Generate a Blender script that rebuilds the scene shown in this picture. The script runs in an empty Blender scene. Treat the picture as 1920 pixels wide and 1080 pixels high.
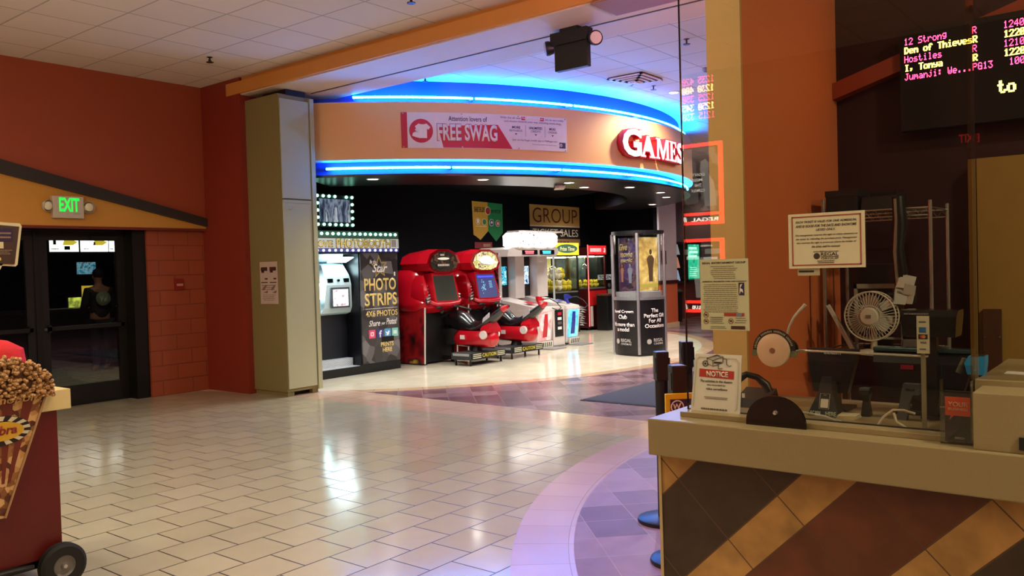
import bpy, bmesh, math, random
from mathutils import Vector, Matrix
R_ = math.radians
C = bpy.context.scene.collection
sc = bpy.context.scene
random.seed(7)

# ------------------------------------------------------------------ camera
# X runs along the left wall (to the right and away), Y runs along the beam and
# the ticket counter (to the left and away); the camera stands at the origin.
EYE = 1.6
cam_d = bpy.data.cameras.new('camera')
cam_d.sensor_width = 36.0
cam_d.lens = 36.0 * 1568.0 / 1920.0
cam_d.clip_start = 0.02
cam_d.clip_end = 200
cam = bpy.data.objects.new('camera', cam_d)
C.objects.link(cam)
right = Vector((0.6203, -0.7838, -0.0287)).normalized()
up = Vector((0.0362, -0.0079, 0.9993))
up = (up - right * up.dot(right)).normalized()
back = right.cross(up)
cam.matrix_world = Matrix(((right.x, up.x, back.x, 0), (right.y, up.y, back.y, 0),
                           (right.z, up.z, back.z, EYE), (0, 0, 0, 1)))
sc.camera = cam

# ------------------------------------------------------------------ view, world
sc.view_settings.view_transform = 'Standard'
sc.view_settings.look = 'None'
sc.view_settings.gamma = 1.0
sc.view_settings.exposure = 0.0
sc.view_settings.use_curve_mapping = False
sc.cycles.use_denoising = True
sc.cycles.sample_clamp_indirect = 6.0
sc.cycles.sample_clamp_direct = 0.0
sc.cycles.caustics_reflective = False
sc.cycles.caustics_refractive = False
sc.cycles.max_bounces = 8
sc.cycles.diffuse_bounces = 4
sc.cycles.glossy_bounces = 4
sc.cycles.transparent_max_bounces = 24
wd = bpy.data.worlds.new('world')
sc.world = wd
wd.use_nodes = True
wd.node_tree.nodes['Background'].inputs[0].default_value = (0.02, 0.018, 0.016, 1)
wd.node_tree.nodes['Background'].inputs[1].default_value = 0.3

# ------------------------------------------------------------------ lights
LOBBY = (1.0, 0.85, 0.58)
GAMES = (1.0, 0.98, 0.93)
def area_light(name, loc, watts, col, size=0.3, aim=(0, 0, -1), spread=170):
    d = bpy.data.lights.new(name, 'AREA')
    d.shape = 'DISK'; d.size = size; d.energy = watts; d.color = col
    d.spread = R_(spread)
    o = bpy.data.objects.new(name, d); C.objects.link(o)
    o.location = loc
    o.rotation_euler = Vector(aim).to_track_quat('-Z', 'Y').to_euler()
    return o
def spot_light(name, loc, watts, col, cone=110, blend=0.6, radius=0.06, aim=(0, 0, -1)):
    d = bpy.data.lights.new(name, 'SPOT')
    d.energy = watts; d.color = col; d.spot_size = R_(cone); d.spot_blend = blend
    d.shadow_soft_size = radius
    o = bpy.data.objects.new(name, d); C.objects.link(o)
    o.location = loc
    o.rotation_euler = Vector(aim).to_track_quat('-Z', 'Y').to_euler()
    return o

# lobby downlights: all stand above the frame or behind the camera
LOBBY_SPOTS = [(1.2, 3.2), (1.2, 6.4), (3.4, 5.0), (-2.2, 2.0), (-2.2, 5.2), (-2.2, 8.4), (1.2, 8.9),
               (1.9, -2.2), (-0.6, -3.6), (-3.9, 7.0)]
LOBBY_W = [28, 38, 8, 14, 14, 20, 36, 120, 40, 12]
for (x, y), w in zip(LOBBY_SPOTS, LOBBY_W):
    area_light('lobby_lamp', (x, y, 4.235), w, LOBBY, 0.3)
# cool violet lamp over the queue in front of the ticket counter
spot_light('queue_lamp', (4.4, 2.3, 4.2), 330, (0.52, 0.34, 1.0), 70, 0.8, 0.08)
# unseen cool fill added to whiten the middle of the floor
spot_light('floor_lamp', (4.5, 4.0, 4.2), 150, (0.58, 0.72, 1.0), 120, 0.9, 0.08)
# soffit downlights under the round bulkhead, and a second ring deeper in the arcade
SOFFIT = [(8.09, 8.86), (9.42, 7.95), (10.88, 7.42), (12.40, 7.22), (13.80, 7.39), (14.87, 7.84), (16.38, 8.98)]
INNER = [(11.73, 7.70)]
for x, y in SOFFIT + INNER:
    spot_light('soffit_lamp', (x, y, 2.90), 170, GAMES, 140, 0.7, 0.07)
# deeper ring in the black arcade ceiling, hidden from here by the soffit
ARC_IN = [(9.4, 10.1), (11.4, 10.0), (13.4, 9.6), (15.6, 10.0), (17.2, 10.4)]
for x, y in ARC_IN:
    spot_light('arcade_lamp', (x, y, 3.28), 140, GAMES, 150, 0.6, 0.07)
# downlights of the arcade lobby: one in view, the others hidden behind the booth
ARC_OUT = [(11.884, 6.092), (9.2, 2.6), (11.6, 3.0), (14.2, 4.2), (16.6, 5.6)]
for x, y in ARC_OUT:
    spot_light('arcade_lobby_lamp', (x, y, 4.2), 230, (1.0, 0.84, 0.66), 165, 0.5, 0.08)
# rose fill added unseen behind the booth wall to brighten the arcade ceiling
spot_light('rose_fill', (5.4, 0.6, 3.1), 850, (1.0, 0.44, 0.62), 110, 0.9, 0.1, (0.75, 0.45, 0.42))
# lamp in the roof of the photo booth cab
spot_light('cab_lamp', (7.90, 10.14, 1.86), 40, (0.82, 0.95, 1.0), 130, 0.6, 0.05)
# corridor beyond the arcade
for x, y in ((20.5, 8.6), (23.5, 10.2), (20.0, 5.0), (26.0, 7.0)):
    spot_light('corridor_lamp', (x, y, 4.2), 90, (1.0, 0.82, 0.62), 120, 0.7, 0.1)
# warm globes added out of view to brighten the lobby ceiling and walls
FILL_GLOBES = [(0.9, 5.4, 3.3), (-1.4, 6.6, 3.3), (1.3, -3.4, 3.4), (2.3, 3.4, 3.35)]
FILL_GLOBE_W = [150, 60, 150, 80]
for (x, y, z), w in zip(FILL_GLOBES, FILL_GLOBE_W):
    d = bpy.data.lights.new('fill_globe', 'POINT'); d.energy = w; d.color = LOBBY; d.shadow_soft_size = 0.13
    o = bpy.data.objects.new('fill_globe', d); C.objects.link(o); o.location = (x, y, z)
# concession room behind the glass doors
for x, y in ((6.2, 13.2), (8.6, 15.0)):
    spot_light('concession_lamp', (x, y, 3.4), 70, (1.0, 0.86, 0.62), 120, 0.7, 0.1)

# ------------------------------------------------------------------ materials
def lin(c):
    c = c / 255.0
    return c / 12.92 if c <= 0.04045 else ((c + 0.055) / 1.055) ** 2.4
def rgb(c): return (lin(c[0]), lin(c[1]), lin(c[2]), 1.0)
MATS = {}
def new_mat(name):
    m = bpy.data.materials.new(name); m.use_nodes = True
    nt = m.node_tree
    return m, nt, nt.nodes['Principled BSDF']
def M(name, c, rough=0.5, metal=0.0, var=0.08, scale=9.0, bump=0.0, coat=0.0, spec=0.5):
    """plain surface with a little procedural variation of its own colour"""
    if name in MATS: return MATS[name]
    m, nt, p = new_mat(name)
    p.inputs['Roughness'].default_value = rough
    p.inputs['Metallic'].default_value = metal
    p.inputs['Coat Weight'].default_value = coat
    p.inputs['Specular IOR Level'].default_value = spec
    tc = nt.nodes.new('ShaderNodeTexCoord')
    no = nt.nodes.new('ShaderNodeTexNoise'); no.inputs['Scale'].default_value = scale
    no.inputs['Detail'].default_value = 3
    nt.links.new(tc.outputs['Object'], no.inputs['Vector'])
    mx = nt.nodes.new('ShaderNodeMix'); mx.data_type = 'RGBA'
    b = rgb(c)
    mx.inputs[6].default_value = tuple(v * (1 - var) for v in b[:3]) + (1,)
    mx.inputs[7].default_value = tuple(min(1, v * (1 + var)) for v in b[:3]) + (1,)
    nt.links.new(no.outputs['Fac'], mx.inputs[0])
    nt.links.new(mx.outputs[2], p.inputs['Base Color'])
    if bump:
        bp = nt.nodes.new('ShaderNodeBump'); bp.inputs['Strength'].default_value = bump
        bp.inputs['Distance'].default_value = 0.01
        n2 = nt.nodes.new('ShaderNodeTexNoise'); n2.inputs['Scale'].default_value = scale * 14
        nt.links.new(tc.outputs['Object'], n2.inputs['Vector'])
        nt.links.new(n2.outputs['Fac'], bp.inputs['Height'])
        nt.links.new(bp.outputs['Normal'], p.inputs['Normal'])
    MATS[name] = m
    return m
def E(name, c, strength):
    """something that gives off light"""
    if name in MATS: return MATS[name]
    m, nt, p = new_mat(name)
    p.inputs['Base Color'].default_value = (0.05, 0.05, 0.05, 1)
    p.inputs['Emission Color'].default_value = rgb(c)
    p.inputs['Emission Strength'].default_value = strength
    MATS[name] = m
    return m
def P(name, cols, scale=12.0, rough=0.4, emit=0.0, kind='noise', detail=4.0, stretch=(1, 1, 1), coat=0.0):
    """printed picture: noise or cells through a colour ramp"""
    if name in MATS: return MATS[name]
    m, nt, p = new_mat(name)
    p.inputs['Roughness'].default_value = rough
    p.inputs['Coat Weight'].default_value = coat
    tc = nt.nodes.new('ShaderNodeTexCoord')
    mp = nt.nodes.new('ShaderNodeMapping'); mp.inputs['Scale'].default_value = stretch
    nt.links.new(tc.outputs['Object'], mp.inputs['Vector'])
    if kind == 'noise':
        t = nt.nodes.new('ShaderNodeTexNoise'); t.inputs['Detail'].default_value = detail
        out = t.outputs['Fac']
    else:
        t = nt.nodes.new('ShaderNodeTexVoronoi'); t.feature = 'F1'
        out = t.outputs['Color']
    t.inputs['Scale'].default_value = scale
    nt.links.new(mp.outputs['Vector'], t.inputs['Vector'])
    if kind != 'noise':
        sp = nt.nodes.new('ShaderNodeSeparateColor')
        nt.links.new(out, sp.inputs[0]); out = sp.outputs[0]
    cr = nt.nodes.new('ShaderNodeValToRGB')
    el = cr.color_ramp.elements
    n = len(cols)
    lo, hi = (0.3, 0.7) if kind == 'noise' else (0.0, 0.95)
    for i, c in enumerate(cols):
        pos = lo + (hi - lo) * i / max(1, n - 1)
        e = el[i] if i < 2 else el.new(pos)
        e.position = pos; e.color = rgb(c)
    if kind != 'noise': cr.color_ramp.interpolation = 'CONSTANT'
    nt.links.new(out, cr.inputs[0])
    nt.links.new(cr.outputs[0], p.inputs['Base Color'])
    if emit:
        nt.links.new(cr.outputs[0], p.inputs['Emission Color'])
        p.inputs['Emission Strength'].default_value = emit
    MATS[name] = m
    return m
def GLASS(name, tint=(0.93, 0.95, 0.93), refl=0.06, rough=0.0):
    """clear pane: see-through with a mirror reflection that grows at grazing angles"""
    if name in MATS: return MATS[name]
    m = bpy.data.materials.new(name); m.use_nodes = True
    nt = m.node_tree; nt.nodes.clear()
    o = nt.nodes.new('ShaderNodeOutputMaterial')
    tr = nt.nodes.new('ShaderNodeBsdfTransparent'); tr.inputs[0].default_value = tint + (1,)
    gl = nt.nodes.new('ShaderNodeBsdfGlossy'); gl.inputs['Roughness'].default_value = rough
    gl.inputs[0].default_value = (1, 1, 1, 1)
    lw = nt.nodes.new('ShaderNodeLayerWeight'); lw.inputs[0].default_value = 0.5
    pw = nt.nodes.new('ShaderNodeMath'); pw.operation = 'POWER'; pw.inputs[1].default_value = 5
    ma = nt.nodes.new('ShaderNodeMath'); ma.operation = 'MULTIPLY_ADD'
    ma.inputs[1].default_value = 1 - refl; ma.inputs[2].default_value = refl
    nt.links.new(lw.outputs['Facing'], pw.inputs[0]); nt.links.new(pw.outputs[0], ma.inputs[0])
    mx = nt.nodes.new('ShaderNodeMixShader')
    nt.links.new(ma.outputs[0], mx.inputs[0]); nt.links.new(tr.outputs[0], mx.inputs[1]); nt.links.new(gl.outputs[0], mx.inputs[2])
    nt.links.new(mx.outputs[0], o.inputs[0])
    MATS[name] = m
    return m

# ------------------------------------------------------------------ mesh builder
def unit(v): return Vector(v).normalized()
class MB:
    def __init__(s): s.bm = bmesh.new()
    def _faces(s, vs, faces):
        bv = [s.bm.verts.new(v) for v in vs]
        for f in faces:
            try: s.bm.faces.new([bv[i] for i in f])
            except ValueError: pass
        return bv
    def box(s, x0, x1, y0, y1, z0, z1, bev=0.0, mat=None):
        vs = [(x, y, z) for x in (x0, x1) for y in (y0, y1) for z in (z0, z1)]
        if mat: vs = [mat @ Vector(v) for v in vs]
        bv = s._faces(vs, [(0, 1, 3, 2), (4, 6, 7, 5), (0, 4, 5, 1), (2, 3, 7, 6), (0, 2, 6, 4), (1, 5, 7, 3)])
        if bev:
            es = set()
            for v in bv:
                for e in v.link_edges: es.add(e)
            bmesh.ops.bevel(s.bm, geom=list(es), offset=bev, segments=2, affect='EDGES', profile=0.6)
        return s
    def prism(s, pts, o=(0, 0, 0), u=(1, 0, 0), v=(0, 0, 1), w=(0, 1, 0), d=0.01, bev=0.0, cap=True):
        """outline pts in the (u,v) plane through o, extruded d along w"""
        o, u, v, w = Vector(o), Vector(u), Vector(v), Vector(w)
        n = len(pts)
        a = [o + u * p[0] + v * p[1] for p in pts]
        b = [p + w * d for p in a]
        fs = [tuple(range(n)), tuple(range(2 * n - 1, n - 1, -1))] if cap else []
        fs += [(i, i + n, (i + 1) % n + n, (i + 1) % n) for i in range(n)]
        bv = s._faces(a + b, fs)
        if bev:
            es = [e for e in s.bm.edges if e.verts[0] in bv and e.verts[1] in bv and
                  any(len(f.verts) == n and n > 4 or f.verts[0] in bv for f in e.link_faces)]
            bmesh.ops.bevel(s.bm, geom=es, offset=bev, segments=2, affect='EDGES', profile=0.6)
        return s
    def cyl(s, p0, p1, r, r2=None, n=16, cap=True):
        p0, p1 = Vector(p0), Vector(p1); r2 = r if r2 is None else r2
        ax = (p1 - p0).normalized()
        t = Vector((0, 0, 1)) if abs(ax.z) < 0.9 else Vector((1, 0, 0))
        u = ax.cross(t).normalized(); v = ax.cross(u)
        vs = []
        for p, rr in ((p0, r), (p1, r2)):
            for i in range(n):
                a = 2 * math.pi * i / n
                vs.append(p + u * (rr * math.cos(a)) + v * (rr * math.sin(a)))
        fs = [(i, (i + 1) % n, n + (i + 1) % n, n + i) for i in range(n)]
        if cap: fs += [tuple(range(n - 1, -1, -1)), tuple(range(n, 2 * n))]
        s._faces(vs, fs); return s
    def tube(s, pts, r, n=8, closed=False):
        pts = [Vector(p) for p in pts]; k = len(pts)
        vs = []; prev = None
        for i, p in enumerate(pts):
            if closed: t = pts[(i + 1) % k] - pts[i - 1]
            else: t = pts[min(i + 1, k - 1)] - pts[max(i - 1, 0)]
            t.normalize()
            if prev is None:
                a = Vector((0, 0, 1)) if abs(t.z) < 0.9 else Vector((1, 0, 0))
                u = t.cross(a).normalized()
            else:
                u = (prev - t * prev.dot(t)).normalized()
            prev = u; w = t.cross(u)
            rr = r[i] if isinstance(r, (list, tuple)) else r
            for j in range(n):
                a = 2 * math.pi * j / n
                vs.append(p + u * (rr * math.cos(a)) + w * (rr * math.sin(a)))
        fs = []
        for i in range(k if closed else k - 1):
            i2 = (i + 1) % k
            for j in range(n):
                fs.append((i * n + j, i * n + (j + 1) % n, i2 * n + (j + 1) % n, i2 * n + j))
        if not closed:
            fs += [tuple(range(n - 1, -1, -1)), tuple(range((k - 1) * n, k * n))]
        s._faces(vs, fs); return s
    def lathe(s, prof, c=(0, 0, 0), ax=(0, 0, 1), n=24, a0=0, a1=360):
        """prof = [(r, h)] turned about ax through c"""
        c = Vector(c); ax = unit(ax)
        t = Vector((0, 0, 1)) if abs(ax.z) < 0.9 else Vector((1, 0, 0))
        u = ax.cross(t).normalized(); v = ax.cross(u)
        full = abs(a1 - a0) >= 360; m = n if full else n + 1
        vs = []
        for r, h in prof:
            for i in range(m):
                a = R_(a0 + (a1 - a0) * i / n)
                vs.append(c + ax * h + u * (max(r, 1e-5) * math.cos(a)) + v * (max(r, 1e-5) * math.sin(a)))
        fs = []
        for k in range(len(prof) - 1):
            for i in range(n):
                j = (i + 1) % m
                fs.append((k * m + i, k * m + j, (k + 1) * m + j, (k + 1) * m + i))
        s._faces(vs, fs); return s
    def ball(s, c, r, n=12, m=8):
        rx, ry, rz = (r, r, r) if not isinstance(r, (tuple, list)) else r
        c = Vector(c); vs = []; fs = []
        for k in range(m + 1):
            ph = math.pi * k / m
            for i in range(n):
                a = 2 * math.pi * i / n
                rr = max(math.sin(ph), 1e-4)
                vs.append(c + Vector((rx * rr * math.cos(a), ry * rr * math.sin(a), rz * math.cos(ph))))
        for k in range(m):
            for i in range(n):
                fs.append((k * n + i, (k + 1) * n + i, (k + 1) * n + (i + 1) % n, k * n + (i + 1) % n))
        s._faces(vs, fs); return s
    def loft(s, rings, cap=True):
        """closed rings of equal length joined one after another"""
        n = len(rings[0]); vs = [Vector(p) for r in rings for p in r]; fs = []
        for k in range(len(rings) - 1):
            for i in range(n):
                fs.append((k * n + i, k * n + (i + 1) % n, (k + 1) * n + (i + 1) % n, (k + 1) * n + i))
        if cap: fs += [tuple(range(n - 1, -1, -1)), tuple(range((len(rings) - 1) * n, len(rings) * n))]
        s._faces(vs, fs); return s
    def arc(s, c, r0, r1, a0, a1, z0, z1, n=64):
        vs = []
        for i in range(n + 1):
            a = R_(a0 + (a1 - a0) * i / n)
            for r, z in ((r0, z0), (r1, z0), (r1, z1), (r0, z1)):
                vs.append((c[0] + r * math.cos(a), c[1] + r * math.sin(a), z))
        fs = []
        for i in range(n):
            for j in range(4):
                fs.append((i * 4 + j, i * 4 + (j + 1) % 4, (i + 1) * 4 + (j + 1) % 4, (i + 1) * 4 + j))
        fs += [(0, 3, 2, 1), (n * 4, n * 4 + 1, n * 4 + 2, n * 4 + 3)]
        s._faces(vs, fs); return s
    def text(s, body, x0, x1, z0, z1, y=0.0, ext=0.0015, bold=0.0, shear=0.0, arch=0.0):
        """lettering in the xz plane facing -y, scaled to fill the box"""
        cu = bpy.data.curves.new('t', 'FONT'); cu.body = body; cu.size = 1.0
        cu.extrude = 0.0; cu.resolution_u = 3; cu.offset = bold; cu.shear = shear
        ob = bpy.data.objects.new('t', cu); C.objects.link(ob)
        dg = bpy.context.evaluated_depsgraph_get()
        me = bpy.data.meshes.new_from_object(ob.evaluated_get(dg))
        if len(me.vertices):
            xs = [v.co.x for v in me.vertices]; ys = [v.co.y for v in me.vertices]
            ax, bx, ay, by = min(xs), max(xs), min(ys), max(ys)
            sx = (x1 - x0) / max(bx - ax, 1e-6); sy = (z1 - z0) / max(by - ay, 1e-6)
            tb = bmesh.new(); tb.from_mesh(me)
            bmesh.ops.remove_doubles(tb, verts=tb.verts, dist=1e-5)
            for v in tb.verts:
                X = x0 + (v.co.x - ax) * sx; Z = z0 + (v.co.y - ay) * sy
                if arch:
                    q = (X - (x0 + x1) / 2) / ((x1 - x0) / 2); Z += arch * (1 - q * q)
                v.co = Vector((X, y, Z))
            if ext:
                r = bmesh.ops.extrude_face_region(tb, geom=list(tb.faces))
                for g in r['geom']:
                    if isinstance(g, bmesh.types.BMVert): g.co.y -= ext
            m2 = bpy.data.meshes.new('t2'); tb.to_mesh(m2); tb.free()
            s.bm.from_mesh(m2); bpy.data.meshes.remove(m2)
        bpy.data.meshes.remove(me)
        bpy.data.objects.remove(ob); bpy.data.curves.remove(cu)
        return s
    def greek(s, x0, x1, z0, z1, rows, y=0.0, fill=0.45, seed=1, ragged=0.15, ext=0.0008):
        """rows of print too small to read: short dashes"""
        rd = random.Random(seed); h = (z1 - z0) / rows
        for k in range(rows):
            z = z1 - h * (k + 0.5); x = x0 + (x1 - x0) * rd.uniform(0, ragged); xe = x1 - (x1 - x0) * rd.uniform(0, ragged)
            while x < xe:
                w = (x1 - x0) * rd.uniform(0.03, 0.11)
                s.box(x, min(x + w, xe), y - ext, y, z - h * fill / 2, z + h * fill / 2)
                x += w + (x1 - x0) * 0.018
        return s
    def map(s, fn):
        for v in s.bm.verts: v.co = Vector(fn(v.co))
        return s
    def build(s, name, mat, parent=None, smooth=False, label=None, recalc=True):
        if recalc: bmesh.ops.recalc_face_normals(s.bm, faces=s.bm.faces)
        me = bpy.data.meshes.new(name); s.bm.to_mesh(me); s.bm.free()
        me.materials.append(mat)
        if smooth:
            for p in me.polygons: p.use_smooth = True
            try: me.set_sharp_from_angle(angle=R_(38))
            except Exception: pass
        o = bpy.data.objects.new(name, me); C.objects.link(o)
        if parent is not None: o.parent = parent
        if label: o['label'] = label
        return o
def tag(o, label, cat, group=None):
    o['label'] = label; o['category'] = cat
    if group: o['group'] = group
    return o
def thing(name, label, cat, loc=(0, 0, 0), rz=0.0, group=None):
    o = bpy.data.objects.new(name, None); C.objects.link(o)
    o.empty_display_size = 0.1
    o.location = loc; o.rotation_euler = (0, 0, R_(rz))
    return tag(o, label, cat, group)
def struct(mb, name, mat, smooth=False):
    o = mb.build(name, mat, None, smooth); o['kind'] = 'structure'; return o
def copy_thing(src, loc=None, rz=None, label=None, group=None, name=None):
    """copy a thing with its parts and sub-parts, sharing mesh data"""
    r = src.copy(); C.objects.link(r)
    if loc is not None: r.location = loc
    if rz is not None: r.rotation_euler = (0, 0, R_(rz))
    if label: r['label'] = label
    if group: r['group'] = group
    for ch in list(src.children):
        c = ch.copy(); C.objects.link(c); c.parent = r
        for g in list(ch.children):
            d = g.copy(); C.objects.link(d); d.parent = c
    return r
def part_copy(src, parent, loc):
    o = src.copy(); C.objects.link(o); o.parent = parent; o.location = loc; return o

# ------------------------------------------------------------------ floor
RC = (12.3, 12.8)          # centre of the round arcade bulkhead
QC = (6.8, -1.5)           # centre of the round floor inlay at the ticket counter
def floor_material():
    m, nt, p = new_mat('tiled_floor')
    L = nt.links
    def mth(op, a, b=None, c=None):
        n = nt.nodes.new('ShaderNodeMath'); n.operation = op
        for i, x in enumerate((a, b, c)):
            if x is None: continue
            if isinstance(x, (int, float)): n.inputs[i].default_value = x
            else: L.new(x, n.inputs[i])
        return n.outputs[0]
    def mixc(f, a, b):
        n = nt.nodes.new('ShaderNodeMix'); n.data_type = 'RGBA'
        if isinstance(f, (int, float)): n.inputs[0].default_value = f
        else: L.new(f, n.inputs[0])
        for i, x in ((6, a), (7, b)):
            if isinstance(x, tuple): n.inputs[i].default_value = x
            else: L.new(x, n.inputs[i])
        return n.outputs[2]
    geo = nt.nodes.new('ShaderNodeNewGeometry')
    sx = nt.nodes.new('ShaderNodeSeparateXYZ'); L.new(geo.outputs['Position'], sx.inputs[0])
    X, Y = sx.outputs[0], sx.outputs[1]
    def dist(c):
        return mth('SQRT', mth('ADD', mth('POWER', mth('SUBTRACT', X, c[0]), 2), mth('POWER', mth('SUBTRACT', Y, c[1]), 2)))
    dR, dQ = dist(RC), dist(QC)
    def vec(x, y):
        n = nt.nodes.new('ShaderNodeCombineXYZ')
        for i, v in enumerate((x, y)):
            if isinstance(v, (int, float)): n.inputs[i].default_value = v
            else: L.new(v, n.inputs[i])
        return n.outputs[0]
    def brick(v, w, h, off, c1, c2, mortar, ms=0.004, bias=0.0):
        n = nt.nodes.new('ShaderNodeTexBrick')
        n.offset = off; n.offset_frequency = 2; n.squash = 1.0
        L.new(v, n.inputs['Vector'])
        n.inputs['Color1'].default_value = rgb(c1); n.inputs['Color2'].default_value = rgb(c2)
        n.inputs['Mortar'].default_value = rgb(mortar)
        n.inputs['Scale'].default_value = 1.0
        n.inputs['Mortar Size'].default_value = ms; n.inputs['Mortar Smooth'].default_value = 0.1
        n.inputs['Bias'].default_value = bias
        n.inputs['Brick Width'].default_value = w; n.inputs['Row Height'].default_value = h
        return n
    pos = vec(mth('SUBTRACT', X, 2.4904 - 0.1667 - 33.5), mth('SUBTRACT', Y, 4.702 - 31.5))
    lob = brick(pos, 0.3335, 0.315, 0.5, (184, 178, 154), (175, 169, 144), (46, 36, 26), 0.0045)
    xr = mth('MULTIPLY', mth('ADD', X, Y), 0.70711); yr = mth('MULTIPLY', mth('SUBTRACT', Y, X), 0.70711)
    p45 = vec(mth('ADD', xr, 40.0), mth('ADD', yr, 40.05))
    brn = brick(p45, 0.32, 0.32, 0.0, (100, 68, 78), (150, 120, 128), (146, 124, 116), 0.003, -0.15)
    gam = brick(vec(mth('ADD', X, 40.0), mth('ADD', Y, 40.0)), 0.335, 0.315, 0.5, (218, 208, 186), (208, 198, 174), (188, 170, 140), 0.003)
    bnd = brick(vec(mth('ADD', X, 33.2), mth('ADD', Y, 40.0)), 0.35, 0.335, 0.0, (196, 166, 146), (206, 178, 156), (160, 130, 112), 0.003)
    ang = mth('MULTIPLY', mth('ARCTAN2', mth('SUBTRACT', Y, QC[1]), mth('SUBTRACT', X, QC[0])), 5.25)
    rng = brick(vec(mth('ADD', ang, 60.0), mth('ADD', dQ, 0.27)), 0.335, 0.36, 0.0, (180, 150, 140), (190, 162, 150), (158, 128, 116), 0.003)
    angR = mth('MULTIPLY', mth('ARCTAN2', mth('SUBTRACT', Y, RC[1]), mth('SUBTRACT', X, RC[0])), 6.3)
    brd = brick(vec(mth('ADD', angR, 90.0), mth('ADD', dR, 0.1)), 0.33, 0.25, 0.0, (190, 158, 126), (202, 172, 140), (160, 130, 104), 0.003)
    # smudges that belong to the stone
    no = nt.nodes.new('ShaderNodeTexNoise'); no.inputs['Scale'].default_value = 7.0; no.inputs['Detail'].default_value = 6
    L.new(geo.outputs['Position'], no.inputs['Vector'])
    far = mth('GREATER_THAN', X, 7.50)
    inband = mth('GREATER_THAN', X, 6.80)
    c = mixc(inband, lob.outputs[0], bnd.outputs[0])
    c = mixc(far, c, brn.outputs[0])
    near = mth('LESS_THAN', X, 6.80)
    ringm = mth('MULTIPLY', near, mth('LESS_THAN', dQ, 5.45))
    c = mixc(ringm, c, rng.outputs[0])
    inm = mth('MULTIPLY', near, mth('LESS_THAN', dQ, 5.10))
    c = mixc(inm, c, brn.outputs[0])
    c = mixc(mth('MULTIPLY', far, mth('LESS_THAN', dR, 6.45)), c, brd.outputs[0])
    c = mixc(mth('LESS_THAN', dR, 6.2), c, gam.outputs[0])
    mo = mth('MULTIPLY_ADD', no.outputs['Fac'], 0.5, 0.75)
    stone = mth('MAXIMUM', inm, mth('MULTIPLY', far, mth('GREATER_THAN', dR, 6.45)))
    amt = mth('MULTIPLY_ADD', stone, 0.75, 0.18)
    mul = mth('MULTIPLY_ADD', mth('SUBTRACT', mo, 1.0), amt, 1.0)
    hv = nt.nodes.new('ShaderNodeVectorMath'); hv.operation = 'SCALE'
    L.new(c, hv.inputs[0]); L.new(mul, hv.inputs['Scale'])
    L.new(hv.outputs[0], p.inputs['Base Color'])
    n2 = nt.nodes.new('ShaderNodeTexNoise'); n2.inputs['Scale'].default_value = 2.2; n2.inputs['Detail'].default_value = 3
    L.new(geo.outputs['Position'], n2.inputs['Vector'])
    ro = mth('MULTIPLY_ADD', n2.outputs['Fac'], 0.13, 0.07)
    lobby = mth('SUBTRACT', near, ringm)
    ro = mth('MULTIPLY_ADD', lob.outputs['Fac'], mth('MULTIPLY', lobby, 0.3), ro)
    ro = mth('ADD', ro, mth('ADD', mth('MULTIPLY', inm, 0.26), mth('MULTIPLY', mth('MAXIMUM', stone, ringm), 0.10)))
    L.new(ro, p.inputs['Roughness'])
    # slightly uneven tile faces break up the reflections
    n3 = nt.nodes.new('ShaderNodeTexNoise'); n3.inputs['Scale'].default_value = 5.0
    L.new(geo.outputs['Position'], n3.inputs['Vector'])
    bp = nt.nodes.new('ShaderNodeBump'); bp.inputs['Strength'].default_value = 0.12; bp.inputs['Distance'].default_value = 0.01
    hh = mth('SUBTRACT', mth('MULTIPLY', n3.outputs['Fac'], 0.25), mth('MULTIPLY', lob.outputs['Fac'], mth('MULTIPLY', lobby, 0.5)))
    L.new(hh, bp.inputs['Height']); L.new(bp.outputs['Normal'], p.inputs['Normal'])
    p.inputs['Specular IOR Level'].default_value = 0.55
    return m
struct(MB().box(-5.8, 34, -7, 21, -0.1, 0.0), 'floor', floor_material())

def ceiling_material(name, c, sx, sy, ox, oy):
    m, nt, p = new_mat(name)
    geo = nt.nodes.new('ShaderNodeNewGeometry')
    mp = nt.nodes.new('ShaderNodeMapping'); mp.inputs['Location'].default_value = (ox, oy, 0)
    nt.links.new(geo.outputs['Position'], mp.inputs['Vector'])
    b = nt.nodes.new('ShaderNodeTexBrick'); b.offset = 0.0; b.squash = 1.0
    nt.links.new(mp.outputs['Vector'], b.inputs['Vector'])
    b.inputs['Color1'].default_value = rgb(c); b.inputs['Color2'].default_value = rgb(tuple(int(v * 0.975) for v in c))
    b.inputs['Mortar'].default_value = rgb(tuple(int(v * 0.78) for v in c))
    b.inputs['Scale'].default_value = 1.0; b.inputs['Mortar Size'].default_value = 0.010
    b.inputs['Mortar Smooth'].default_value = 0.2
    b.inputs['Brick Width'].default_value = sx; b.inputs['Row Height'].default_value = sy
    nt.links.new(b.outputs[0], p.inputs['Base Color'])
    p.inputs['Roughness'].default_value = 0.9
    bp = nt.nodes.new('ShaderNodeBump'); bp.inputs['Strength'].default_value = 0.4; bp.inputs['Distance'].default_value = 0.01
    bp.invert = True
    nt.links.new(b.outputs['Fac'], bp.inputs['Height']); nt.links.new(bp.outputs['Normal'], p.inputs['Normal'])
    return m
struct(MB().box(-5.8, 6.66, -7, 10.75, 4.27, 4.37), 'ceiling', ceiling_material('lobby_ceiling_tile', (226, 216, 204), 0.69, 0.655, -3.592 + 13.8, -8.2 + 13.1))
struct(MB().box(7.72, 34, -7, 21, 4.27, 4.37), 'ceiling', ceiling_material('arcade_ceiling_tile', (222, 216, 214), 0.69, 0.655, -9.2 + 13.8, -6.35 + 13.1))

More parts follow.
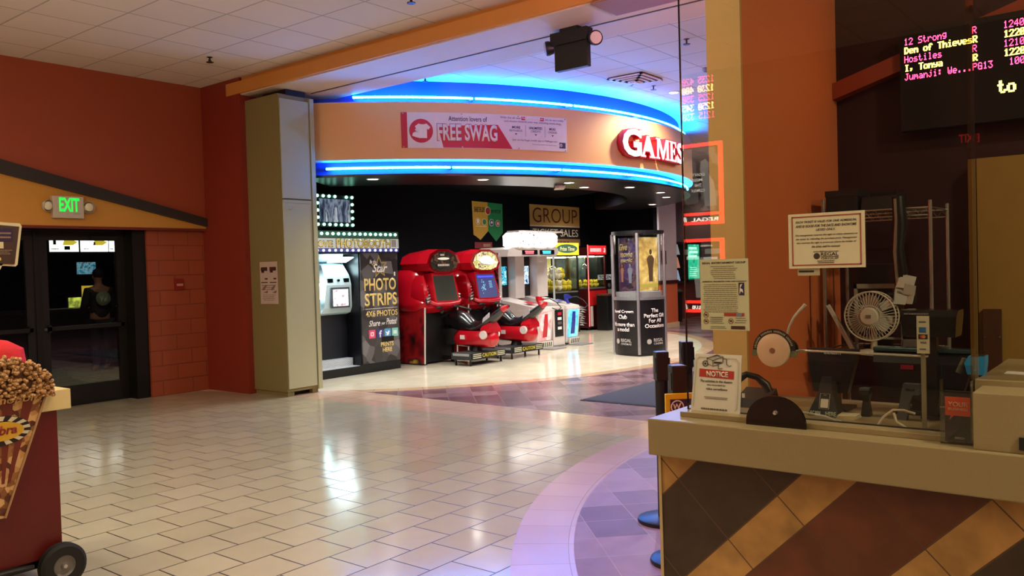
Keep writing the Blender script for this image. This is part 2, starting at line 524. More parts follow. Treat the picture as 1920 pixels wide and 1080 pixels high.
# ------------------------------------------------------------------ lobby walls
RED = M('red_wall_paint', (154, 68, 38), 0.55, var=0.03, scale=2.5)
PIER = M('dark_red_wall_paint', (136, 46, 32), 0.5, var=0.03, scale=2.5)
GOLD = M('gold_wall_paint', (200, 142, 58), 0.55, var=0.03, scale=2.5)
BLACKTRIM = M('black_trim_paint', (46, 42, 38), 0.45)
BEAM = M('orange_beam_paint', (206, 138, 66), 0.5, var=0.03)
WHITEP = M('off_white_soffit_paint', (214, 198, 186), 0.55, var=0.03)
BLACKW = M('black_wall_paint', (4, 4, 9), 0.8, spec=.15)
BLOCK = M('red_block_paint', (176, 74, 44), 0.5, var=0.03)
DIVL = 2.28
# upper part of the left wall, above the door head
struct(MB().box(-5.6, 6.62, 10.75, 11.35, DIVL, 4.27), 'wall_left', RED)
# painted block wall beside the doors, with raked joints
def block_wall_material():
    m, nt, p = new_mat('red_painted_block')
    geo = nt.nodes.new('ShaderNodeNewGeometry')
    s = nt.nodes.new('ShaderNodeSeparateXYZ'); nt.links.new(geo.outputs['Position'], s.inputs[0])
    cb = nt.nodes.new('ShaderNodeCombineXYZ'); nt.links.new(s.outputs[0], cb.inputs[0]); nt.links.new(s.outputs[2], cb.inputs[1])
    b = nt.nodes.new('ShaderNodeTexBrick'); nt.links.new(cb.outputs[0], b.inputs['Vector'])
    b.inputs['Color1'].default_value = rgb((156, 76, 46)); b.inputs['Color2'].default_value = rgb((150, 72, 44))
    b.inputs['Mortar'].default_value = rgb((128, 58, 36)); b.inputs['Scale'].default_value = 1
    b.inputs['Mortar Size'].default_value = 0.008; b.inputs['Brick Width'].default_value = 0.44; b.inputs['Row Height'].default_value = 0.205
    nt.links.new(b.outputs[0], p.inputs['Base Color']); p.inputs['Roughness'].default_value = 0.45
    bp = nt.nodes.new('ShaderNodeBump'); bp.inputs['Strength'].default_value = 0.5; bp.inputs['Distance'].default_value = 0.01; bp.invert = True
    nt.links.new(b.outputs['Fac'], bp.inputs['Height']); nt.links.new(bp.outputs['Normal'], p.inputs['Normal'])
    return m
struct(MB().box(5.78, 6.62, 10.82, 11.35, 0, DIVL), 'wall_left', block_wall_material())
struct(MB().box(-5.6, 3.3, 10.82, 11.35, 0, DIVL), 'wall_left', BLOCK)
# gold gable field and black sloping trim over the doors
g = [(-2.0, DIVL), (6.62, DIVL), (6.62, 2.325), (4.0, 2.925), (-2.0, 4.25)]
struct(MB().prism(g, (0, 10.742, 0), (1, 0, 0), (0, 0, 1), (0, 1, 0), 0.012), 'trim_1', GOLD)
t = [(-2.0, 4.18), (6.66, 2.30), (6.66, 2.415), (4.0, 3.04), (-2.0, 4.27)]
struct(MB().prism(t, (0, 10.690, 0), (1, 0, 0), (0, 0, 1), (0, 1, 0), 0.058), 'trim_2', BLACKTRIM)
struct(MB().box(-5.6, 6.62, 10.735, 10.765, DIVL - 0.03, DIVL + 0.004), 'trim_3', M('dark_red_trim', (110, 40, 26), 0.5))
# red pier closing the lobby at the beam
struct(MB().box(6.62, 7.6, 9.82, 11.35, 0, 4.27), 'wall_pier', PIER)
# walls behind the camera
struct(MB().box(-5.8, -5.6, -7, 11.35, 0, 4.27), 'wall_back', M('red_back_wall_paint', (44, 16, 14), 0.6))
struct(MB().box(-5.8, 34, -7.2, -7, 0, 4.27), 'wall_right', M('brown_side_wall_paint', (60, 26, 20), 0.6))

# ------------------------------------------------------------------ beam between lobby and arcade
struct(MB().box(6.60, 7.72, -7, 10.1, 4.05, 4.21), 'trim_4', BEAM)
struct(MB().box(6.66, 7.72, -7, 10.75, 4.21, 4.37), 'trim_5', BEAM)
struct(MB().box(6.64, 7.715, -7, 10.1, 4.035, 4.055), 'trim_6', WHITEP)
struct(MB().box(7.24, 7.262, -7, 9.1, 4.028, 4.037), 'trim_7', BLACKTRIM)
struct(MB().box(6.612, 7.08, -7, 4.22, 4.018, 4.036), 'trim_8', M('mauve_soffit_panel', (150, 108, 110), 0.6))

# ------------------------------------------------------------------ round arcade bulkhead
FASC = M('tan_orange_fascia_paint', (230, 174, 114), 0.5, var=0.02, scale=1.5)
A0, A1 = 214.5, 333
struct(MB().arc(RC, 5.85, 6.10, A0, A1, 3.16, 3.92, 96), 'wall_bulkhead', FASC, True)
struct(MB().arc(RC, 5.70, 5.86, A0, A1, 2.95, 4.27, 96), 'wall_bulkhead', M('cove_neon_cast', (24, 60, 190), 0.5), True)  # the neon's blue light is put into the cove colour
struct(MB().arc(RC, 5.68, 6.105, A0, A1, 3.92, 3.935, 96), 'trim_9', M('pale_cove_edge', (214, 196, 186), 0.5))
struct(MB().arc(RC, 5.68, 6.105, A0, A1, 3.145, 3.162, 96), 'trim_9', M('pale_cove_edge', (214, 196, 186), 0.5))
SOFF = M('glossy_black_soffit', (13, 12, 18), 0.3, spec=0.4)
struct(MB().arc(RC, 4.85, 6.05, A0, A1, 2.92, 2.955, 96), 'trim_10', SOFF)
struct(MB().arc(RC, 4.83, 4.86, A0, A1, 2.92, 3.32, 96), 'trim_10', SOFF)
struct(MB().arc(RC, 0.02, 4.86, 0, 360, 3.31, 3.35, 48), 'ceiling', M('black_ceiling_paint', (5, 5, 9), 0.8, spec=.15))
# arcade walls
struct(MB().box(7.6, 19.2, 12.05, 12.3, 0, 4.27), 'wall_games', BLACKW)
struct(MB().box(7.45, 7.6, 9.82, 12.3, 0, 4.27), 'wall_games', BLACKW)
struct(MB().box(19.2, 19.3, 10.1, 12.05, 0, 4.27), 'wall_games', BLACKW)
struct(MB().box(18.45, 19.3, 9.98, 10.1, 0, 4.27), 'wall_games', BLACKW)
struct(MB().box(18.42, 19.32, 9.93, 9.98, 1.19, 4.27), 'wall_games', M('grey_column_paint', (190, 180, 184), 0.5))
struct(MB().box(18.42, 19.32, 9.93, 9.98, 0.12, 1.10), 'wall_games', M('orange_wainscot_paint', (196, 96, 58), 0.5))
struct(MB().box(18.38, 19.36, 9.91, 9.98, 1.10, 1.19), 'trim_11', M('dark_chair_rail', (60, 28, 24), 0.4))
struct(MB().box(18.39, 19.35, 9.91, 9.98, 0.0, 0.12), 'baseboard_games', M('tan_tile_base', (206, 184, 150), 0.4))
# corridor wall beyond, with chair rail and dark wainscot
struct(MB().box(19.3, 34, 11.2, 11.4, 1.15, 4.27), 'wall_corridor', M('grey_corridor_paint', (112, 100, 100), 0.6))
struct(MB().box(19.3, 34, 11.2, 11.4, 0, 1.05), 'wall_corridor', M('maroon_corridor_paint', (110, 48, 44), 0.6))
struct(MB().box(19.3, 34, 11.15, 11.4, 1.05, 1.15), 'trim_12', M('dark_chair_rail', (60, 28, 24), 0.4))
struct(MB().box(33.7, 34, -7, 11.4, 0, 4.27), 'wall_far', M('dark_far_wall_paint', (90, 60, 50), 0.6))

# ------------------------------------------------------------------ glass doors on the left
DARKALU = M('dark_bronze_aluminium', (34, 32, 32), 0.35, 0.3)
BLACKALU = M('black_aluminium', (16, 15, 15), 0.4, 0.2)
DGLASS = GLASS('door_glass', (0.80, 0.82, 0.80), 0.05)
def door_leaf(n, x0, x1, label):
    y = 11.09
    d = MB().box(x0, x0 + 0.10, y, y + 0.05, 0.02, 2.24).box(x1 - 0.10, x1, y, y + 0.05, 0.02, 2.24) \
        .box(x0 + 0.1, x1 - 0.1, y, y + 0.05, 2.12, 2.24).box(x0 + 0.1, x1 - 0.1, y, y + 0.05, 0.02, 0.26).build('door_%d' % n, DARKALU)
    d['kind'] = 'structure'
    MB().box(x0 + 0.1, x1 - 0.1, y + 0.02, y + 0.03, 0.26, 2.12).build('door_pane', DGLASS, d)
    b = MB().box(x0 + 0.06, x1 - 0.06, y - 0.06, y - 0.025, 0.98, 1.03)
    b.box(x0 + 0.06, x0 + 0.10, y - 0.06, y, 0.96, 1.05).box(x1 - 0.10, x1 - 0.06, y - 0.06, y, 0.96, 1.05).build('push_bar', BLACKALU, d)
    MB().cyl((x0 + 0.05, y - 0.012, 1.0), (x0 + 0.05, y, 1.0), 0.018).build('lock', M('steel', (170, 168, 160), 0.3, 0.9), d)
    MB().box(x1 - 0.45, x1 - 0.12, y - 0.05, y, 2.13, 2.18).build('door_closer', BLACKALU, d)
    return d
door_leaf(1, 4.52, 5.60, '')
door_leaf(2, 3.42, 4.46, '')
struct(MB().box(5.60, 5.78, 10.86, 11.3, 0, 2.28).box(3.3, 5.6, 11.05, 11.16, 2.24, 2.28).box(4.455, 4.525, 11.07, 11.16, 0, 2.24)
       .box(3.3, 3.42, 11.0, 11.16, 0, 2.28).box(3.42, 5.6, 11.06, 11.18, 0.0, 0.02), 'trim_13', BLACKALU)

# ------------------------------------------------------------------ concession room behind the doors
CD = M('concession_dark_wall', (40, 30, 24), 0.7)
struct(MB().box(2.0, 13.0, 19.3, 19.5, 0, 4.27), 'wall_concession', CD)
struct(MB().box(2.0, 2.2, 11.35, 19.5, 0, 4.27), 'wall_concession', CD)
struct(MB().box(13.0, 13.2, 12.3, 19.5, 0, 4.27), 'wall_concession', CD)
struct(MB().box(2.0, 7.7, 11.35, 19.5, 3.6, 3.7).box(7.6, 13.2, 12.3, 19.5, 3.6, 3.7), 'ceiling', M('concession_ceiling', (50, 42, 36), 0.8))

# ================================================================== ceiling fittings
BRASS = M('dark_bronze_metal', (60, 40, 34), 0.4, 0.6)
def sprinkler(loc, label):
    t = thing('fire_sprinkler', label, 'sprinkler', loc, 20)
    MB().cyl((0, 0, 0), (0, 0, -0.006), 0.035, 0.03, 16).build('escutcheon', BRASS, t)
    MB().cyl((0, 0, -0.005), (0, 0, -0.06), 0.011, 0.011, 10).tube([(-.02, 0, -.03), (-.026, 0, -.045), (0, 0, -.062)], .004).tube([(.02, 0, -.03), (.026, 0, -.045), (0, 0, -.062)], .004).build('pipe', BRASS, t)
    MB().cyl((0, 0, -0.06), (0, 0, -0.066), 0.045, 0.04, 14).build('deflector', BRASS, t)
sprinkler((5.785, 9.167, 4.27), 'small dark sprinkler in the lobby ceiling just above the beam end near the red pier')
sprinkler((5.869, 5.80, 4.27), 'dark sprinkler cut by the top edge of the photo, in the lobby ceiling tiles')
sprinkler((8.399, 8.077, 4.27), 'small sprinkler where the far edge of the beam meets the blue lit arcade ceiling')
sprinkler((9.202, 4.533, 4.27), 'dark sprinkler in the arcade ceiling seen through the booth glass by its left edge')
sprinkler((11.231, 6.089, 4.27), 'small sprinkler beside the square ceiling vent over the curved sign')
t = thing('smoke_detector', 'round dark detector on the ceiling beside the gold pillar top', 'detector', (10.76, 5.0, 4.27))
MB().lathe([(0, 0), (.07, 0), (.07, -.02), (.05, -.05), (0, -.055)]).build('housing', M('grey_plastic', (120, 112, 116), .5), t, True)
MB().ball((0, 0, -.05), .012).build('indicator', M('dark_lens', (40, 30, 30), .2), t, True)

t = thing('ceiling_vent', 'square white louvred ceiling vent above the curved bulkhead', 'vent', (10.58, 6.03, 4.27))
VENT = M('vent_white_enamel', (214, 206, 208), .45)
DARKV = M('vent_dark_throat', (30, 20, 34), .8)
MB().box(-.30, .30, -.27, .27, -.012, -.002).build('backing', DARKV, t)
for k, s in enumerate((1.0, .78, .56, .34)):
    a, b = .31 * s, .28 * s; w = .035; z0 = -.016 - .012 * k
    m = MB()
    for (x0, x1, y0, y1) in ((-a, a, -b, -b + w), (-a, a, b - w, b), (-a, -a + w, -b, b), (a - w, a, -b, b)):
        m.box(x0, x1, y0, y1, z0 - .014, z0)
    m.build('louvre_frame', VENT, t)
MB().box(-.06, .06, -.05, .05, -.075, -.06).build('centre_plate', VENT, t)

LAMPON = E('downlight_on', (255, 244, 225), 14)
TRIMW = M('downlight_trim', (210, 200, 190), .35)
def downlight(loc, label, group=None, r=.075, mat=None, emit=None):
    t = thing('recessed_downlight', label, 'downlight', loc, 0, group)
    MB().lathe([(r, 0), (r + .022, 0), (r + .022, -.008), (r, -.010), (r, 0)]).build('trim_ring', mat or TRIMW, t, True)
    MB().cyl((0, 0, -.001), (0, 0, -.006), r, r, 24).build('lamp', emit or LAMPON, t)
    return t
names = ['first lit downlight from the left in the black soffit, above the photo booth marquee',
         'lit downlight in the black soffit below the red bordered banner',
         'lit downlight in the soffit right of the small white square fixture, nearer the blue tube',
         'lit downlight in the soffit below the letter G of the sign',
         'lit downlight in the soffit below the letter E of the sign',
         'lit downlight at the right end of the soffit beside the booth glass edge',
         'lowest lit downlight at the far right of the soffit, above the grey column']
for (x, y), s in zip(SOFFIT, names): downlight((x, y, 2.92), s)
downlight((11.73, 7.70, 2.92), 'lit downlight set further in, right of the small white square fixture')
downlight((11.884, 6.092, 4.27), 'single lit downlight in the arcade ceiling left of the booth glass edge', r=.07)
t = thing('emergency_light', 'small whitish square emergency fixture under the black soffit', 'emergency light', (11.154, 7.80, 2.92), 40)
MB().box(-.14, .14, -.08, .08, -.06, 0, .008).build('housing', M('cream_plastic', (196, 186, 170), .4), t)
MB().cyl((-.17, 0, -.03), (-.12, 0, -.03), .035, .03).build('lamp_head', M('cream_plastic', (196, 186, 170), .4), t, True)
for (x, y), w_ in zip(ARC_OUT[1:], ['nearest the ticket booth', 'second from the booth', 'third from the booth', 'farthest from the booth']):
    downlight((x, y, 4.27), 'arcade ceiling downlight ' + w_ + ', hidden behind the booth wall', r=.07)
for i, (x, y) in enumerate(LOBBY_SPOTS):
    where = ['nearest the popcorn cart', 'over the lobby in front of the doors', 'over the middle of the lobby floor', 'behind the camera in the second row',
             'in the second row facing the pier', 'in the second row by the left wall', 'close to the left wall above the doors', 'behind the ticket queue', 'by the back wall near the queue', 'by the back wall near the left wall'][i]
    downlight((x, y, 4.27), 'round lobby ceiling lamp ' + where + ', mirrored in glass', r=.09, emit=E('lobby_downlight_on', (255, 226, 176), 9))

for (x, y, z), w_ in zip(FILL_GLOBES, ['over the lobby near the left wall', 'behind the camera to the left', 'behind the camera by the ticket queue', 'over the middle of the lobby']):  # globes put in only as fill light for the lobby
    t = thing('fill_globe', 'added fill light globe hanging ' + w_ + ', outside the view', 'pendant lamp', (x, y, z))
    MB().lathe([(0.0, .165), (.05, .16), (.055, .14), (.03, .135), (0, .135)]).cyl((0, 0, .16), (0, 0, 4.27 - z), .008, .008, 8).build('stem', BRASS, t, True)
    MB().ball((0, 0, 0), .14, 20, 14).build('globe', GLASS('globe_glass', (.96, .95, .92), .04), t, True)
    MB().ball((0, 0, 0), .05, 12, 8).build('bulb', E('fill_globe_bulb', (255, 224, 180), 12), t, True)
# black emergency exit unit under the beam
t = thing('exit_light_unit', 'black unlit exit box with two lamp heads hanging under the beam', 'emergency light', (7.16, 4.80, 4.035), -90)
BK = M('black_plastic', (14, 13, 16), .45)
MB().box(-.12, .10, -.05, .05, -.035, 0).build('mounting_plate', BK, t)
MB().box(-.235, .215, -.06, .06, -.16, -.03, .006).build('upper_housing', BK, t)
MB().box(-.20, .20, -.035, .035, -.42, -.14, .006).build('sign_panel', BK, t)
for s in (-1, 1):
    h = MB().lathe([(0.02, -.05), (.06, -.04), (.075, .01), (.075, .04), (.06, .045)], (s * .275, -.01, -.16), (s * .8, -.6, -.1)).build('lamp_head', BK, t, True)
    MB().cyl((s * .275 + s * .034, -.036, -.164), (s * .275 + s * .038, -.04, -.165), .06, .06, 20).build('lens', M('clear_lens', (200, 190, 180), .15), h)

# ================================================================== neon along the bulkhead
NEON = E('blue_neon', (20, 138, 255), 160)
NHOLD = M('white_neon_clip', (150, 160, 190), .5)
def neon(a0, a1, z, label, group):
    r = 6.0; n = max(6, int((a1 - a0) / 1.2))
    pts = [(RC[0] + r * math.cos(R_(a0 + (a1 - a0) * i / n)), RC[1] + r * math.sin(R_(a0 + (a1 - a0) * i / n)), z) for i in range(n + 1)]
    o = thing('neon_tube', label, 'neon light', pts[n // 2], 0, group)
    c = Vector(pts[n // 2])
    MB().tube([Vector(p) - c for p in pts], .016, 8).build('glass_tube', NEON, o, True)
    for k in (0, n):
        p = Vector(pts[k]) - c; q = Vector(RC + (z,)) - Vector(pts[k]); q.normalize()
        MB().cyl(p, p + q * .15, .012, .018, 8).build('end_socket', NHOLD, o)
segs = [(221, 237.0, 'blue neon tube at the far left of the upper cove'), (237.35, 252.6, 'upper cove blue neon tube above the banner'),
        (252.95, 268, 'upper cove blue neon tube left of the sign lettering'), (268.35, 284, 'upper cove blue neon tube above the sign lettering'),
        (284.35, 303, 'upper cove blue neon tube wrapping out of sight to the right')]
for a0, a1, s in segs: neon(a0, a1, 4.02, s, 'upper neon tubes')
segs = [(217.2, 233.6, 'lower blue neon tube at the far left above the photo booth'), (233.9, 250.3, 'lower blue neon tube below the banner'),
        (250.6, 266, 'lower blue neon tube between banner and sign lettering'), (266.3, 283, 'lower blue neon tube below the sign lettering'),
        (283.3, 303, 'lower blue neon tube wrapping out of sight to the right')]
for a0, a1, s in segs: neon(a0, a1, 3.045, s, 'lower neon tubes')

# ================================================================== banner on the bulkhead
def on_round(r, a_left, a_right, w):
    """flat (x right, y out, z) -> wrapped on the bulkhead"""
    def fn(v):
        a = R_(a_left + (a_right - a_left) * v.x / w); rr = r - v.y
        return (RC[0] + rr * math.cos(a), RC[1] + rr * math.sin(a), v.z)
    return fn
class Bent(MB):
    def bend(s, fn):
        bmesh.ops.recalc_face_normals(s.bm, faces=s.bm.faces)
        return s.map(fn)
BW = 2.52
bf = on_round(6.10, 227.15, 250.75, BW)
def strip(m, x0, x1, z0, z1, y, n=24, d=.003):
    for i in range(n):
        m.box(x0 + (x1 - x0) * i / n, x0 + (x1 - x0) * (i + 1) / n, y - d, y, z0, z1)
    return m
banner = strip(Bent(), 0, BW, 3.30, 3.79, -.004, 40, .004).bend(bf)
bmesh.ops.remove_doubles(banner.bm, verts=banner.bm.verts, dist=1e-4)
ban = banner.build('vinyl_banner', M('banner_white_vinyl', (226, 222, 230), .4), None, True)
tag(ban, 'long white and red vinyl banner on the curved bulkhead', 'banner')
BRED = M('banner_red_print', (196, 32, 58), .4)
BNAVY = M('banner_navy_print', (48, 44, 96), .4)
BWHITE = M('print_white', (236, 232, 232), .4)
strip(Bent(), 0, .085, 3.30, 3.79, -.0085, 3, .001).bend(bf).build('red_end_stripe', BRED, ban)
m = Bent(); m.prism([(.51, 3.60), (1.38, 3.64), (1.60, 3.305), (.58, 3.305)], (0, -.0085, 0), d=-.001)
bmesh.ops.subdivide_edges(m.bm, edges=m.bm.edges[:], cuts=4, use_grid_fill=True); m.bend(bf).build('red_panel', BRED, ban)
m = Bent(); m.cyl((.275, -.0085, 3.535), (.275, -.0095, 3.535), .165, .165, 32); m.bend(bf); rc_ = m.build('red_roundel', BRED, ban)
m = Bent(); m.prism([(-.10, .06), (-.05, .10), (-.02, .09), (.03, .09), (.06, .10), (.115, .05), (.085, .015), (.065, .03), (.065, -.10), (-.05, -.10), (-.05, .03), (-.075, .015)], (.29, -.0100, 3.535), d=-.0008)
m.prism([(-.14, -.07), (-.13, -.03), (-.09, -.01), (-.05, -.03), (-.04, -.075), (-.02, -.09), (-.06, -.095)], (.29, -.0105, 3.535), d=-.0008).bend(bf).build('shirt_and_cap_emblem', BWHITE, rc_)
Bent().text('FREE SWAG', .50, 1.37, 3.40, 3.635, -.0100, .001, .03).bend(bf).build('headline', BWHITE, ban)
Bent().text('FREE SWAG', .492, 1.378, 3.392, 3.643, -.0092, .0006, .055).bend(bf).build('headline_outline', BRED, ban)
Bent().text('Attention lovers of', .66, 1.22, 3.675, 3.745, -.009, .001, .012).bend(bf).build('heading', BNAVY, ban)
m = Bent().text('With the all new', 1.42, 1.74, 3.735, 3.765, -.009, .001).text('you can earn credits', 2.14, 2.46, 3.728, 3.765, -.009, .001)
m.text('and choose rewards your way, including movie swag.', 1.48, 2.42, 3.680, 3.715, -.009, .001)
m.text('MORE', 1.60, 1.73, 3.60, 3.635, -.009, .001, .03).text('REWARDS', 1.56, 1.76, 3.555, 3.585, -.009, .001)
m.text('UNLIMITED', 1.87, 2.09, 3.60, 3.635, -.009, .001, .03).text('CREDITS', 1.90, 2.06, 3.555, 3.585, -.009, .001)
m.text('MORE', 2.21, 2.32, 3.60, 3.635, -.009, .001, .03).text('CHOICES', 2.19, 2.34, 3.555, 3.585, -.009, .001)
for x in (1.66, 1.98, 2.265): m.prism([(x - .02, 3.53), (x + .02, 3.53), (x, 3.508)], (0, -.009, 0), d=-.001)
for x in (1.815, 2.135): m.box(x - .002, x + .002, -.010, -.009, 3.49, 3.65)
m.text('Join via the Regal mobile app or MyRegal.com', 1.60, 2.34, 3.42, 3.45, -.009, .001).text('Restrictions apply. See details online', 1.92, 2.34, 3.375, 3.388, -.009, .001)
m.bend(bf).build('small_print', BNAVY, ban)
Bent().box(1.75, 2.12, -.0095, -.009, 3.725, 3.772).bend(bf).build('red_name_tag', BRED, ban)
Bent().text('Regal Crown Club', 1.765, 2.105, 3.733, 3.765, -.0098, .001, .02).bend(bf).build('name_tag_lettering', BWHITE, ban)
lg = Bent().box(2.38, 2.49, -.0095, -.009, 3.345, 3.43).bend(bf).build('club_emblem', BNAVY, ban)
Bent().lathe([(.018, 0), (.024, 0), (.024, .001), (.018, .001)], (2.41, -.0097, 3.39), (0, -1, 0)).prism([(0, .01), (.008, -.014), (.016, .01), (.012, .012)], (2.402, -.0097, 3.39), d=-.001).bend(bf).build('crown_mark', BWHITE, lg)
m = Bent()
for x in (.03, .85, 1.70, 2.49):
    for z in (3.315, 3.775): m.cyl((x, -.009, z), (x, -.013, z), .010, .010, 10)
m.bend(bf).build('grommet', M('steel', (170, 168, 160), .3, .9), ban)

# ================================================================== channel letters
SIGNF = E('lit_white_letter_face', (255, 238, 236), 1.5)
SIGNR = M('red_letter_return', (188, 20, 44), .35)
gs = thing('channel_letter_sign', 'red and white lit channel letters on the curved bulkhead', 'sign', (0, 0, 0))
def serif_letter(ch, x0, x1, z0, z1):
    """letter strokes as outlines in a unit box"""
    S = {'A': [[(0, 0), (.32, 0), (.32, .07), (.22, .07), (.29, .28), (.62, .28), (.70, .07), (.60, .07), (.60, 0), (1, 0), (1, .07), (.93, .07), (.58, 1), (.42, 1), (.09, .07), (0, .07)]],
         'M': [[(0, 0), (.26, 0), (.26, .07), (.18, .07), (.20, .72), (.45, 0), (.55, 0), (.80, .72), (.80, .07), (.70, .07), (.70, 0), (1, 0), (1, .07), (.96, .07), (.96, .93), (1, .93), (1, 1), (.76, 1), (.52, .33), (.27, 1), (0, 1), (0, .93), (.09, .93), (.07, .07), (0, .07)]],
         'E': [[(0, 0), (.95, 0), (1, .30), (.90, .30), (.80, .09), (.40, .09), (.40, .47), (.62, .47), (.66, .36), (.74, .36), (.74, .67), (.66, .67), (.62, .56), (.40, .56), (.40, .91), (.78, .91), (.86, .73), (.95, .73), (.92, 1), (0, 1), (0, .93), (.12, .93), (.12, .07), (0, .07)]]}
    if ch in S: return [[(x0 + (x1 - x0) * p[0], z0 + (z1 - z0) * p[1]) for p in q] for q in S[ch]]
    return None
gx = {'G': (260.5, 264.9, 3.30, 3.735), 'A': (264.7, 268.6, 3.315, 3.655), 'M': (268.9, 273.1, 3.32, 3.655), 'E': (273.4, 276.0, 3.32, 3.655), 'S': (276.3, 279.2, 3.31, 3.665)}
for ch, (a0, a1, z0, z1) in gx.items():
    w = (a1 - a0) / 360 * 2 * math.pi * 6.1
    fn = on_round(6.10, a0, a1, w)
    def outline(y0, dep, grow):
        m = Bent(); pl = serif_letter(ch, 0, w, z0, z1)
        if pl:
            for q in pl:
                if grow:
                    n = len(q); out = []
                    ar = sum(q[i][0] * q[(i + 1) % n][1] - q[(i + 1) % n][0] * q[i][1] for i in range(n))
                    sg = 1 if ar > 0 else -1
                    for i in range(n):
                        a, b, c = Vector(q[i - 1]), Vector(q[i]), Vector(q[(i + 1) % n])
                        d1 = (b - a).normalized(); d2 = (c - b).normalized()
                        n1 = Vector((d1.y, -d1.x)) * sg; n2 = Vector((d2.y, -d2.x)) * sg
                        nn = n1 + n2
                        nn = nn * (grow / max(.35, nn.dot(n1))) if nn.length > .2 else n1 * grow
                        out.append((b.x + nn.x, b.y + nn.y))
                    q = out
                m.prism(q, (0, y0, 0), d=-dep)
        else:
            m.text(ch, -grow, w + grow, z0 - grow, z1 + grow, y0, dep, .035 + grow * .3)
            if ch == 'G':
                m.box(w * .58 - grow, w + grow * 1.5, y0 - dep, y0, z0 + (z1 - z0) * .44 - grow, z0 + (z1 - z0) * .52 + grow)
                m.box(w * .90 - grow, w + grow, y0 - dep, y0, z0 + (z1 - z0) * .70 - grow, z1 - (z1 - z0) * .02 + grow)
            else:
                m.box(w * .86 - grow, w * .99 + grow, y0 - dep, y0, z0 + (z1 - z0) * .68 - grow, z1 - (z1 - z0) * .03 + grow)
                m.box(-grow, w * .13 + grow, y0 - dep, y0, z0 + (z1 - z0) * .03 - grow, z0 + (z1 - z0) * .32 + grow)
        return m.bend(fn)
    l = outline(-.002, .115, .016).build('letter_return', SIGNR, gs)
    outline(-.1172, .006, 0).build('letter_face', SIGNF, l)

# ================================================================== left wall fittings
t = thing('exit_sign', 'lit green EXIT sign with two lamp heads over the glass doors', 'exit sign', (4.72, 10.74, 2.51))
CREAM = M('cream_plastic', (214, 206, 172), .45)
MB().box(-.185, .185, -.07, 0, -.135, .135, .008).build('housing', CREAM, t)
MB().text('EXIT', -.11, .13, -.055, .115, -.0705, .003, .03).build('exit_lettering', E('green_exit_letters', (20, 230, 70), 1.3), t)
MB().greek(.05, .15, -.085, -.075, 1, -.0705, .5).build('maker_print', M('grey_print', (120, 120, 110), .5), t)
for s in (-1, 1):
    b = MB().tube([(s * .185, -.035, .02), (s * .21, -.04, -.01), (s * .24, -.045, -.02)], .022, 8)
    h = b.lathe([(.015, -.05), (.055, -.03), (.075, .02), (.072, .03)], (s * .245, -.05, .01), (-s * .25 + .1, -1, -.15)).build('lamp_head', CREAM, t, True)
    MB().ball((s * .245, -.082, .008), (.052, .012, .052)).build('lens', M('lamp_lens', (230, 224, 196), .12), h, True)
t = thing('fire_alarm_pull_station', 'small red pull station box on the block wall beside the doors', 'alarm box', (6.21, 10.82, 1.51))
AR = M('alarm_red', (140, 34, 26), .4)
MB().box(-.06, .06, -.045, 0, -.075, .075, .006).build('case', AR, t)
MB().box(-.045, .045, -.053, -.044, -.02, .01).build('handle', M('alarm_white', (190, 150, 130), .4), t)

# ================================================================== olive cabinet pillar with the folding gate
OLV_SHADED = M('olive_paint_shaded', (132, 122, 80), .45, var=.03, scale=2)  # same olive paint as the doors, the side's shade put into the colour
OLV_LIT = M('olive_paint_lit', (176, 180, 146), .42, var=.03, scale=2)  # same paint again, lightened for the light on the front
t = thing('gate_cabinet', 'tall olive painted cabinet column at the left end of the arcade opening', 'cabinet', (6.70, 9.10, 0))
MB().box(0, .53, 0, .75, .06, 3.96).build('body', OLV_SHADED, t)
MB().box(.02, .12, .02, .73, 0, .06).box(.42, .51, .02, .73, 0, .06).build('plinth_foot', OLV_SHADED, t)
MB().box(.12, .42, .10, .73, 0.005, .058).build('dark_toe_gap', M('dark_gap', (14, 12, 10), .7), t)
for n, z0, z1 in (('door', .10, 2.58), ('door', 2.60, 3.90)):
    d = MB().box(.015, .475, -.02, -.001, z0, z1, .004).build(n, OLV_LIT, t)
    if z0 < 1:
        MB().box(.02, .47, -.028, -.019, 2.545, 2.58).build('head_rail', OLV_LIT, d)
        MB().lathe([(0, 0), (.008, 0), (.008, -.02), (.018, -.03), (.014, -.04), (0, -.042)], (.11, -.02, 2.46), (0, 1, 0), 14).build('knob', M('silver_knob', (220, 215, 200), .25, .6), d, True)
MB().box(.49, .555, -.03, .05, .05, 3.95).build('jamb_strip', OLV_LIT, t)
MB().box(.13, .44, .0, .5, 3.955, 4.03).build('dark_top_gap', M('dark_gap', (14, 12, 10), .7), t)
t = thing('paper_notice', 'tall printed paper notice taped on the side of the olive cabinet', 'notice', (6.697, 9.42, 1.50), -90)
MB().box(-.185, .20, -.004, 0, -.28, .28).build('sheet', M('notice_paper', (196, 176, 170), .6), t)
for x in (-.16, .03):
    MB().box(x, x + .14, -.006, -.0045, .16, .21).box(x + .01, x + .07, -.006, -.0045, .135, .165).build('print_block', M('notice_dark_print', (70, 40, 36), .6), t)
    MB().box(x + .08, x + .14, -.006, -.0045, .045, .065).build('print_block', M('notice_dark_print', (70, 40, 36), .6), t)
    m = MB(); m.box(x, x + .14, -.006, -.0045, .0, .012)
    m.build('print_block', M('notice_dark_print', (70, 40, 36), .6), t)
MB().greek(-.16, .17, -.10, -.02, 3, -.0045, .25, 3).greek(-.14, .15, -.24, -.15, 4, -.0045, .2, 4).build('small_print', M('notice_dark_print', (70, 40, 36), .6), t)
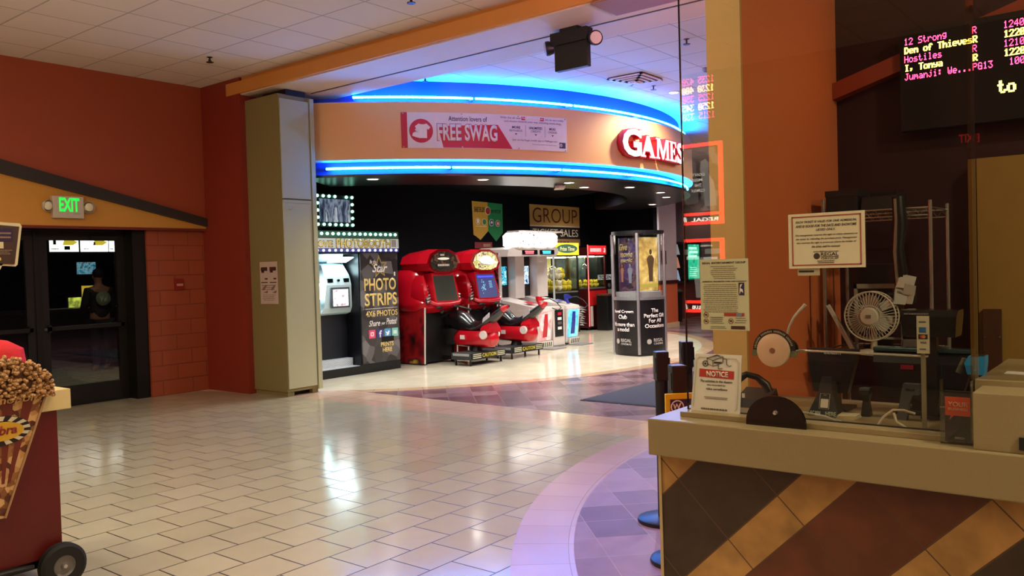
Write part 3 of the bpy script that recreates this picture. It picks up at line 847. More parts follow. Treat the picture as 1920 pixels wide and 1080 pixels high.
for x in (-.15, .04):
    m = MB(); m.prism([(x, -.09), (x + .05, -.05), (x + .11, -.02), (x + .10, -.05), (x + .04, -.10)], (0, -.0047, 0), d=-.001).prism([(x + .03, -.13), (x + .13, -.10), (x + .12, -.135)], (0, -.0047, 0), d=-.001)
    m.build('drawn_picture', M('notice_grey_print', (120, 100, 96), .6), t)

# ================================================================== photo booth
pb = thing('photo_booth', 'black movie photo booth with lit marquee and side panel of gold lettering', 'photo booth', (7.62, 10.06, 0))
PBK = M('booth_black_laminate', (12, 13, 18), .35)
PNAV = M('booth_dark_interior', (10, 14, 26), .5)
GLD = M('booth_gold_print', (226, 200, 120), .4)
W0 = 2.05
MB().box(0, W0 + .02, 0.02, .95, 0, .13).build('plinth', PBK, pb)
# cab: floor of tread plate, rear wall, sides and roof
def tread_material():
    m, nt, p = new_mat('steel_tread_plate')
    p.inputs['Metallic'].default_value = .1; p.inputs['Roughness'].default_value = .35
    tc = nt.nodes.new('ShaderNodeTexCoord'); mp = nt.nodes.new('ShaderNodeMapping')
    mp.inputs['Rotation'].default_value = (0, 0, R_(45)); nt.links.new(tc.outputs['Object'], mp.inputs['Vector'])
    ch = nt.nodes.new('ShaderNodeTexChecker'); ch.inputs['Scale'].default_value = 62
    ch.inputs['Color1'].default_value = rgb((240, 244, 250)); ch.inputs['Color2'].default_value = rgb((120, 130, 140))
    nt.links.new(mp.outputs['Vector'], ch.inputs['Vector']); nt.links.new(ch.outputs[0], p.inputs['Base Color'])
    return m
MB().prism([(0, .131), (1.20, .131), (1.20, .136), (0, .136)], (0, .03, 0), d=.55).box(0.04, 1.2, .20, .34, .136, .255).build('tread_plate_step', tread_material(), pb)
MB().box(0, 1.25, .60, .95, .13, 2.18).box(0, .04, .02, .6, .13, 1.93).build('cab_wall', PNAV, pb)
MB().box(0, 1.25, .0, .62, 1.90, 1.95).build('cab_roof', PBK, pb)
MB().box(1.215, W0, .02, .95, .13, 1.93).build('side_cabinet', PBK, pb)
# console
CN = M('console_pale_blue_plastic', (190, 214, 222), .35)
con = MB().loft([[(.46, .44, .98), (1.10, .44, .98), (1.12, .60, .93), (.44, .60, .93)],
                 [(.50, .40, 1.06), (1.06, .40, 1.06), (1.12, .60, 1.02), (.44, .60, 1.02)],
                 [(.52, .36, 1.42), (1.02, .36, 1.42), (1.10, .60, 1.45), (.46, .60, 1.45)],
                 [(.52, .40, 1.56), (1.02, .40, 1.56), (1.08, .60, 1.56), (.46, .60, 1.56)],
                 [(.56, .52, 1.74), (1.00, .52, 1.74), (1.06, .60, 1.76), (.50, .60, 1.76)]]).build('camera_console', CN, pb)
MB().box(.60, .97, .345, .37, 1.06, 1.38, .004).build('screen_bezel', M('bezel_grey', (60, 70, 78), .4), con)
MB().box(.635, .935, .338, .346, 1.09, 1.35).build('touch_screen', P('booth_screen_picture', [(90, 130, 150), (235, 240, 240), (200, 150, 130), (240, 250, 250), (160, 60, 70), (80, 160, 190)], 14, .3, 1.6, 'noise', 5), con)
MB().loft([[(.56, .405, 1.575), (.99, .405, 1.575), (.97, .50, 1.725), (.58, .50, 1.725)], [(.56, .395, 1.58), (.99, .395, 1.58), (.97, .49, 1.73), (.58, .49, 1.73)]]).build('flash_panel', E('booth_flash_light', (215, 250, 255), 14), con)
MB().loft([[(.46, .25, 1.86), (1.10, .25, 1.86), (1.02, .45, 1.77), (.54, .45, 1.77)], [(.46, .24, 1.90), (1.10, .24, 1.90), (1.10, .60, 1.90), (.46, .60, 1.90)]]).build('top_lamp_hood', CN, pb)
MB().loft([[(.58, .262, 1.851), (1.0, .262, 1.851), (.97, .42, 1.776), (.60, .42, 1.776)], [(.58, .258, 1.842), (1.0, .258, 1.842), (.97, .416, 1.767), (.60, .416, 1.767)]]).build('top_lamp', E('booth_flash_light', (215, 250, 255), 5.5), pb)
for x in (.44, 1.12):
    MB().ball((x, .40, 1.33), (.05, .05, .125), 14, 10).build('side_lamp', E('booth_tube_light', (205, 250, 255), 18), con, True)
MB().cyl((.77, .38, 1.49), (.77, .355, 1.49), .02).build('camera_lens', M('lens_dark', (14, 16, 20), .15), con)
for x in (.56, .88): MB().box(x, x + .10, .362, .39, 1.46, 1.52).build('speaker_grille', M('lens_dark', (14, 16, 20), .15), con)
m = MB()
for z in (.88, .80, .69, .58): m.box(.93, 1.06, .57, .60, z - .035, z + .03)
m.build('bill_acceptor', M('acceptor_dark', (26, 40, 44), .4), pb)
for z in (.90, .70, .59): MB().box(.95, 1.04, .565, .571, z - .012, z + .012).build('acceptor_light', E('acceptor_glow', (110, 200, 200), .9), pb)
sg = MB().box(.54, 1.04, .585, .60, .42, .60).build('info_plate', E('info_plate_glow', (70, 150, 190), .55), pb)
MB().greek(.57, 1.01, .45, .57, 3, .5845, .5, 9).build('plate_print', M('plate_print', (30, 70, 100), .5), sg)
# the console stands forward and to the right in the cab
for o in pb.children:
    if o.name.split('.')[0] in ('camera_console', 'top_lamp', 'bill_acceptor', 'acceptor_light', 'info_plate'):
        for q in [o] + list(o.children):
            for v in q.data.vertices: v.co.x += .16; v.co.y -= .20
MB().box(.56, 1.215, .34, .62, .136, 1.0).build('console_base', PNAV, pb)
# side panel
panel = MB().box(1.235, W0 - .01, -.005, .02, .15, 1.915).build('side_panel', P('panel_film_strip_print', [(46, 42, 44), (66, 62, 64), (92, 88, 90), (58, 54, 56), (110, 106, 108)], 5.5, .4, 0, 'voronoi', 2), pb)
px0 = 1.25; pw = W0 - .02 - px0
def pt(m, s, u0, u1, z0, z1, **k): return m.text(s, px0 + pw * u0, px0 + pw * u1, z0, z1, -.0055, .0012, **k)
for a in (('PHOTO', .07, .95, 1.305, 1.505, .02), ('STRIPS', .07, .97, 1.06, 1.265, .02), ('4X6 PHOTOS', .09, .97, .89, .985, .012), ('PRINTS', .47, .83, .395, .465, .02), ('HERE', .52, .78, .305, .375, .02)):
    pt(MB(), *a[:5], bold=a[5]).build('gold_lettering', GLD, panel)
for a in (('Star', .30, .72, 1.60, 1.735, .02), ('Be the', .23, .42, 1.74, 1.80, .01), ('Share', .16, .47, .735, .83, .008), ('your', .50, .61, .735, .785, 0), ('Photos!', .64, .95, .745, .85, .008)):
    pt(MB(), *a[:5], bold=a[5], shear=.35).build('white_lettering', BWHITE, panel)
MB().box(px0 + pw * .08, px0 + pw * .97, -.0065, -.0055, 1.015, 1.021).build('white_rule', BWHITE, panel)
m = MB(); sx, sz, q = px0 + pw * .50, 1.685, []
for i in range(10):
    rr = (.19, .085)[i % 2]; a = R_(94 + 36 * i); q.append((sx + rr * .95 * math.cos(a), sz + rr * 1.05 * math.sin(a)))
q2 = [((x - sx) * .78 + sx, (z - sz) * .78 + sz) for x, z in q]
for i in range(10): m.prism([q[i], q[(i + 1) % 10], q2[(i + 1) % 10], q2[i]], (0, -.0052, 0), d=-.0008)
m.build('star_outline', M('star_gold', (176, 150, 84), .4), panel)
def icon(u, col, name):
    x = px0 + pw * u; return MB().box(x - .068, x + .068, -.0075, -.005, .545, .68, .0).build(name, M(name + '_tile', col, .4), panel), x
i1, x = icon(.24, (212, 70, 110), 'photo_app_icon')
MB().lathe([(.018, 0), (.026, 0), (.026, .001), (.018, .001)], (x, -.0076, .612), (0, -1, 0)).lathe([(.040, 0), (.048, 0), (.048, .001), (.040, .001)], (x, -.0076, .612), (0, -1, 0), 4, 45, 405).cyl((x + .022, -.0076, .636), (x + .022, -.0086, .636), .005).build('icon_glyph', BWHITE, i1)
i2, x = icon(.46, (58, 56, 130), 'letter_f_icon'); MB().text('f', x - .025, x + .035, .548, .66, -.0076, .001, .03).build('icon_glyph', BWHITE, i2)
i3, x = icon(.67, (66, 150, 196), 'bird_icon')
MB().prism([(-.045, -.03), (-.01, -.025), (-.035, -.005), (-.045, .03), (-.005, .005), (.01, .03), (.035, .03), (.05, .015), (.035, .01), (.025, -.025), (-.005, -.045)], (x, -.0076, .612), d=-.001).build('icon_glyph', BWHITE, i3)
i4, x = icon(.88, (120, 190, 180), 'message_icon'); MB().box(x - .04, x + .04, -.0085, -.0075, .585, .64).build('icon_glyph', M('pale_teal', (200, 226, 220), .4), i4)
MB().box(px0 + pw * .50, px0 + pw * .84, -.009, -.004, .475, .555).build('print_slot', M('slot_black', (8, 8, 10), .3), panel)
MB().box(px0 + pw * .90, px0 + pw * .94, -.007, -.005, 1.535, 1.60).build('panel_sticker', BWHITE, panel)
# marquee
mq = MB().box(.02, W0, -.03, .40, 1.92, 2.255).build('marquee', M('marquee_dark_green', (14, 40, 34), .4), pb)
MB().box(.02, W0 - .005, -.042, -.03, 1.985, 2.135).build('marquee_band', E('marquee_lit_band', (200, 200, 190), .85), mq)
for w_, a, b, c, d in (('MOVIE', .30, .66, 2.005, 2.095), ('PHOTOBOOTH', .74, W0 - .20, 1.995, 2.125)):
    l = MB().text(w_, a, b, c, d, -.0432, .002, .02).build('marquee_lettering', M('marquee_gold', (236, 206, 110), .4), mq)
    MB().text(w_, a - .012, b + .012, c - .008, d + .008, -.0423, .0009, .055).build('lettering_outline', M('marquee_outline', (60, 40, 24), .4), l)
MB().box(W0 - .17, W0 - .06, -.0445, -.042, 2.0, 2.125).box(W0 - .035, W0 - .022, -.0445, -.042, 2.0, 2.125).build('blank_window', M('marquee_white', (190, 190, 190), .4), mq)
MB().box(.02, W0, -.036, -.03, 1.925, 1.98).build('lower_bulb_strip', E('blue_strip_glow', (30, 34, 150), .6), mq)
MB().box(.02, W0, -.036, -.03, 2.14, 2.25).build('upper_bulb_strip', E('green_strip_glow', (10, 90, 60), .35), mq)
GB = E('green_white_bulb', (150, 255, 215), 4.5); VB = E('violet_white_bulb', (205, 205, 255), 3.5)
b0 = MB().ball((0, 0, 0), (.024, .024, .024), 10, 6).build('bulb', GB, mq, True); b0.location = (W0 - .08, -.05, 2.205)
for k in range(1, 17): part_copy(b0, mq, (W0 - .08 - k * .108, -.05, 2.205))
b1 = MB().ball((0, 0, 0), (.02, .02, .02), 10, 6).build('bulb', VB, mq, True); b1.location = (W0 - .07, -.05, 1.952)
for k in range(1, 16): part_copy(b1, mq, (W0 - .07 - k * .115, -.05, 1.952))
# topper
tp = MB().box(.40, 1.135, .0, .12, 2.31, 2.80).build('topper', M('topper_dark', (8, 20, 22), .4), pb)
MB().box(.46, .52, .03, .09, 2.25, 2.32).box(1.03, 1.09, .03, .09, 2.25, 2.32).build('topper_post', PBK, tp)
MB().box(.47, 1.065, -.004, .0, 2.385, 2.735).build('topper_screen', P('topper_picture', [(18, 24, 40), (60, 74, 98), (130, 146, 170), (50, 60, 84), (190, 200, 214), (30, 36, 54)], 7, .2, .6, 'noise', 5, (1, 1, .35)), tp)
for k in range(7):
    for z in (2.345, 2.775):
        if k == 4 and z > 2.7: continue
        part_copy(b0, tp, (.43 + k * .1125, -.012, z))
for k in range(3):
    for x in (.43, 1.105): part_copy(b0, tp, (x, -.012, 2.45 + k * .107))

# ================================================================== arcade machines
RSH = M('red_moulded_plastic', (176, 12, 30), .22, var=.04, coat=.4)
CHR = M('chrome_plastic', (214, 210, 206), .15, .9)
ABK = M('arcade_black', (12, 12, 14), .4)
DGR = M('platform_dark_grey', (44, 44, 48), .5)
LGR = M('platform_light_edge', (150, 150, 152), .4)
YEL = M('caution_yellow', (206, 190, 50), .4)
def sup(cx, hw, y0, y1, z, n=16, p=3.0, tilt=0.0):
    """rounded rectangle ring"""
    cy = (y0 + y1) / 2; hy = (y1 - y0) / 2; out = []
    for i in range(n):
        a = 2 * math.pi * (i + .5) / n; c, s_ = math.cos(a), math.sin(a)
        out.append((cx + hw * math.copysign(abs(c) ** (2 / p), c), cy + hy * math.copysign(abs(s_) ** (2 / p), s_), z + tilt * s_))
    return out
FLAME = P('flame_side_art', [(24, 14, 14), (110, 14, 20), (150, 20, 26), (40, 18, 16), (214, 170, 64)], 2.3, .35, 0, 'noise', 3)
def racer(loc, label, screen, marquee, glare):
    SX = .84
    t = thing('motorcycle_arcade_machine', label, 'arcade machine', loc, 0, 'red motorcycle arcade machines')
    MB().box(-.47, .47, .06, .82, .03, .95).build('lower_cabinet', ABK, t)
    for s in (-1, 1):
        p = MB().prism([(0, .02), (.84, .02), (.84, .98), (-.04, .98)], (s * .485 - .012, 0, 0), (0, 1, 0), (0, 0, 1), (1, 0, 0), .024).build('side_panel', FLAME, t)
        MB().prism([(-.012, .02), (.004, .02), (-.036, .98), (-.052, .98)], (s * .485 - .014, 0, 0), (0, 1, 0), (0, 0, 1), (1, 0, 0), .028).build('edge_trim', M('pale_edge_trim', (206, 196, 186), .4), p)
    MB().cyl((-.42, .02, .035), (-.42, .08, .035), .035).build('caster', ABK, t); MB().cyl((.42, .02, .035), (.42, .08, .035), .035).build('caster', ABK, t)
    sh = MB().loft([sup(0, .47, -.06, .80, .88), sup(0, .55, -.20, .82, .97), sup(0, .57, -.18, .82, 1.06), sup(0, .53, -.05, .82, 1.16),
                    sup(0, .535, .0, .82, 1.34), sup(0, .51, .04, .82, 1.50), sup(0, .45, .09, .80, 1.58), sup(0, .40, .14, .78, 1.62)]).build('red_shell', RSH, t, True)
    # moulded cheeks either side of the screen and the brow above it
    for s in (-1, 1):
        MB().loft([sup(s * .44, .05, -.06, .3, 1.05, 10), sup(s * .46, .085, -.10, .3, 1.18, 10), sup(s * .44, .08, -.05, .3, 1.38, 10), sup(s * .40, .05, .04, .3, 1.52, 10)]).build('cheek', RSH, sh, True)
    MB().tube([(-.44, -.14, 1.07), (-.33, -.19, 1.03), (0, -.21, 1.015), (.33, -.19, 1.03), (.44, -.14, 1.07)], .035, 10).build('lower_lip', RSH, sh, True)
    bz = MB().loft([[(-.355, -.20, 1.05), (.355, -.20, 1.05), (.335, -.09, 1.56), (-.335, -.09, 1.56)], [(-.335, .1, 1.06), (.335, .1, 1.06), (.31, .2, 1.535), (-.31, .2, 1.535)]]).build('screen_surround', RSH, t)
    MB().loft([[(-.315, -.197, 1.085), (.315, -.197, 1.085), (.30, -.106, 1.51), (-.30, -.106, 1.51)], [(-.315, -.15, 1.085), (.315, -.15, 1.085), (.30, -.06, 1.51), (-.30, -.06, 1.51)]]).build('screen', screen, bz)
    if glare:
        u, v = Vector((1, 0, 0)), Vector((0, .091, .425)).normalized(); o = Vector((-.29, -.200, 1.09))
        m = MB(); m.prism([(.02, .37), (.54, .37), (.54, .40), (.02, .40)], o, u, v, (0, -1, 0), .001)
        m.build('screen_title_bar', E('screen_blue_bar', (60, 60, 255), 2.2), bz)
        m = MB(); rd = random.Random(4)
        for k in range(26): x, z = rd.gauss(.16, .04), rd.gauss(.21, .06); m.box(0, .02, 0, .001, 0, .02, mat=Matrix.Translation(o + u * x + v * z) @ Matrix.Rotation(rd.random() * 3, 4, 'Y'))
        for k in range(4): m.prism([(.36, .18 + k * .035), (.46, .18 + k * .035), (.46, .195 + k * .035), (.36, .195 + k * .035)], o, u, v, (0, -1, 0), .001)
        m.build('screen_picture', E('screen_cyan_lines', (130, 200, 230), 1.1), bz)
    # marquee head
    oval = [(-.50, .10), (-.40, .26), (-.16, .34), (.16, .34), (.40, .26), (.50, .10), (.42, -.02), (.18, -.07), (-.18, -.07), (-.42, -.02)]
    def ringm(y, k, dz=0): return [(x * k, y, 1.62 + z * k + dz) for x, z in oval]
    hd = MB().loft([ringm(-.10, .93), ringm(-.13, 1.0), ringm(.10, 1.02), ringm(.60, .80, .02)]).build('marquee_head', RSH, t)
    in_ = [(x * .82, z * .80 + .025) for x, z in oval]
    mq = MB().prism(in_, (0, -.132, 1.62), d=-.012).build('marquee_panel', marquee, hd)
    if glare: MB().ball((0, -.145, 1.77), (.17, .004, .075)).ball((.12, -.145, 1.735), (.12, .004, .05)).build('marquee_lamp_glow', E('marquee_glow', (255, 250, 225), 3), mq, True)
    else: MB().ball((-.02, -.145, 1.80), (.15, .003, .022)).build('marquee_lamp_glow', E('marquee_faint_glow', (255, 246, 220), .9), mq, True)
    MB().greek(-.2, .16, 1.66, 1.72, 1, -.1445, .6, 5).box(-.10, .0, -.146, -.1445, 1.85, 1.88).build('marquee_print', M('pale_marquee_print', (226, 220, 210), .4), mq)
    # chrome engine castings on the left flank, wing badge on the lip
    for k in range(7):
        z = 1.06 + .05 * k; x = -.455 + .012 * (k % 3)
        MB().cyl((x - .05, -.10 + .018 * k, z), (x + .055, -.115 + .018 * k, z + .03), .026, .02, 10).build('chrome_casting', CHR, t, True)
    for k in range(3): MB().ball((.44, -.12, 1.08 + .05 * k), (.035, .03, .02)).build('chrome_casting', CHR, t, True)
    MB().prism([(-.19, .03), (-.05, .02), (0, .035), (.05, .02), (.19, .03), (.12, -.005), (.04, -.02), (0, -.035), (-.04, -.02), (-.12, -.005)], (.05, -.19, 1.02), (1, 0, 0), (0, .35, 1), (0, -1, 0), .012).build('wing_badge', M('badge_gold', (214, 190, 120), .3, .5), t)
    for s in (-1, 1): MB().ball((s * .25, -.19, .975), (.10, .03, .03), 14, 8).build('shell_opening', ABK, sh, True)
    for o in t.children:
        for q in [o] + list(o.children):
            for v in q.data.vertices: v.co.x *= SX
    # bike on its platform
    bx = .25
    pl = MB().box(bx - .45, bx + .45, -.86, -.42, .10, .215, .006).build('platform', DGR, t)
    MB().box(bx - .455, bx - .449, -.82, -.46, .165, .205).build('platform_edge_strip', LGR, pl)
    cb = MB().box(bx - .44, bx + .44, -.872, -.86, .105, .215).build('caution_board', ABK, pl)
    MB().text('CAUTION', bx - .17, bx + .19, .13, .195, -.8725, .002, .02).build('caution_lettering', YEL, cb)
    for x0, x1 in ((bx - .41, bx - .20), (bx + .22, bx + .42)):
        m = MB()
        for z in (.125, .155, .185): m.box(x0, x1, -.874, -.8725, z, z + .014)
        m.build('caution_small_print', M('caution_pale_print', (200, 200, 170), .4), cb)
    for x in (bx - .4, bx + .4):
        for y in (-.8, -.48): MB().cyl((x, y, 0), (x, y, .10), .02, .014, 8).build('foot', ABK, pl)
    MB().box(bx - .12, bx + .12, -.42, .05, .05, .12).cyl((bx, -.60, .21), (bx, -.60, .30), .11, .08).build('swivel_post', ABK, t)
    MB().loft([sup(bx, .10, y0, y1, z, 14, 2.6) for z, y0, y1 in ((.285, -.98, -.22),)] + [sup(bx, w, y0, y1, z, 14, 2.8) for w, y0, y1, z in ((.17, -1.03, -.16, .33), (.19, -1.05, -.14, .42), (.18, -1.04, -.16, .50), (.14, -1.0, -.22, .56))]).build('bike_belly', RSH, t, True)
    MB().loft([[(bx + dx, -.92 + dy, z) for dx, dy in ((-.15, -.1), (.15, -.1), (.15, .1), (-.15, .1))] for z, dy0 in ((.54, 0), (.60, 0))] + [[(bx + dx, -.93 + dy, .70) for dx, dy in ((-.10, -.06), (.10, -.06), (.10, .06), (-.10, .06))]]).build('tail_bracket', RSH, t)
    for x in (bx - .17, bx + .17): MB().cyl((x - .02, -.90, .50), (x + .02, -.90, .50), .07, .07, 18).build('badge_disc', M('disc_white', (210, 200, 196), .4), t)
    MB().box(bx - .195, bx - .188, -.50, -.40, .42, .49, mat=None).build('white_badge', M('disc_white', (210, 200, 196), .4), t)
    def br(y, zb, zt, hw): return [(bx + hw * math.cos(a), y, (zb + zt) / 2 + (zt - zb) / 2 * math.sin(a)) for a in [2 * math.pi * i / 12 for i in range(12)]]
    MB().loft([br(.12, .62, .74, .06), br(-.04, .58, .86, .14), br(-.22, .54, .92, .17), br(-.40, .52, .86, .16), br(-.56, .52, .72, .15), br(-.72, .54, .72, .15), br(-.92, .64, .81, .14), br(-1.10, .76, .92, .11), br(-1.22, .86, .985, .07)]).build('seat_and_tank', M('gloss_black_plastic', (14, 13, 16), .25, coat=.3), t, True)
    MB().loft([br(-1.20, .86, .985, .075), br(-1.27, .90, 1.0, .06), br(-1.30, .935, .99, .03)]).build('tail_tip', RSH, t, True)
    MB().prism([(-1.02, .80), (-.86, .70), (-.88, .78), (-1.02, .88)], (bx - .142, 0, 0), (0, 1, 0), (0, 0, 1), (1, 0, 0), .012).build('tail_plate', M('plate_silver', (200, 196, 200), .3, .3), t)
    hb = MB().tube([(bx - .34, -.14, .90), (bx - .2, -.02, .96), (bx, .02, .97), (bx + .2, -.02, .96), (bx + .34, -.14, .90)], .018, 8).build('handlebar', ABK, t, True)
    for s in (-1, 1): MB().cyl((bx + s * .30, -.11, .915), (bx + s * .37, -.165, .888), .026, .026, 10).build('grip', M('grip_rubber', (24, 24, 26), .7), hb, True)
    MB().loft([[(bx + s, -.05, .58) for s in (-.17, .17)] + [(bx + s, .06, .58) for s in (.17, -.17)], [(bx + s, -.02, .3) for s in (-.12, .12)] + [(bx + s, .06, .3) for s in (.12, -.12)]]).build('fork', ABK, t)
    return t
racer((10.53, 9.95, 0), 'red motorcycle ride game with dark switched off screen, next to the photo booth',
      M('dark_grey_screen', (58, 62, 54), .12, coat=.3), P('marquee_art_dim', [(24, 24, 22), (60, 60, 50), (40, 36, 34), (120, 90, 70), (30, 30, 28)], 9, .2, .12, 'noise', 4), False)
racer((11.66, 9.97, 0), 'red motorcycle ride game with lit blue screen and glowing round marquee',
      E('blue_screen', (24, 40, 120), .9), P('marquee_art_lit', [(60, 50, 30), (230, 220, 170), (150, 150, 60), (240, 240, 220), (170, 60, 40)], 9, .2, 1.0, 'noise', 4), True)

# ------------------------------------------------------------------ twin shooting game
GW = M('white_cabinet_laminate', (206, 196, 190), .35)
t = thing('shooting_arcade_machine', 'white twin shooting game with glowing top sign, two screens and two gun pedestals', 'arcade machine', (13.0, 10.6, 0))
MB().box(0, 1.62, .30, .95, .04, 1.84).build('rear_cabinet', GW, t)
MB().box(-.012, 0, .02, .52, .40, 1.92).build('side_art_panel', P('dark_side_art', [(24, 14, 18), (40, 20, 24), (30, 16, 20), (150, 40, 44), (60, 26, 28), (220, 200, 190)], 9, .3, 0, 'noise', 5), t)
MB().box(-.02, .0, .0, .02, .40, 1.92).build('side_edge_strip', M('pale_strip', (200, 190, 190), .3), t)
for x0, x1 in ((0, .05), (.50, .80), (1.25, 1.62)):
    MB().prism([(x0, 0), (x1, 0), (x1 - .02, .3), (x0 + .02, .3)], (0, 0, .98), (1, 0, 0), (0, 1, 0), (0, 0, 1), .88).build('screen_wing', GW, t)
for i, x0 in enumerate((.05, .80)):
    b = MB().box(x0, x0 + .45, .20, .30, .98, 1.84).build('screen_recess', ABK, t)
    MB().box(x0 + .05, x0 + .40, .19, .20, 1.26, 1.64).build('screen', P('shooter_screen_%d' % i, [(10, 30, 50), (20, 90, 130), (60, 190, 220), (30, 60, 80), (170, 230, 240), (16, 30, 46)] if i == 0 else [(10, 16, 40), (40, 80, 130), (210, 235, 250), (20, 40, 80), (170, 210, 240), (240, 250, 255)], 11, .2, 1.6, 'noise', 6), b)
    MB().greek(x0 + .06, x0 + .3, 1.20, 1.225, 1, .1995, .5, 8 + i).build('screen_caption', M('caption_grey', (150, 150, 150), .4), b)
hood = MB().prism([(-.02, 1.84), (.02, 1.98), (.18, 2.03), (1.66, 2.03), (1.74, 1.98), (1.74, 1.90), (1.66, 1.84)], (0, -.22, 0), d=.85).build('hood', GW, t)
for x0, x1, c, n in ((.46, .98, (255, 90, 100), 'red_status_display'), (1.06, 1.58, (60, 190, 255), 'blue_status_display')):
    d = MB().box(x0, x1, -.228, -.22, 1.875, 1.965).build(n, M('display_black', (20, 16, 20), .2), hood)
    MB().greek(x0 + .08, x1 - .10, 1.885, 1.955, 2, -.2285, .75, 3).build('display_segment', E(n + '_glow', c, 3.2), d)
mqr = [(.22, 2.06), (.34, 2.03), (1.52, 2.03), (1.66, 2.10), (1.66, 2.26), (1.54, 2.33), (.34, 2.33), (.22, 2.26)]
mq = MB().prism(mqr, (0, -.26, 0), d=.34).build('glowing_marquee', P('glowing_marquee_art', [(255, 255, 250), (255, 250, 240), (255, 255, 255), (250, 240, 220), (90, 90, 90), (255, 255, 255)], 6, .3, 4.5, 'noise', 5), t)
MB().prism([(.26, 2.32), (1.86, 2.335), (1.80, 2.365), (.26, 2.36)], (0, -.30, 0), d=.3).build('marquee_cap', GW, mq)
m = MB(); rd = random.Random(11)
for k in range(16):
    x, z = rd.uniform(.32, 1.5), rd.uniform(2.06, 2.30)
    m.prism([(x, z), (x + rd.uniform(.02, .07), z + rd.uniform(0, .05)), (x + rd.uniform(.03, .05), z - .012)], (0, -.2615, 0), d=-.002)
m.build('marquee_splatter', M('dark_splatter', (60, 60, 64), .5), mq)
def pedestal(x0, x1, mat_p, glow, name, gmat, gname):
    p = MB().loft([[(x0, -.84, .06), (x1, -.84, .06), (x1 + .03, .1, .06), (x0 - .03, .1, .06)], [(x0, -.84, .14), (x1, -.84, .14), (x1 + .03, .15, .14), (x0 - .03, .15, .14)],
                   [(x0 - .02, -.90, .74), (x1 + .02, -.90, .74), (x1 + .03, .25, .74), (x0 - .03, .25, .74)], [(x0 - .01, -.88, .80), (x1 + .01, -.88, .80), (x1 + .03, .28, 1.02), (x0 - .03, .28, 1.02)]]).build(name, GW, t)
    MB().loft([[(x0 + .05, -.853, .16), (x1 - .05, -.853, .16), (x1 - .03, -.905, .72), (x0 + .03, -.905, .72)], [(x0 + .05, -.83, .16), (x1 - .05, -.83, .16), (x1 - .03, -.88, .72), (x0 + .03, -.88, .72)]]).build('glow_panel', glow, p)
    mm = MB()
    cx = (x0 + x1) / 2
    mm.loft([[(cx - .08, -.862, .22), (cx + .07, -.862, .22), (cx + .08, -.89, .50), (cx - .05, -.89, .50)], [(cx - .08, -.856, .22), (cx + .07, -.856, .22), (cx + .08, -.88, .50), (cx - .05, -.88, .50)]])
    mm.loft([[(cx - .06, -.895, .50), (cx + .07, -.895, .50), (cx + .05, -.91, .68), (cx - .04, -.91, .68)], [(cx - .06, -.88, .50), (cx + .07, -.88, .50), (cx + .05, -.89, .68), (cx - .04, -.89, .68)]])
    mm.build('figure_print', gmat, p)
    MB().prism([(0, 0), (.26, 0), (.22, .16), (.02, .16)], (x0 + .08, -.62, .885), (1, 0, 0), (0, 1, .24), (0, -.24, 1), .006).build('instruction_plate', gmat, p)
    # gun lying in its cradle, cable to the side
    g = MB().loft([[(cx - .02, -.80, .84), (cx + .025, -.80, .84), (cx + .025, -.75, .84), (cx - .02, -.75, .84)], [(cx - .025, -.74, .95), (cx + .025, -.74, .95), (cx + .025, -.68, .95), (cx - .025, -.68, .95)]])
    g.box(cx - .04, cx + .17, -.745, -.69, .94, .99, .010).box(cx + .02, cx + .11, -.74, -.695, .985, 1.02, .008).box(cx - .04, cx + .01, -.75, -.685, .98, 1.03, .008).build(gname, gmat, p)
    MB().tube([(cx + .17, -.71, .965), (cx + .34, -.76, .97), (cx + .46, -.84, .89), (cx + .46, -.95, .78), (cx + .34, -.95, .74), (cx + .18, -.93, .79)], .010, 8).build('gun_cable', M('cable_black', (18, 18, 20), .5), p, True)
    fp = MB().box(x0 + .02, x1 + .02, -1.20, -.86, .0, .02).build('foot_plate', M('foot_plate_steel', (150, 148, 148), .4, .5), t)
    hz = MB().box(x0 + .06, x1 - .02, -.90, -.87, .02, .14).build('hazard_board', M('hazard_white', (220, 216, 200), .4), t)
    m2 = MB()
    for k in range(5): m2.prism([(x0 + .09 + .065 * k, .035), (x0 + .12 + .065 * k, .035), (x0 + .15 + .065 * k, .125), (x0 + .12 + .065 * k, .125)], (0, -.902, 0), d=-.001)
    m2.build('hazard_stripe', M('hazard_black_olive', (70, 66, 16), .4), hz)
pedestal(.06, .52, None, P('pink_glow_panel', [(255, 150, 150), (255, 190, 185), (240, 120, 120), (255, 170, 170)], 4, .3, .75, 'noise', 2), 'red_pedestal', M('gun_red', (190, 24, 40), .3), 'red_gun')
pedestal(1.04, 1.48, None, P('blue_glow_panel', [(60, 190, 255), (120, 220, 255), (60, 160, 255), (90, 200, 255)], 4, .3, 1.1, 'noise', 2), 'blue_pedestal', M('gun_blue', (40, 50, 150), .3), 'blue_gun')
tw = MB().box(.58, .98, -.86, -.30, .02, .80, .01).build('coin_tower', GW, t)
MB().box(.64, .92, -.872, -.858, .20, .74, .004).build('coin_panel', ABK, tw)
for k, (z, mm) in enumerate(((.66, SIGNR), (.56, BWHITE), (.47, M('slot_grey', (90, 84, 84), .4)), (.37, BWHITE))):
    MB().box(.72, .85, -.880, -.871, z - .028, z + .028, .003).build('coin_slot', mm, tw)
MB().box(.60, .96, -.9, -.3, .0, .03).build('tower_base', M('base_grey', (120, 114, 112), .5), tw)

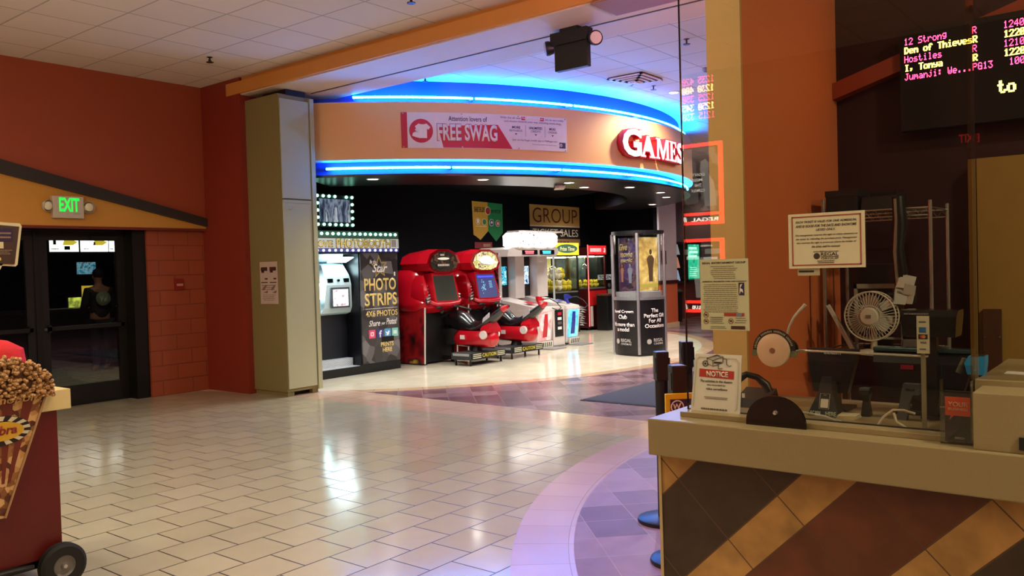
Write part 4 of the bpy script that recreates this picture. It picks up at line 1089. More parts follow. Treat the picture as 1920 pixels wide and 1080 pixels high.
# ------------------------------------------------------------------ prize crane machines
TOYG = GLASS('crane_glass', (.96, .97, .95), .05)
def crane(loc, label, w, hdr, lowm, cabm, zb, zt, ztop, name, lit, dp=.80):
    t = thing('crane_game', label, 'arcade machine', loc)
    h = w / 2
    MB().box(-h, h, 0.0, dp, .06, zb).build('lower_cabinet', cabm, t)
    MB().box(-h + .02, h - .02, .0, dp, zb, zb + .03).build('toy_bed', M('toy_bed_grey', (90, 90, 84), .6), t)
    for x in (-h, h - .04):
        for y in (0, dp - .04): MB().box(x, x + .04, y, y + .04, zb, zt).build('corner_post', cabm, t)
    MB().box(-h + .04, h - .04, .005, .011, zb + .03, zt).build('front_pane', TOYG, t)
    for x in (-h + .015, h - .021): MB().box(x, x + .006, .04, dp - .04, zb + .03, zt).build('side_pane', TOYG, t)
    MB().box(-h + .04, h - .04, dp - .03, dp, zb, zt).build('back_panel', lit, t)
    MB().box(-h, h, 0, dp, zt, ztop - .3 + .26).build('head_box', cabm, t)
    hd = MB().box(-h + .01, h - .01, -.03, .0, zt + .03, ztop).build('header', hdr, t)
    MB().box(-h + .08, h - .08, .3, .5, zt - .03, zt - .002).build('light_tube', E('crane_light', (255, 245, 215), 16), t)
    c = MB().cyl((.05, .4, zt - .03), (.05, .4, zt - .22), .012).build('claw_rod', CHR, t)
    for k in range(3):
        a = 2 * math.pi * k / 3
        MB().tube([(.05, .4, zt - .2), (.05 + .09 * math.cos(a), .4 + .09 * math.sin(a), zt - .25), (.05 + .05 * math.cos(a), .4 + .05 * math.sin(a), zt - .33)], .008, 6).build('claw_prong', CHR, c)
    for x in (-h + .08, h - .08):
        for y in (.08, dp - .08): MB().cyl((x, y, 0), (x, y, .07), .03, .03, 10).build('foot', ABK, t)
    return t, hd
YH = P('yellow_header', [(236, 208, 40), (244, 220, 60), (236, 208, 40)], 3, .35, .85, 'noise', 1)
c1, hd = crane((15.95, 11.02, 0), 'prize crane machine with yellow header and green oval sign, full of plush toys', 1.0, YH, None, ABK, 1.0, 1.84, 2.15, 'a',
               P('crane_back_yellow', [(150, 140, 90), (190, 186, 130), (170, 160, 100)], 4, .4, .5, 'noise', 3))
ov = MB().lathe([(0, 0), (1, 0), (1, -.02), (0, -.02)], (0, 0, 0), (0, 1, 0), 32)
ov.map(lambda v: (v.x * .42, -.032 + v.y * .3, 2.02 + v.z * .10)).build('oval_sign', E('oval_green', (20, 110, 70), .7), hd)
MB().text('Prize Time', -.30, .30, 1.965, 2.06, -.0385, .002, .03, .2).build('sign_lettering', E('sign_cream_letters', (250, 240, 170), .9), hd)
MB().box(-.52, -.50, -.02, .02, .06, 2.15).build('pale_edge_strip', E('pale_strip_glow', (236, 232, 214), .5), c1)
MB().box(-.08, .28, .755, .768, 1.32, 1.78).build('prize_card', P('prize_card_print', [(190, 225, 235), (140, 190, 210), (235, 245, 245), (170, 210, 225)], 14, .4, .8, 'noise', 4), c1)
MB().box(.1, .42, -.012, 0, .62, .72).build('prize_door', M('flap_grey', (50, 50, 54), .3), c1)
RH = P('red_header', [(206, 26, 34), (226, 40, 44), (200, 20, 30)], 3, .35, .7, 'noise', 1)
c2, hd2 = crane((17.86, 11.40, 0), 'red crane machine with glowing red corner strip and red header', .82, RH, None, M('crane_dark_red', (70, 14, 16), .35), 1.03, 1.86, 2.11, 'b',
                P('crane_back_dark', [(50, 66, 64), (80, 100, 96), (40, 50, 50)], 3, .4, .35, 'noise', 2), .62)
MB().greek(-.36, .22, 1.95, 2.05, 1, -.0305, .9, 21).build('header_lettering', E('header_pale_letters', (250, 225, 220), .9), hd2)
MB().prism([(.26, 1.95), (.34, 1.93), (.36, 2.0), (.33, 2.06), (.28, 2.04), (.31, 2.0)], (0, -.031, 0), d=-.002).build('header_mark', E('header_pale_letters', (250, 225, 220), .9), hd2)
MB().box(-.424, -.408, -.012, .004, .10, 2.13).build('glowing_corner_strip', E('red_strip_glow', (255, 90, 90), 3.2), c2)
MB().box(-.40, .40, -.02, 0, .62, .98).build('red_control_panel', M('control_red', (190, 30, 30), .3), c2)
MB().box(-.36, -.27, -.025, 0, .10, .60).build('pale_side_poster', M('poster_pale', (200, 186, 176), .4), c2)
m = MB(); rd = random.Random(2)
for k in range(9): z = .12 + .055 * k; m.prism([(.06 + rd.uniform(0, .1), z), (.26 + rd.uniform(0, .1), z + .01), (.2 + rd.uniform(0, .1), z + .05)], (-.418, 0, 0), (0, 1, 0), (0, 0, 1), (-1, 0, 0), .003)
m.build('white_side_print', BWHITE, c2)
PY = M('plush_yellow', (226, 206, 60), .9, bump=.3); PW = M('plush_white', (226, 220, 200), .9, bump=.3); PK = M('plush_eye', (20, 18, 16), .3)
def plush(mat, label, group, loc, s, rz):
    t = thing('plush_toy', label, 'plush toy', loc, rz, group)
    MB().ball((0, 0, .07 * s), (.075 * s, .065 * s, .07 * s), 12, 8).build('body', mat, t, True)
    h = MB().ball((0, -.01 * s, .165 * s), (.065 * s, .06 * s, .06 * s), 12, 8).build('head', mat, t, True)
    for q in (-1, 1):
        MB().ball((q * .05 * s, 0, .215 * s), (.025 * s, .015 * s, .025 * s), 8, 6).build('ear', mat, h, True)
        MB().ball((q * .024 * s, -.063 * s, .175 * s), .009 * s, 6, 4).build('eye', PK, h, True)
        MB().ball((q * .07 * s, -.03 * s, .08 * s), (.025 * s, .03 * s, .04 * s), 8, 6).build('arm', mat, t, True)
    return t
rd = random.Random(5); pts = []
gA = ('plush toys heaped in the yellow headed crane machine'); gB = ('plush toys heaped in the red crane machine')
py = plush(PY, 'yellow plush toy in the heap inside the yellow headed crane machine', gA, (15.62, 11.20, 1.03), 1.15, 10)
pw_ = plush(PW, 'white plush toy in the heap inside the yellow headed crane machine', gA, (15.62, 11.20, 1.315), 1.15, -20)
spots = [(15.84, 11.18), (16.06, 11.18), (16.28, 11.20), (15.62, 11.44), (15.84, 11.44), (16.06, 11.44), (16.28, 11.44)]
for i, (x, y) in enumerate(spots): copy_thing(py if i % 3 else pw_, (x, y, 1.03), rd.uniform(-60, 60))
for i, (x, y) in enumerate([(15.84, 11.2), (16.05, 11.24), (15.66, 11.46), (16.22, 11.42), (15.95, 11.46)]): copy_thing(pw_ if i in (0, 2, 4) else py, (x, y, 1.315), rd.uniform(-60, 60))
pr = copy_thing(py, (17.60, 11.56, 1.06), 10, 'yellow plush toy inside the red crane machine', gB); pr.scale = (.75,) * 3
for i, (x, y) in enumerate([(17.80, 11.55), (18.0, 11.55), (17.62, 11.78), (17.85, 11.78), (18.08, 11.78)]):
    c = copy_thing(pr, (x, y, 1.06), rd.uniform(-60, 60)); c.scale = (.75,) * 3

# black kiosk and token changer
t = thing('bill_changer', 'short black changer kiosk with white stickers in front of the red crane machine', 'kiosk', (17.76, 11.08, 0))
MB().box(-.22, .22, -.16, .16, 0, .86, .008).build('body', ABK, t); MB().box(-.24, .24, -.18, .18, .86, .90).build('top', M('changer_top', (90, 50, 44), .3), t)
for (x, z, a, b, col) in ((.10, .74, .05, .07, (120, 190, 210)), (.05, .60, .04, .035, (230, 230, 226)), (.15, .52, .035, .03, (190, 190, 150)), (.10, .34, .05, .08, (224, 222, 216)), (.12, .20, .06, .09, (214, 212, 206))):
    MB().box(x - a, x + a, -.164, -.159, z - b, z + b).build('sticker', M('sticker_%d' % col[0], col, .4), t)
t = thing('token_machine', 'black token machine with white TOKENS strip beside the red crane machine', 'token machine', (18.72, 11.70, 0))
MB().box(-.38, .38, .0, .34, 0, 1.86, .01).build('body', ABK, t)
s = MB().box(-.37, .37, -.02, 0, 1.235, 1.365).build('name_strip', E('token_strip_lit', (220, 220, 216), .5), t)
MB().text('TOKENS', -.34, .34, 1.25, 1.345, -.021, .002, .03).build('strip_lettering', M('ink_black', (16, 16, 18), .5), s)
MB().cyl((.17, -.01, 1.08), (.17, .0, 1.08), .06).box(-.1, .0, -.01, 0, 1.1, 1.2).build('coin_slot', M('slot_grey', (90, 84, 84), .4), t)
MB().box(.1, .3, -.012, 0, .78, .98).build('sticker', M('sticker_pale', (150, 156, 150), .4), t)

# ------------------------------------------------------------------ octagonal-looking poster display
t = thing('display_case', 'four sided lit display case with film posters above and black lettered base', 'display case', (13.16, 7.53, 0))
SIL = M('silver_post', (170, 170, 176), .3, .7)
rd_ = .455; ca = [R_(208 + 90 * k) for k in range(4)]
cn = [Vector((rd_ * math.cos(a), rd_ * math.sin(a), 0)) for a in ca]
def side_fn(k, off=0.0):
    """point at u (0..1 left to right) and height z on bulged side k"""
    P0, P1 = cn[k], cn[(k + 1) % 4]
    mid = (P0 + P1) / 2; nrm = mid.normalized(); L = (P1 - P0).length; sag = .085
    rr = (L * L / 4 + sag * sag) / (2 * sag); cc = mid + nrm * (sag - rr); half = math.asin(L / 2 / rr)
    a0 = math.atan2(nrm.y, nrm.x)
    def fn(u, z, o=0.0):
        a = a0 - half + 2 * half * u
        return Vector((cc.x + (rr + o + off) * math.cos(a), cc.y + (rr + o + off) * math.sin(a), z))
    return fn, L
def outline(off=0.0):
    out = []
    for k in range(4):
        fn, L = side_fn(k, off)
        out += [fn(i / 8, 0) for i in range(8)]
    return out
def case_block(z0, z1, off): return MB().loft([[(p.x, p.y, z0) for p in outline(off)], [(p.x, p.y, z1) for p in outline(off)]])
base = case_block(.03, .98, 0).build('base', M('case_base_black', (20, 19, 22), .35), t)
case_block(0, .03, -.02).build('kick_plate', ABK, t)
case_block(.98, 1.03, .012).build('middle_rim', SIL, t)
case_block(2.14, 2.20, .012).build('top_rim', ABK, t)
case_block(1.03, 1.12, -.05).build('inner_shelf', M('shelf_grey', (150, 150, 150), .5), t)
for k in range(4):
    p = cn[k] * 1.0
    MB().cyl((p.x, p.y, .03), (p.x, p.y, 2.15), .028, .028, 12).build('corner_post', SIL, t, True)
case_block(1.03, 2.14, -.004).build('acrylic_wall', GLASS('case_acrylic', (.95, .96, .96), .06), t)
def curved(k, u0, u1, z0, z1, o, mat, name, parent, n=10, d=.006):
    fn, L = side_fn(k); m = MB()
    for i in range(n):
        a, b = u0 + (u1 - u0) * i / n, u0 + (u1 - u0) * (i + 1) / n
        m.loft([[fn(a, z0, o), fn(b, z0, o), fn(b, z1, o), fn(a, z1, o)], [fn(a, z0, o - d), fn(b, z0, o - d), fn(b, z1, o - d), fn(a, z1, o - d)]])
    return m.build(name, mat, parent)
def side_text(k, s, u0, u1, z0, z1, o, mat, name, parent, bold=0, shear=0):
    fn, L = side_fn(k)
    m = MB().text(s, u0, u1, z0, z1, 0, .002, bold, shear)
    bmesh.ops.recalc_face_normals(m.bm, faces=m.bm.faces)
    return m.map(lambda v: fn(v.x, v.z, o - v.y)).build(name, mat, parent)
# sides: side 3 is seen on the left, side 0 on the right
PA = P('gift_poster_art', [(24, 18, 40), (40, 28, 66), (18, 14, 30), (90, 64, 60), (34, 26, 76), (60, 44, 80), (26, 18, 44)], 6, .4, .3, 'noise', 5)
PB_ = P('desert_poster_art', [(200, 176, 100), (224, 204, 140), (186, 160, 90), (150, 120, 60), (214, 190, 110)], 3, .4, .8, 'noise', 4)
pL = curved(3, .12, .90, 1.14, 2.08, -.09, PA, 'left_poster', t)
pR = curved(0, .10, .88, 1.14, 2.08, -.09, PB_, 'right_poster', t)
GP = E('poster_gold_letters', (210, 180, 100), .6)
side_text(3, 'Give', .22, .62, 1.86, 1.98, -.086, GP, 'poster_script', pL, .02, .3)
side_text(3, 'movie', .28, .80, 1.74, 1.84, -.086, GP, 'poster_script', pL, .02, .2)
side_text(3, 'magic', .28, .80, 1.63, 1.72, -.086, GP, 'poster_script', pL, .02, .3)
def fig(k, u, z, s, mat, parent, name, o=-.085):
    fn, L = side_fn(k); m = MB()
    for pts in ([(-.05, .0), (.05, .0), (.06, .22), (.10, .40), (.04, .46), (-.04, .46), (-.10, .40), (-.06, .22)], [(.035 * math.cos(a), .52 + .05 * math.sin(a)) for a in [i * math.pi / 5 for i in range(10)]]):
        m.loft([[fn(u + p[0] * s / L, z + p[1] * s, o) for p in pts], [fn(u + p[0] * s / L, z + p[1] * s, o - .002) for p in pts]])
    return m.build(name, mat, parent)
fig(3, .36, 1.30, .55, E('poster_orange_figure', (200, 120, 60), .5), pL, 'printed_figure')
fig(3, .70, 1.28, .60, E('poster_grey_figure', (150, 150, 170), .5), pL, 'printed_figure')
fig(0, .50, 1.30, 1.0, M('poster_brown_figure', (90, 70, 46), .5), pR, 'printed_figure')
curved(0, .12, .86, 1.20, 1.26, -.086, E('poster_yellow_band', (226, 200, 60), .7), 'poster_band', pR)
for k, rows in ((3, [('Regal Crown', .14, .86, .74, .81), ('Club', .34, .66, .65, .725), ("It's more than", .12, .88, .52, .59), ('a model', .28, .72, .43, .50)]),
                (0, [('The', .36, .60, .76, .83), ('Perfect Gift', .14, .86, .67, .74), ('For All', .28, .70, .58, .65), ('Occasions', .16, .84, .49, .56)])):
    for s, u0, u1, z0, z1 in rows: side_text(k, s, u0, u1, z0, z1, .003, BWHITE, 'base_lettering', base, .02)
    side_text(k, 'REGAL', .42, .78, .24, .30, .003, M('print_grey', (170, 168, 166), .4), 'base_logo_lettering', base, .02)
    side_text(k, 'CINEMAS', .42, .78, .19, .225, .003, M('print_grey', (170, 168, 166), .4), 'base_logo_lettering', base, .01)
    fn, L = side_fn(k); m = MB(); c = [(.045 * math.cos(a), .045 * math.sin(a)) for a in [i * math.pi / 8 for i in range(16)]]
    m.loft([[fn(.28 + p[0] / L, .25 + p[1], .004) for p in c], [fn(.28 + p[0] / L, .25 + p[1], .0) for p in c]]).build('base_logo_disc', M('print_grey', (170, 168, 166), .4), base)

# ------------------------------------------------------------------ banners on the black wall
t = thing('pennant_banner', 'yellow and green pennant banner hanging on the black arcade wall', 'banner', (14.38, 12.04, 0))
MB().prism([(-.53, 3.10), (0, 3.09), (0, 2.45), (-.27, 2.25), (-.42, 2.33), (-.50, 2.36)], (0, -.012, 0), d=.008).build('yellow_half', M('pennant_yellow', (206, 158, 56), .6, bump=.1), t)
MB().prism([(0, 3.09), (.53, 3.075), (.52, 2.42), (.27, 2.22), (0, 2.45)], (0, -.013, 0), d=.008).build('green_half', M('pennant_green', (34, 128, 74), .6, bump=.1), t)
MB().text('SHARE THE LOVE', -.46, -.10, 2.86, 2.98, -.0135, .001, .02).build('left_lettering', M('pennant_brown_print', (60, 30, 20), .5), t)
MB().text('JOIN THE CLUB', .08, .46, 2.83, 2.94, -.0145, .001, .02).build('right_lettering', M('pennant_dark_green', (16, 60, 36), .5), t)
def badge(x, z, r, col, name):
    b = MB().cyl((x, -.013, z), (x, -.018, z), r, r, 24).build('badge_ring', M('badge_ring_cream', (220, 214, 190), .5), t)
    MB().cyl((x, -.0175, z), (x, -.0205, z), r * .82, r * .82, 24).build(name, M(name + '_fill', col, .5), b)
    return b
badge(.0, 2.90, .095, (170, 50, 40), 'red_badge'); badge(-.35, 2.66, .075, (196, 150, 60), 'cup_badge'); badge(-.13, 2.65, .075, (60, 130, 70), 'leaf_badge')
badge(.12, 2.64, .08, (36, 60, 110), 'cloud_badge'); badge(.34, 2.63, .075, (150, 50, 60), 'snack_badge')
MB().prism([(-.38, 2.62), (-.32, 2.62), (-.31, 2.68), (-.33, 2.71), (-.37, 2.71), (-.39, 2.68)], (0, -.0205, 0), d=-.001).prism([(.08, 2.62), (.16, 2.62), (.15, 2.66), (.12, 2.68), (.09, 2.66)], (0, -.0205, 0), d=-.001).prism([(.31, 2.60), (.37, 2.60), (.36, 2.66), (.32, 2.66)], (0, -.0205, 0), d=-.001).build('badge_glyph', BWHITE, t)
MB().greek(-.43, -.05, 2.53, 2.57, 1, -.0135, .5, 4).build('small_print', M('pennant_pale_print', (226, 206, 160), .5), t)
t = thing('group_sales_sign', 'gold and black ticket sales banner high on the black arcade wall', 'sign', (17.0, 12.04, 0))
MB().box(-1.06, 1.06, -.012, -.003, 2.62, 3.12).build('gold_panel', M('sales_gold', (206, 170, 86), .6), t)
MB().box(-1.06, 1.06, -.014, -.003, 2.595, 2.625).build('cream_line', M('sales_cream', (226, 214, 180), .6), t)
MB().box(-1.06, 1.06, -.012, -.003, 2.30, 2.595).build('black_panel', M('sales_black', (24, 20, 16), .6), t)
MB().box(-1.06, 1.06, -.012, -.003, 2.13, 2.30).build('tan_panel', M('sales_tan', (150, 116, 70), .6), t)
MB().text('GROUP', -.95, .95, 2.69, 3.05, -.0125, .001, -.006).build('brown_lettering', M('sales_brown', (100, 40, 24), .6), t)
MB().text('TICKET SALES', -.96, .98, 2.36, 2.54, -.0125, .001, .0).build('cream_lettering', M('sales_cream', (226, 214, 180), .6), t)
MB().greek(-.9, .8, 2.18, 2.26, 1, -.0125, .5, 6).build('small_print', M('sales_brown', (100, 40, 24), .6), t)
t = thing('wall_strip_sign', 'small red strip sign under the yellow and green pennant', 'sign', (14.2, 12.04, 0))
MB().box(-.30, .30, -.02, -.002, 2.06, 2.20).build('board', M('strip_sign_red', (130, 36, 44), .5), t)
MB().greek(-.02, .27, 2.09, 2.17, 1, -.0205, .8, 13).build('faded_lettering', M('strip_sign_print', (180, 140, 110), .5), t)

# ------------------------------------------------------------------ far corridor
def poster_case(x0, x1, z0, z1, label, mat):
    t = thing('poster_case', label, 'poster case', ((x0 + x1) / 2, 11.2, 0)); h = (x1 - x0) / 2
    m = MB()
    for a in ((-h, h, z0, z0 + .07), (-h, h, z1 - .07, z1), (-h, -h + .07, z0, z1), (h - .07, h, z0, z1)): m.box(a[0], a[1], -.09, 0, a[2], a[3])
    m.build('frame', M('case_dark_metal', (70, 64, 64), .35, .5), t)
    p = MB().box(-h + .07, h - .07, -.05, -.002, z0 + .07, z1 - .07).build('poster', mat, t)
    return t, p, h
t, p, h = poster_case(21.22, 22.20, 1.02, 2.22, 'framed dark poster with pale figures on the far corridor wall', P('dark_poster_art', [(12, 12, 14), (18, 18, 20), (14, 14, 16), (24, 22, 22)], 4, .4, .2, 'noise', 3))
for k, (z, c) in enumerate(((2.0, (150, 150, 150)), (1.62, (200, 130, 100)), (1.25, (150, 170, 200)))):
    MB().loft([[(x * .2, -.052, z + y * .16) for x, y in ((-.9, -.9), (.9, -.9), (.5, .2), (.2, 1), (-.2, 1), (-.5, .3))], [(x * .2, -.050, z + y * .16) for x, y in ((-.9, -.9), (.9, -.9), (.5, .2), (.2, 1), (-.2, 1), (-.5, .3))]]).build('pale_figure', E('poster_pale_%d' % k, c, .7), p)
t, p, h = poster_case(22.25, 23.2, 1.05, 2.22, 'green lit poster seen through the booth glass edge on the far wall', P('green_poster_art', [(20, 120, 90), (40, 170, 130), (30, 150, 110), (80, 200, 170)], 4, .4, 1.6, 'noise', 3))
MB().greek(-h + .15, h - .15, 1.75, 2.1, 3, -.0505, .6, 5).greek(-h + .2, h - .2, 1.2, 1.5, 5, -.0505, .3, 6).build('poster_lettering', E('poster_mint_letters', (170, 240, 220), 1.6), p)
t = thing('trash_bin', 'dark square waste bin against the far corridor wall below the poster', 'trash can', (20.75, 10.80, 0))
MB().loft([sup(0, .19, -.19, .19, 0, 12, 6), sup(0, .21, -.21, .21, .78, 12, 6)]).build('body', M('bin_black', (26, 24, 24), .5), t)
MB().loft([sup(0, .225, -.225, .225, .78, 12, 6), sup(0, .225, -.225, .225, .83, 12, 6), sup(0, .15, -.15, .15, .90, 12, 6)]).build('lid', M('lid_black', (34, 32, 32), .4), t)
t = thing('wall_plaque', 'bronze plaque on the grey column behind the display case', 'plaque', (18.60, 9.93, 1.76))
MB().box(-.13, .13, -.02, 0, -.17, .17, .004).build('plate', M('plaque_bronze', (90, 76, 58), .4, .4), t)
MB().greek(-.09, .09, -.12, .12, 5, -.0205, .3, 2).build('raised_print', M('plaque_light', (130, 112, 86), .4, .4), t)

# floor mat
t = thing('floor_mat', 'dark grey entrance mat on the brown tiles', 'mat', (8.32, 5.55, 0))
MB().box(0, 3.6, -2.5, 0, .001, .012, .003).build('carpet_pile', M('mat_charcoal', (62, 62, 70), .95, bump=.5, scale=20), t)
MB().box(-.03, 3.63, -2.53, .03, .0005, .008).build('rubber_edge', M('mat_rubber', (30, 30, 32), .7), t)

# ================================================================== ticket booth
# fronts face the lobby (-X): things are built facing local -y and turned by -90 degrees
BOOTHR = M('booth_orange_wall_paint', (220, 118, 66), 0.55, var=.03, scale=2)
struct(MB().box(3.20, 4.40, 1.342, 1.478, 0, 4.27), 'wall_booth_side', BOOTHR)
struct(MB().box(3.185, 3.202, 1.338, 1.482, 0, 4.27), 'trim_14', M('booth_gold_end_paint', (196, 160, 98), .5))
struct(MB().box(4.40, 4.52, -7, 1.478, 0, 4.27), 'wall_booth_back', M('booth_maroon_wall_paint', (44, 10, 14), .55, var=.04))
struct(MB().box(4.30, 4.40, -2.0, .70, 0, 2.037), 'wall_booth_back', M('booth_gold_panel_paint', (146, 114, 48), .55))
struct(MB().prism([(1.34, 2.40), (.60, 2.615), (-1.0, 3.08), (-1.0, 3.20), (.60, 2.70), (1.34, 2.482)], (4.33, 0, 0), (0, 1, 0), (0, 0, 1), (1, 0, 0), .07), 'trim_15', M('booth_diagonal_trim', (150, 60, 34), .35))
t = thing('wall_plate', 'tall brown plate screwed on the gold booth wall at the right', 'wall plate', (4.30, .644, 1.20), -90)
MB().box(-.036, .036, -.02, 0, -.16, .155).build('plate', M('brown_laminate', (74, 42, 24), .5), t)
MB().cyl((-.03, -.02, .03), (-.03, -.024, .03), .004).cyl((.03, -.02, .03), (.03, -.024, .03), .004).build('screw', CHR, t)

# ------------------------------------------------------------------ counter
def counter_tile_material():
    m, nt, p = new_mat('diagonal_counter_tile')
    L = nt.links
    tc = nt.nodes.new('ShaderNodeTexCoord'); s = nt.nodes.new('ShaderNodeSeparateXYZ'); L.new(tc.outputs['Object'], s.inputs[0])
    def mth(op, a, b):
        n = nt.nodes.new('ShaderNodeMath'); n.operation = op
        for i, x in enumerate((a, b)):
            if isinstance(x, (int, float)): n.inputs[i].default_value = x
            else: L.new(x, n.inputs[i])
        return n.outputs[0]
    q = mth('MULTIPLY', mth('SUBTRACT', s.outputs[0], s.outputs[2]), .70711)
    pp = mth('MULTIPLY', mth('ADD', s.outputs[0], s.outputs[2]), .70711)
    f = mth('FRACT', mth('DIVIDE', mth('ADD', q, .56 + 7.36), .736), 0)
    cr = nt.nodes.new('ShaderNodeValToRGB'); cr.color_ramp.interpolation = 'CONSTANT'
    cols = [(0, (58, 46, 34)), (.337, (174, 132, 74)), (.5, (96, 50, 30)), (.837, (174, 132, 74))]
    el = cr.color_ramp.elements
    for i, (ps, c) in enumerate(cols):
        e = el[i] if i < 2 else el.new(ps)
        e.position = ps; e.color = rgb(c)
    L.new(f, cr.inputs[0])
    no = nt.nodes.new('ShaderNodeTexNoise'); no.inputs['Scale'].default_value = 9; no.inputs['Detail'].default_value = 6
    L.new(tc.outputs['Object'], no.inputs['Vector'])
    hv = nt.nodes.new('ShaderNodeVectorMath'); hv.operation = 'SCALE'; L.new(cr.outputs[0], hv.inputs[0])
    L.new(mth('ADD', mth('MULTIPLY', no.outputs['Fac'], 1.5), .25), hv.inputs['Scale'])
    # grout: cross joints and strip edges
    g1 = mth('ABSOLUTE', mth('SUBTRACT', mth('FRACT', mth('DIVIDE', mth('ADD', pp, 2.4 - .6625 + .12), .2395), 0), .5), 0)
    e = None
    for ps in (0.0, .337, .5, .837):
        d = mth('LESS_THAN', mth('ABSOLUTE', mth('SUBTRACT', mth('FRACT', mth('ADD', f, .5 - ps + 1), 0), .5), 0), .0032)
        e = d if e is None else mth('MAXIMUM', e, d)
    g = mth('MAXIMUM', mth('LESS_THAN', g1, .0085), e)
    mx = nt.nodes.new('ShaderNodeMix'); mx.data_type = 'RGBA'; L.new(g, mx.inputs[0]); L.new(hv.outputs[0], mx.inputs[6])
    mx.inputs[7].default_value = rgb((88, 62, 40))
    L.new(mx.outputs[2], p.inputs['Base Color']); p.inputs['Roughness'].default_value = .42
    return m
STONE = M('speckled_beige_countertop', (142, 127, 92), .35, var=.10, scale=160)
cn_ = thing('ticket_counter', 'ticket counter with beige stone top and diagonal brown, tan and black tile front', 'counter', (2.53, 1.408, 0), -90)
MB().box(.0, 2.6, .05, .62, 0, .946).build('tiled_front', counter_tile_material(), cn_)
MB().box(-.006, .004, .046, .62, 0, .946).build('corner_strip', M('tile_edge_strip', (190, 170, 130), .4), cn_)
MB().box(-.018, 2.6, .0, .66, .945, 1.07, .004).build('countertop', STONE, cn_)
MB().box(.062, .90, .085, .165, 1.07, 1.088, .002).build('glass_curb', STONE, cn_)
MB().box(-.0, 2.6, .655, .95, .90, 1.03).build('work_shelf', M('work_shelf_grey_beige', (150, 138, 116), .5), cn_)
rb = MB().box(.975, 2.6, .02, .17, 1.07, 1.227, .003).build('raised_section', STONE, cn_)
MB().box(.955, 2.6, .17, .225, 1.07, 1.243, .002).box(.955, 2.6, .225, .80, 1.07, 1.238).build('raised_back_ledge', STONE, rb)
MB().box(1.083, 1.14, .015, .03, 1.082, 1.115).build('dark_notch', M('dark_gap', (14, 12, 10), .7), rb)
# ------------------------------------------------------------------ glass
BGL = GLASS('booth_glass', (.94, .94, .92), .03)
def pane(n, x0, x1, z0, z1, y=.145):
    o = MB().box(x0, x1, y, y + .008, z0, z1).build('window_%d' % n, BGL)
    o.location = (2.53, 1.408, 0); o.rotation_euler = (0, 0, R_(-90)); o['kind'] = 'structure'; return o
g1 = pane(1, .062, .952, 1.088, 4.2)
MB().box(.0605, .0625, .144, .154, 1.088, 4.2).build('polished_edge', M('dark_glass_edge', (24, 30, 28), .15), g1)
MB().box(.062, .952, .141, .157, 1.086, 1.090).build('bottom_seal', M('black_seal', (20, 20, 18), .6), g1)
g2 = pane(2, .962, 2.6, 1.243, 4.2, .185)
m = MB().box(.951, .961, .140, .200, 1.245, 4.2)
o = m.build('trim_16', GLASS('bronze_glass_edge', (.84, .72, .58), .05)); o.location = (2.53, 1.408, 0); o.rotation_euler = (0, 0, R_(-90)); o['kind'] = 'structure'

# ------------------------------------------------------------------ papers on the glass
PAPER = M('aged_white_paper', (206, 198, 166), .6); PAPW = M('white_card', (214, 212, 198), .5)
INK = M('ink_dark', (50, 40, 34), .6); FR = M('red_frame_print', (150, 60, 44), .5)
def on_glass(name, label, cat, y, z, xg=2.677): return thing(name, label, cat, (xg, y, z), -90)
t = on_glass('paper_sign', 'landscape ticket policy notice with red border taped on the booth glass', 'notice', .857, 1.660)
MB().box(-.118, .118, -.003, 0, -.087, .087).build('sheet', PAPER, t)
m = MB()
for (a, b, c, d) in ((-.107, .107, .075, .0785), (-.107, .107, -.0785, -.075), (-.107, -.1035, -.0785, .0785), (.1035, .107, -.0785, .0785)): m.box(a, b, -.0038, -.003, c, d)
m.build('red_border', FR, t)
for s_, a, b, c, d in (('EACH TICKET IS VALID FOR ONE ADMISSION,', -.094, .094, .056, .064), ('AND IS GOOD FOR THE DATE AND SHOWTIME', -.094, .094, .043, .051), ('LISTED ONLY.', -.030, .030, .031, .038)):
    MB().text(s_, a, b, c, d, -.003, .0006, .012, .2).build('heading', INK, t)
m = MB().text('The management reserves the right to refuse admission to', -.096, .096, .014, .021, -.003, .0006, 0, .3).text('the ticket by refunding the purchase price. Management', -.094, .094, .002, .009, -.003, .0006, 0, .3)
m.text('also reserves the right to prosecute where the holder of', -.092, .092, -.010, -.003, -.003, .0006, 0, .3).text('this ticket shall be removed', -.044, .044, -.022, -.015, -.003, .0006, 0, .3).build('body_print', INK, t)
MB().text('www.REGmovies.com', -.040, .038, -.037, -.032, -.003, .0006).greek(-.03, .03, -.073, -.062, 2, -.003, .4, 3).build('small_print', INK, t)
MB().text('REGAL', -.016, .038, -.049, -.038, -.003, .0006, .015).text('GROUP', -.016, .038, -.060, -.054, -.003, .0006, .01).box(-.016, .038, -.0036, -.003, -.0525, -.0505).build('logo_lettering', INK, t)
MB().lathe([(.0, 0), (.010, 0), (.010, .0006), (0, .0006)], (-.029, -.003, -.049), (0, -1, 0), 16).build('logo_disc', INK, t)
t = on_glass('small_tag', 'small white tag peeking out under the bordered ticket notice', 'tag', .91, 1.566, 2.684)
MB().box(-.04, .03, -.003, 0, -.016, .012).build('card', PAPER, t); MB().box(-.036, .012, -.0036, -.003, -.006, .0).build('print_line', INK, t)
t = on_glass('policy_sheet', 'portrait policy sheet with prohibition symbols taped on the left of the glass', 'notice', 1.200, 1.490)
SH = GLASS('thin_printed_film', (.80, .80, .66), .02)
MB().box(-.087, .087, -.003, 0, -.121, .121).build('sheet', M('translucent_policy_paper', (186, 184, 148), .6), t)
MB().text('REGAL ENTERTAINMENT GROUP', -.078, .078, .105, .112, -.003, .0006, .012).build('heading', INK, t)
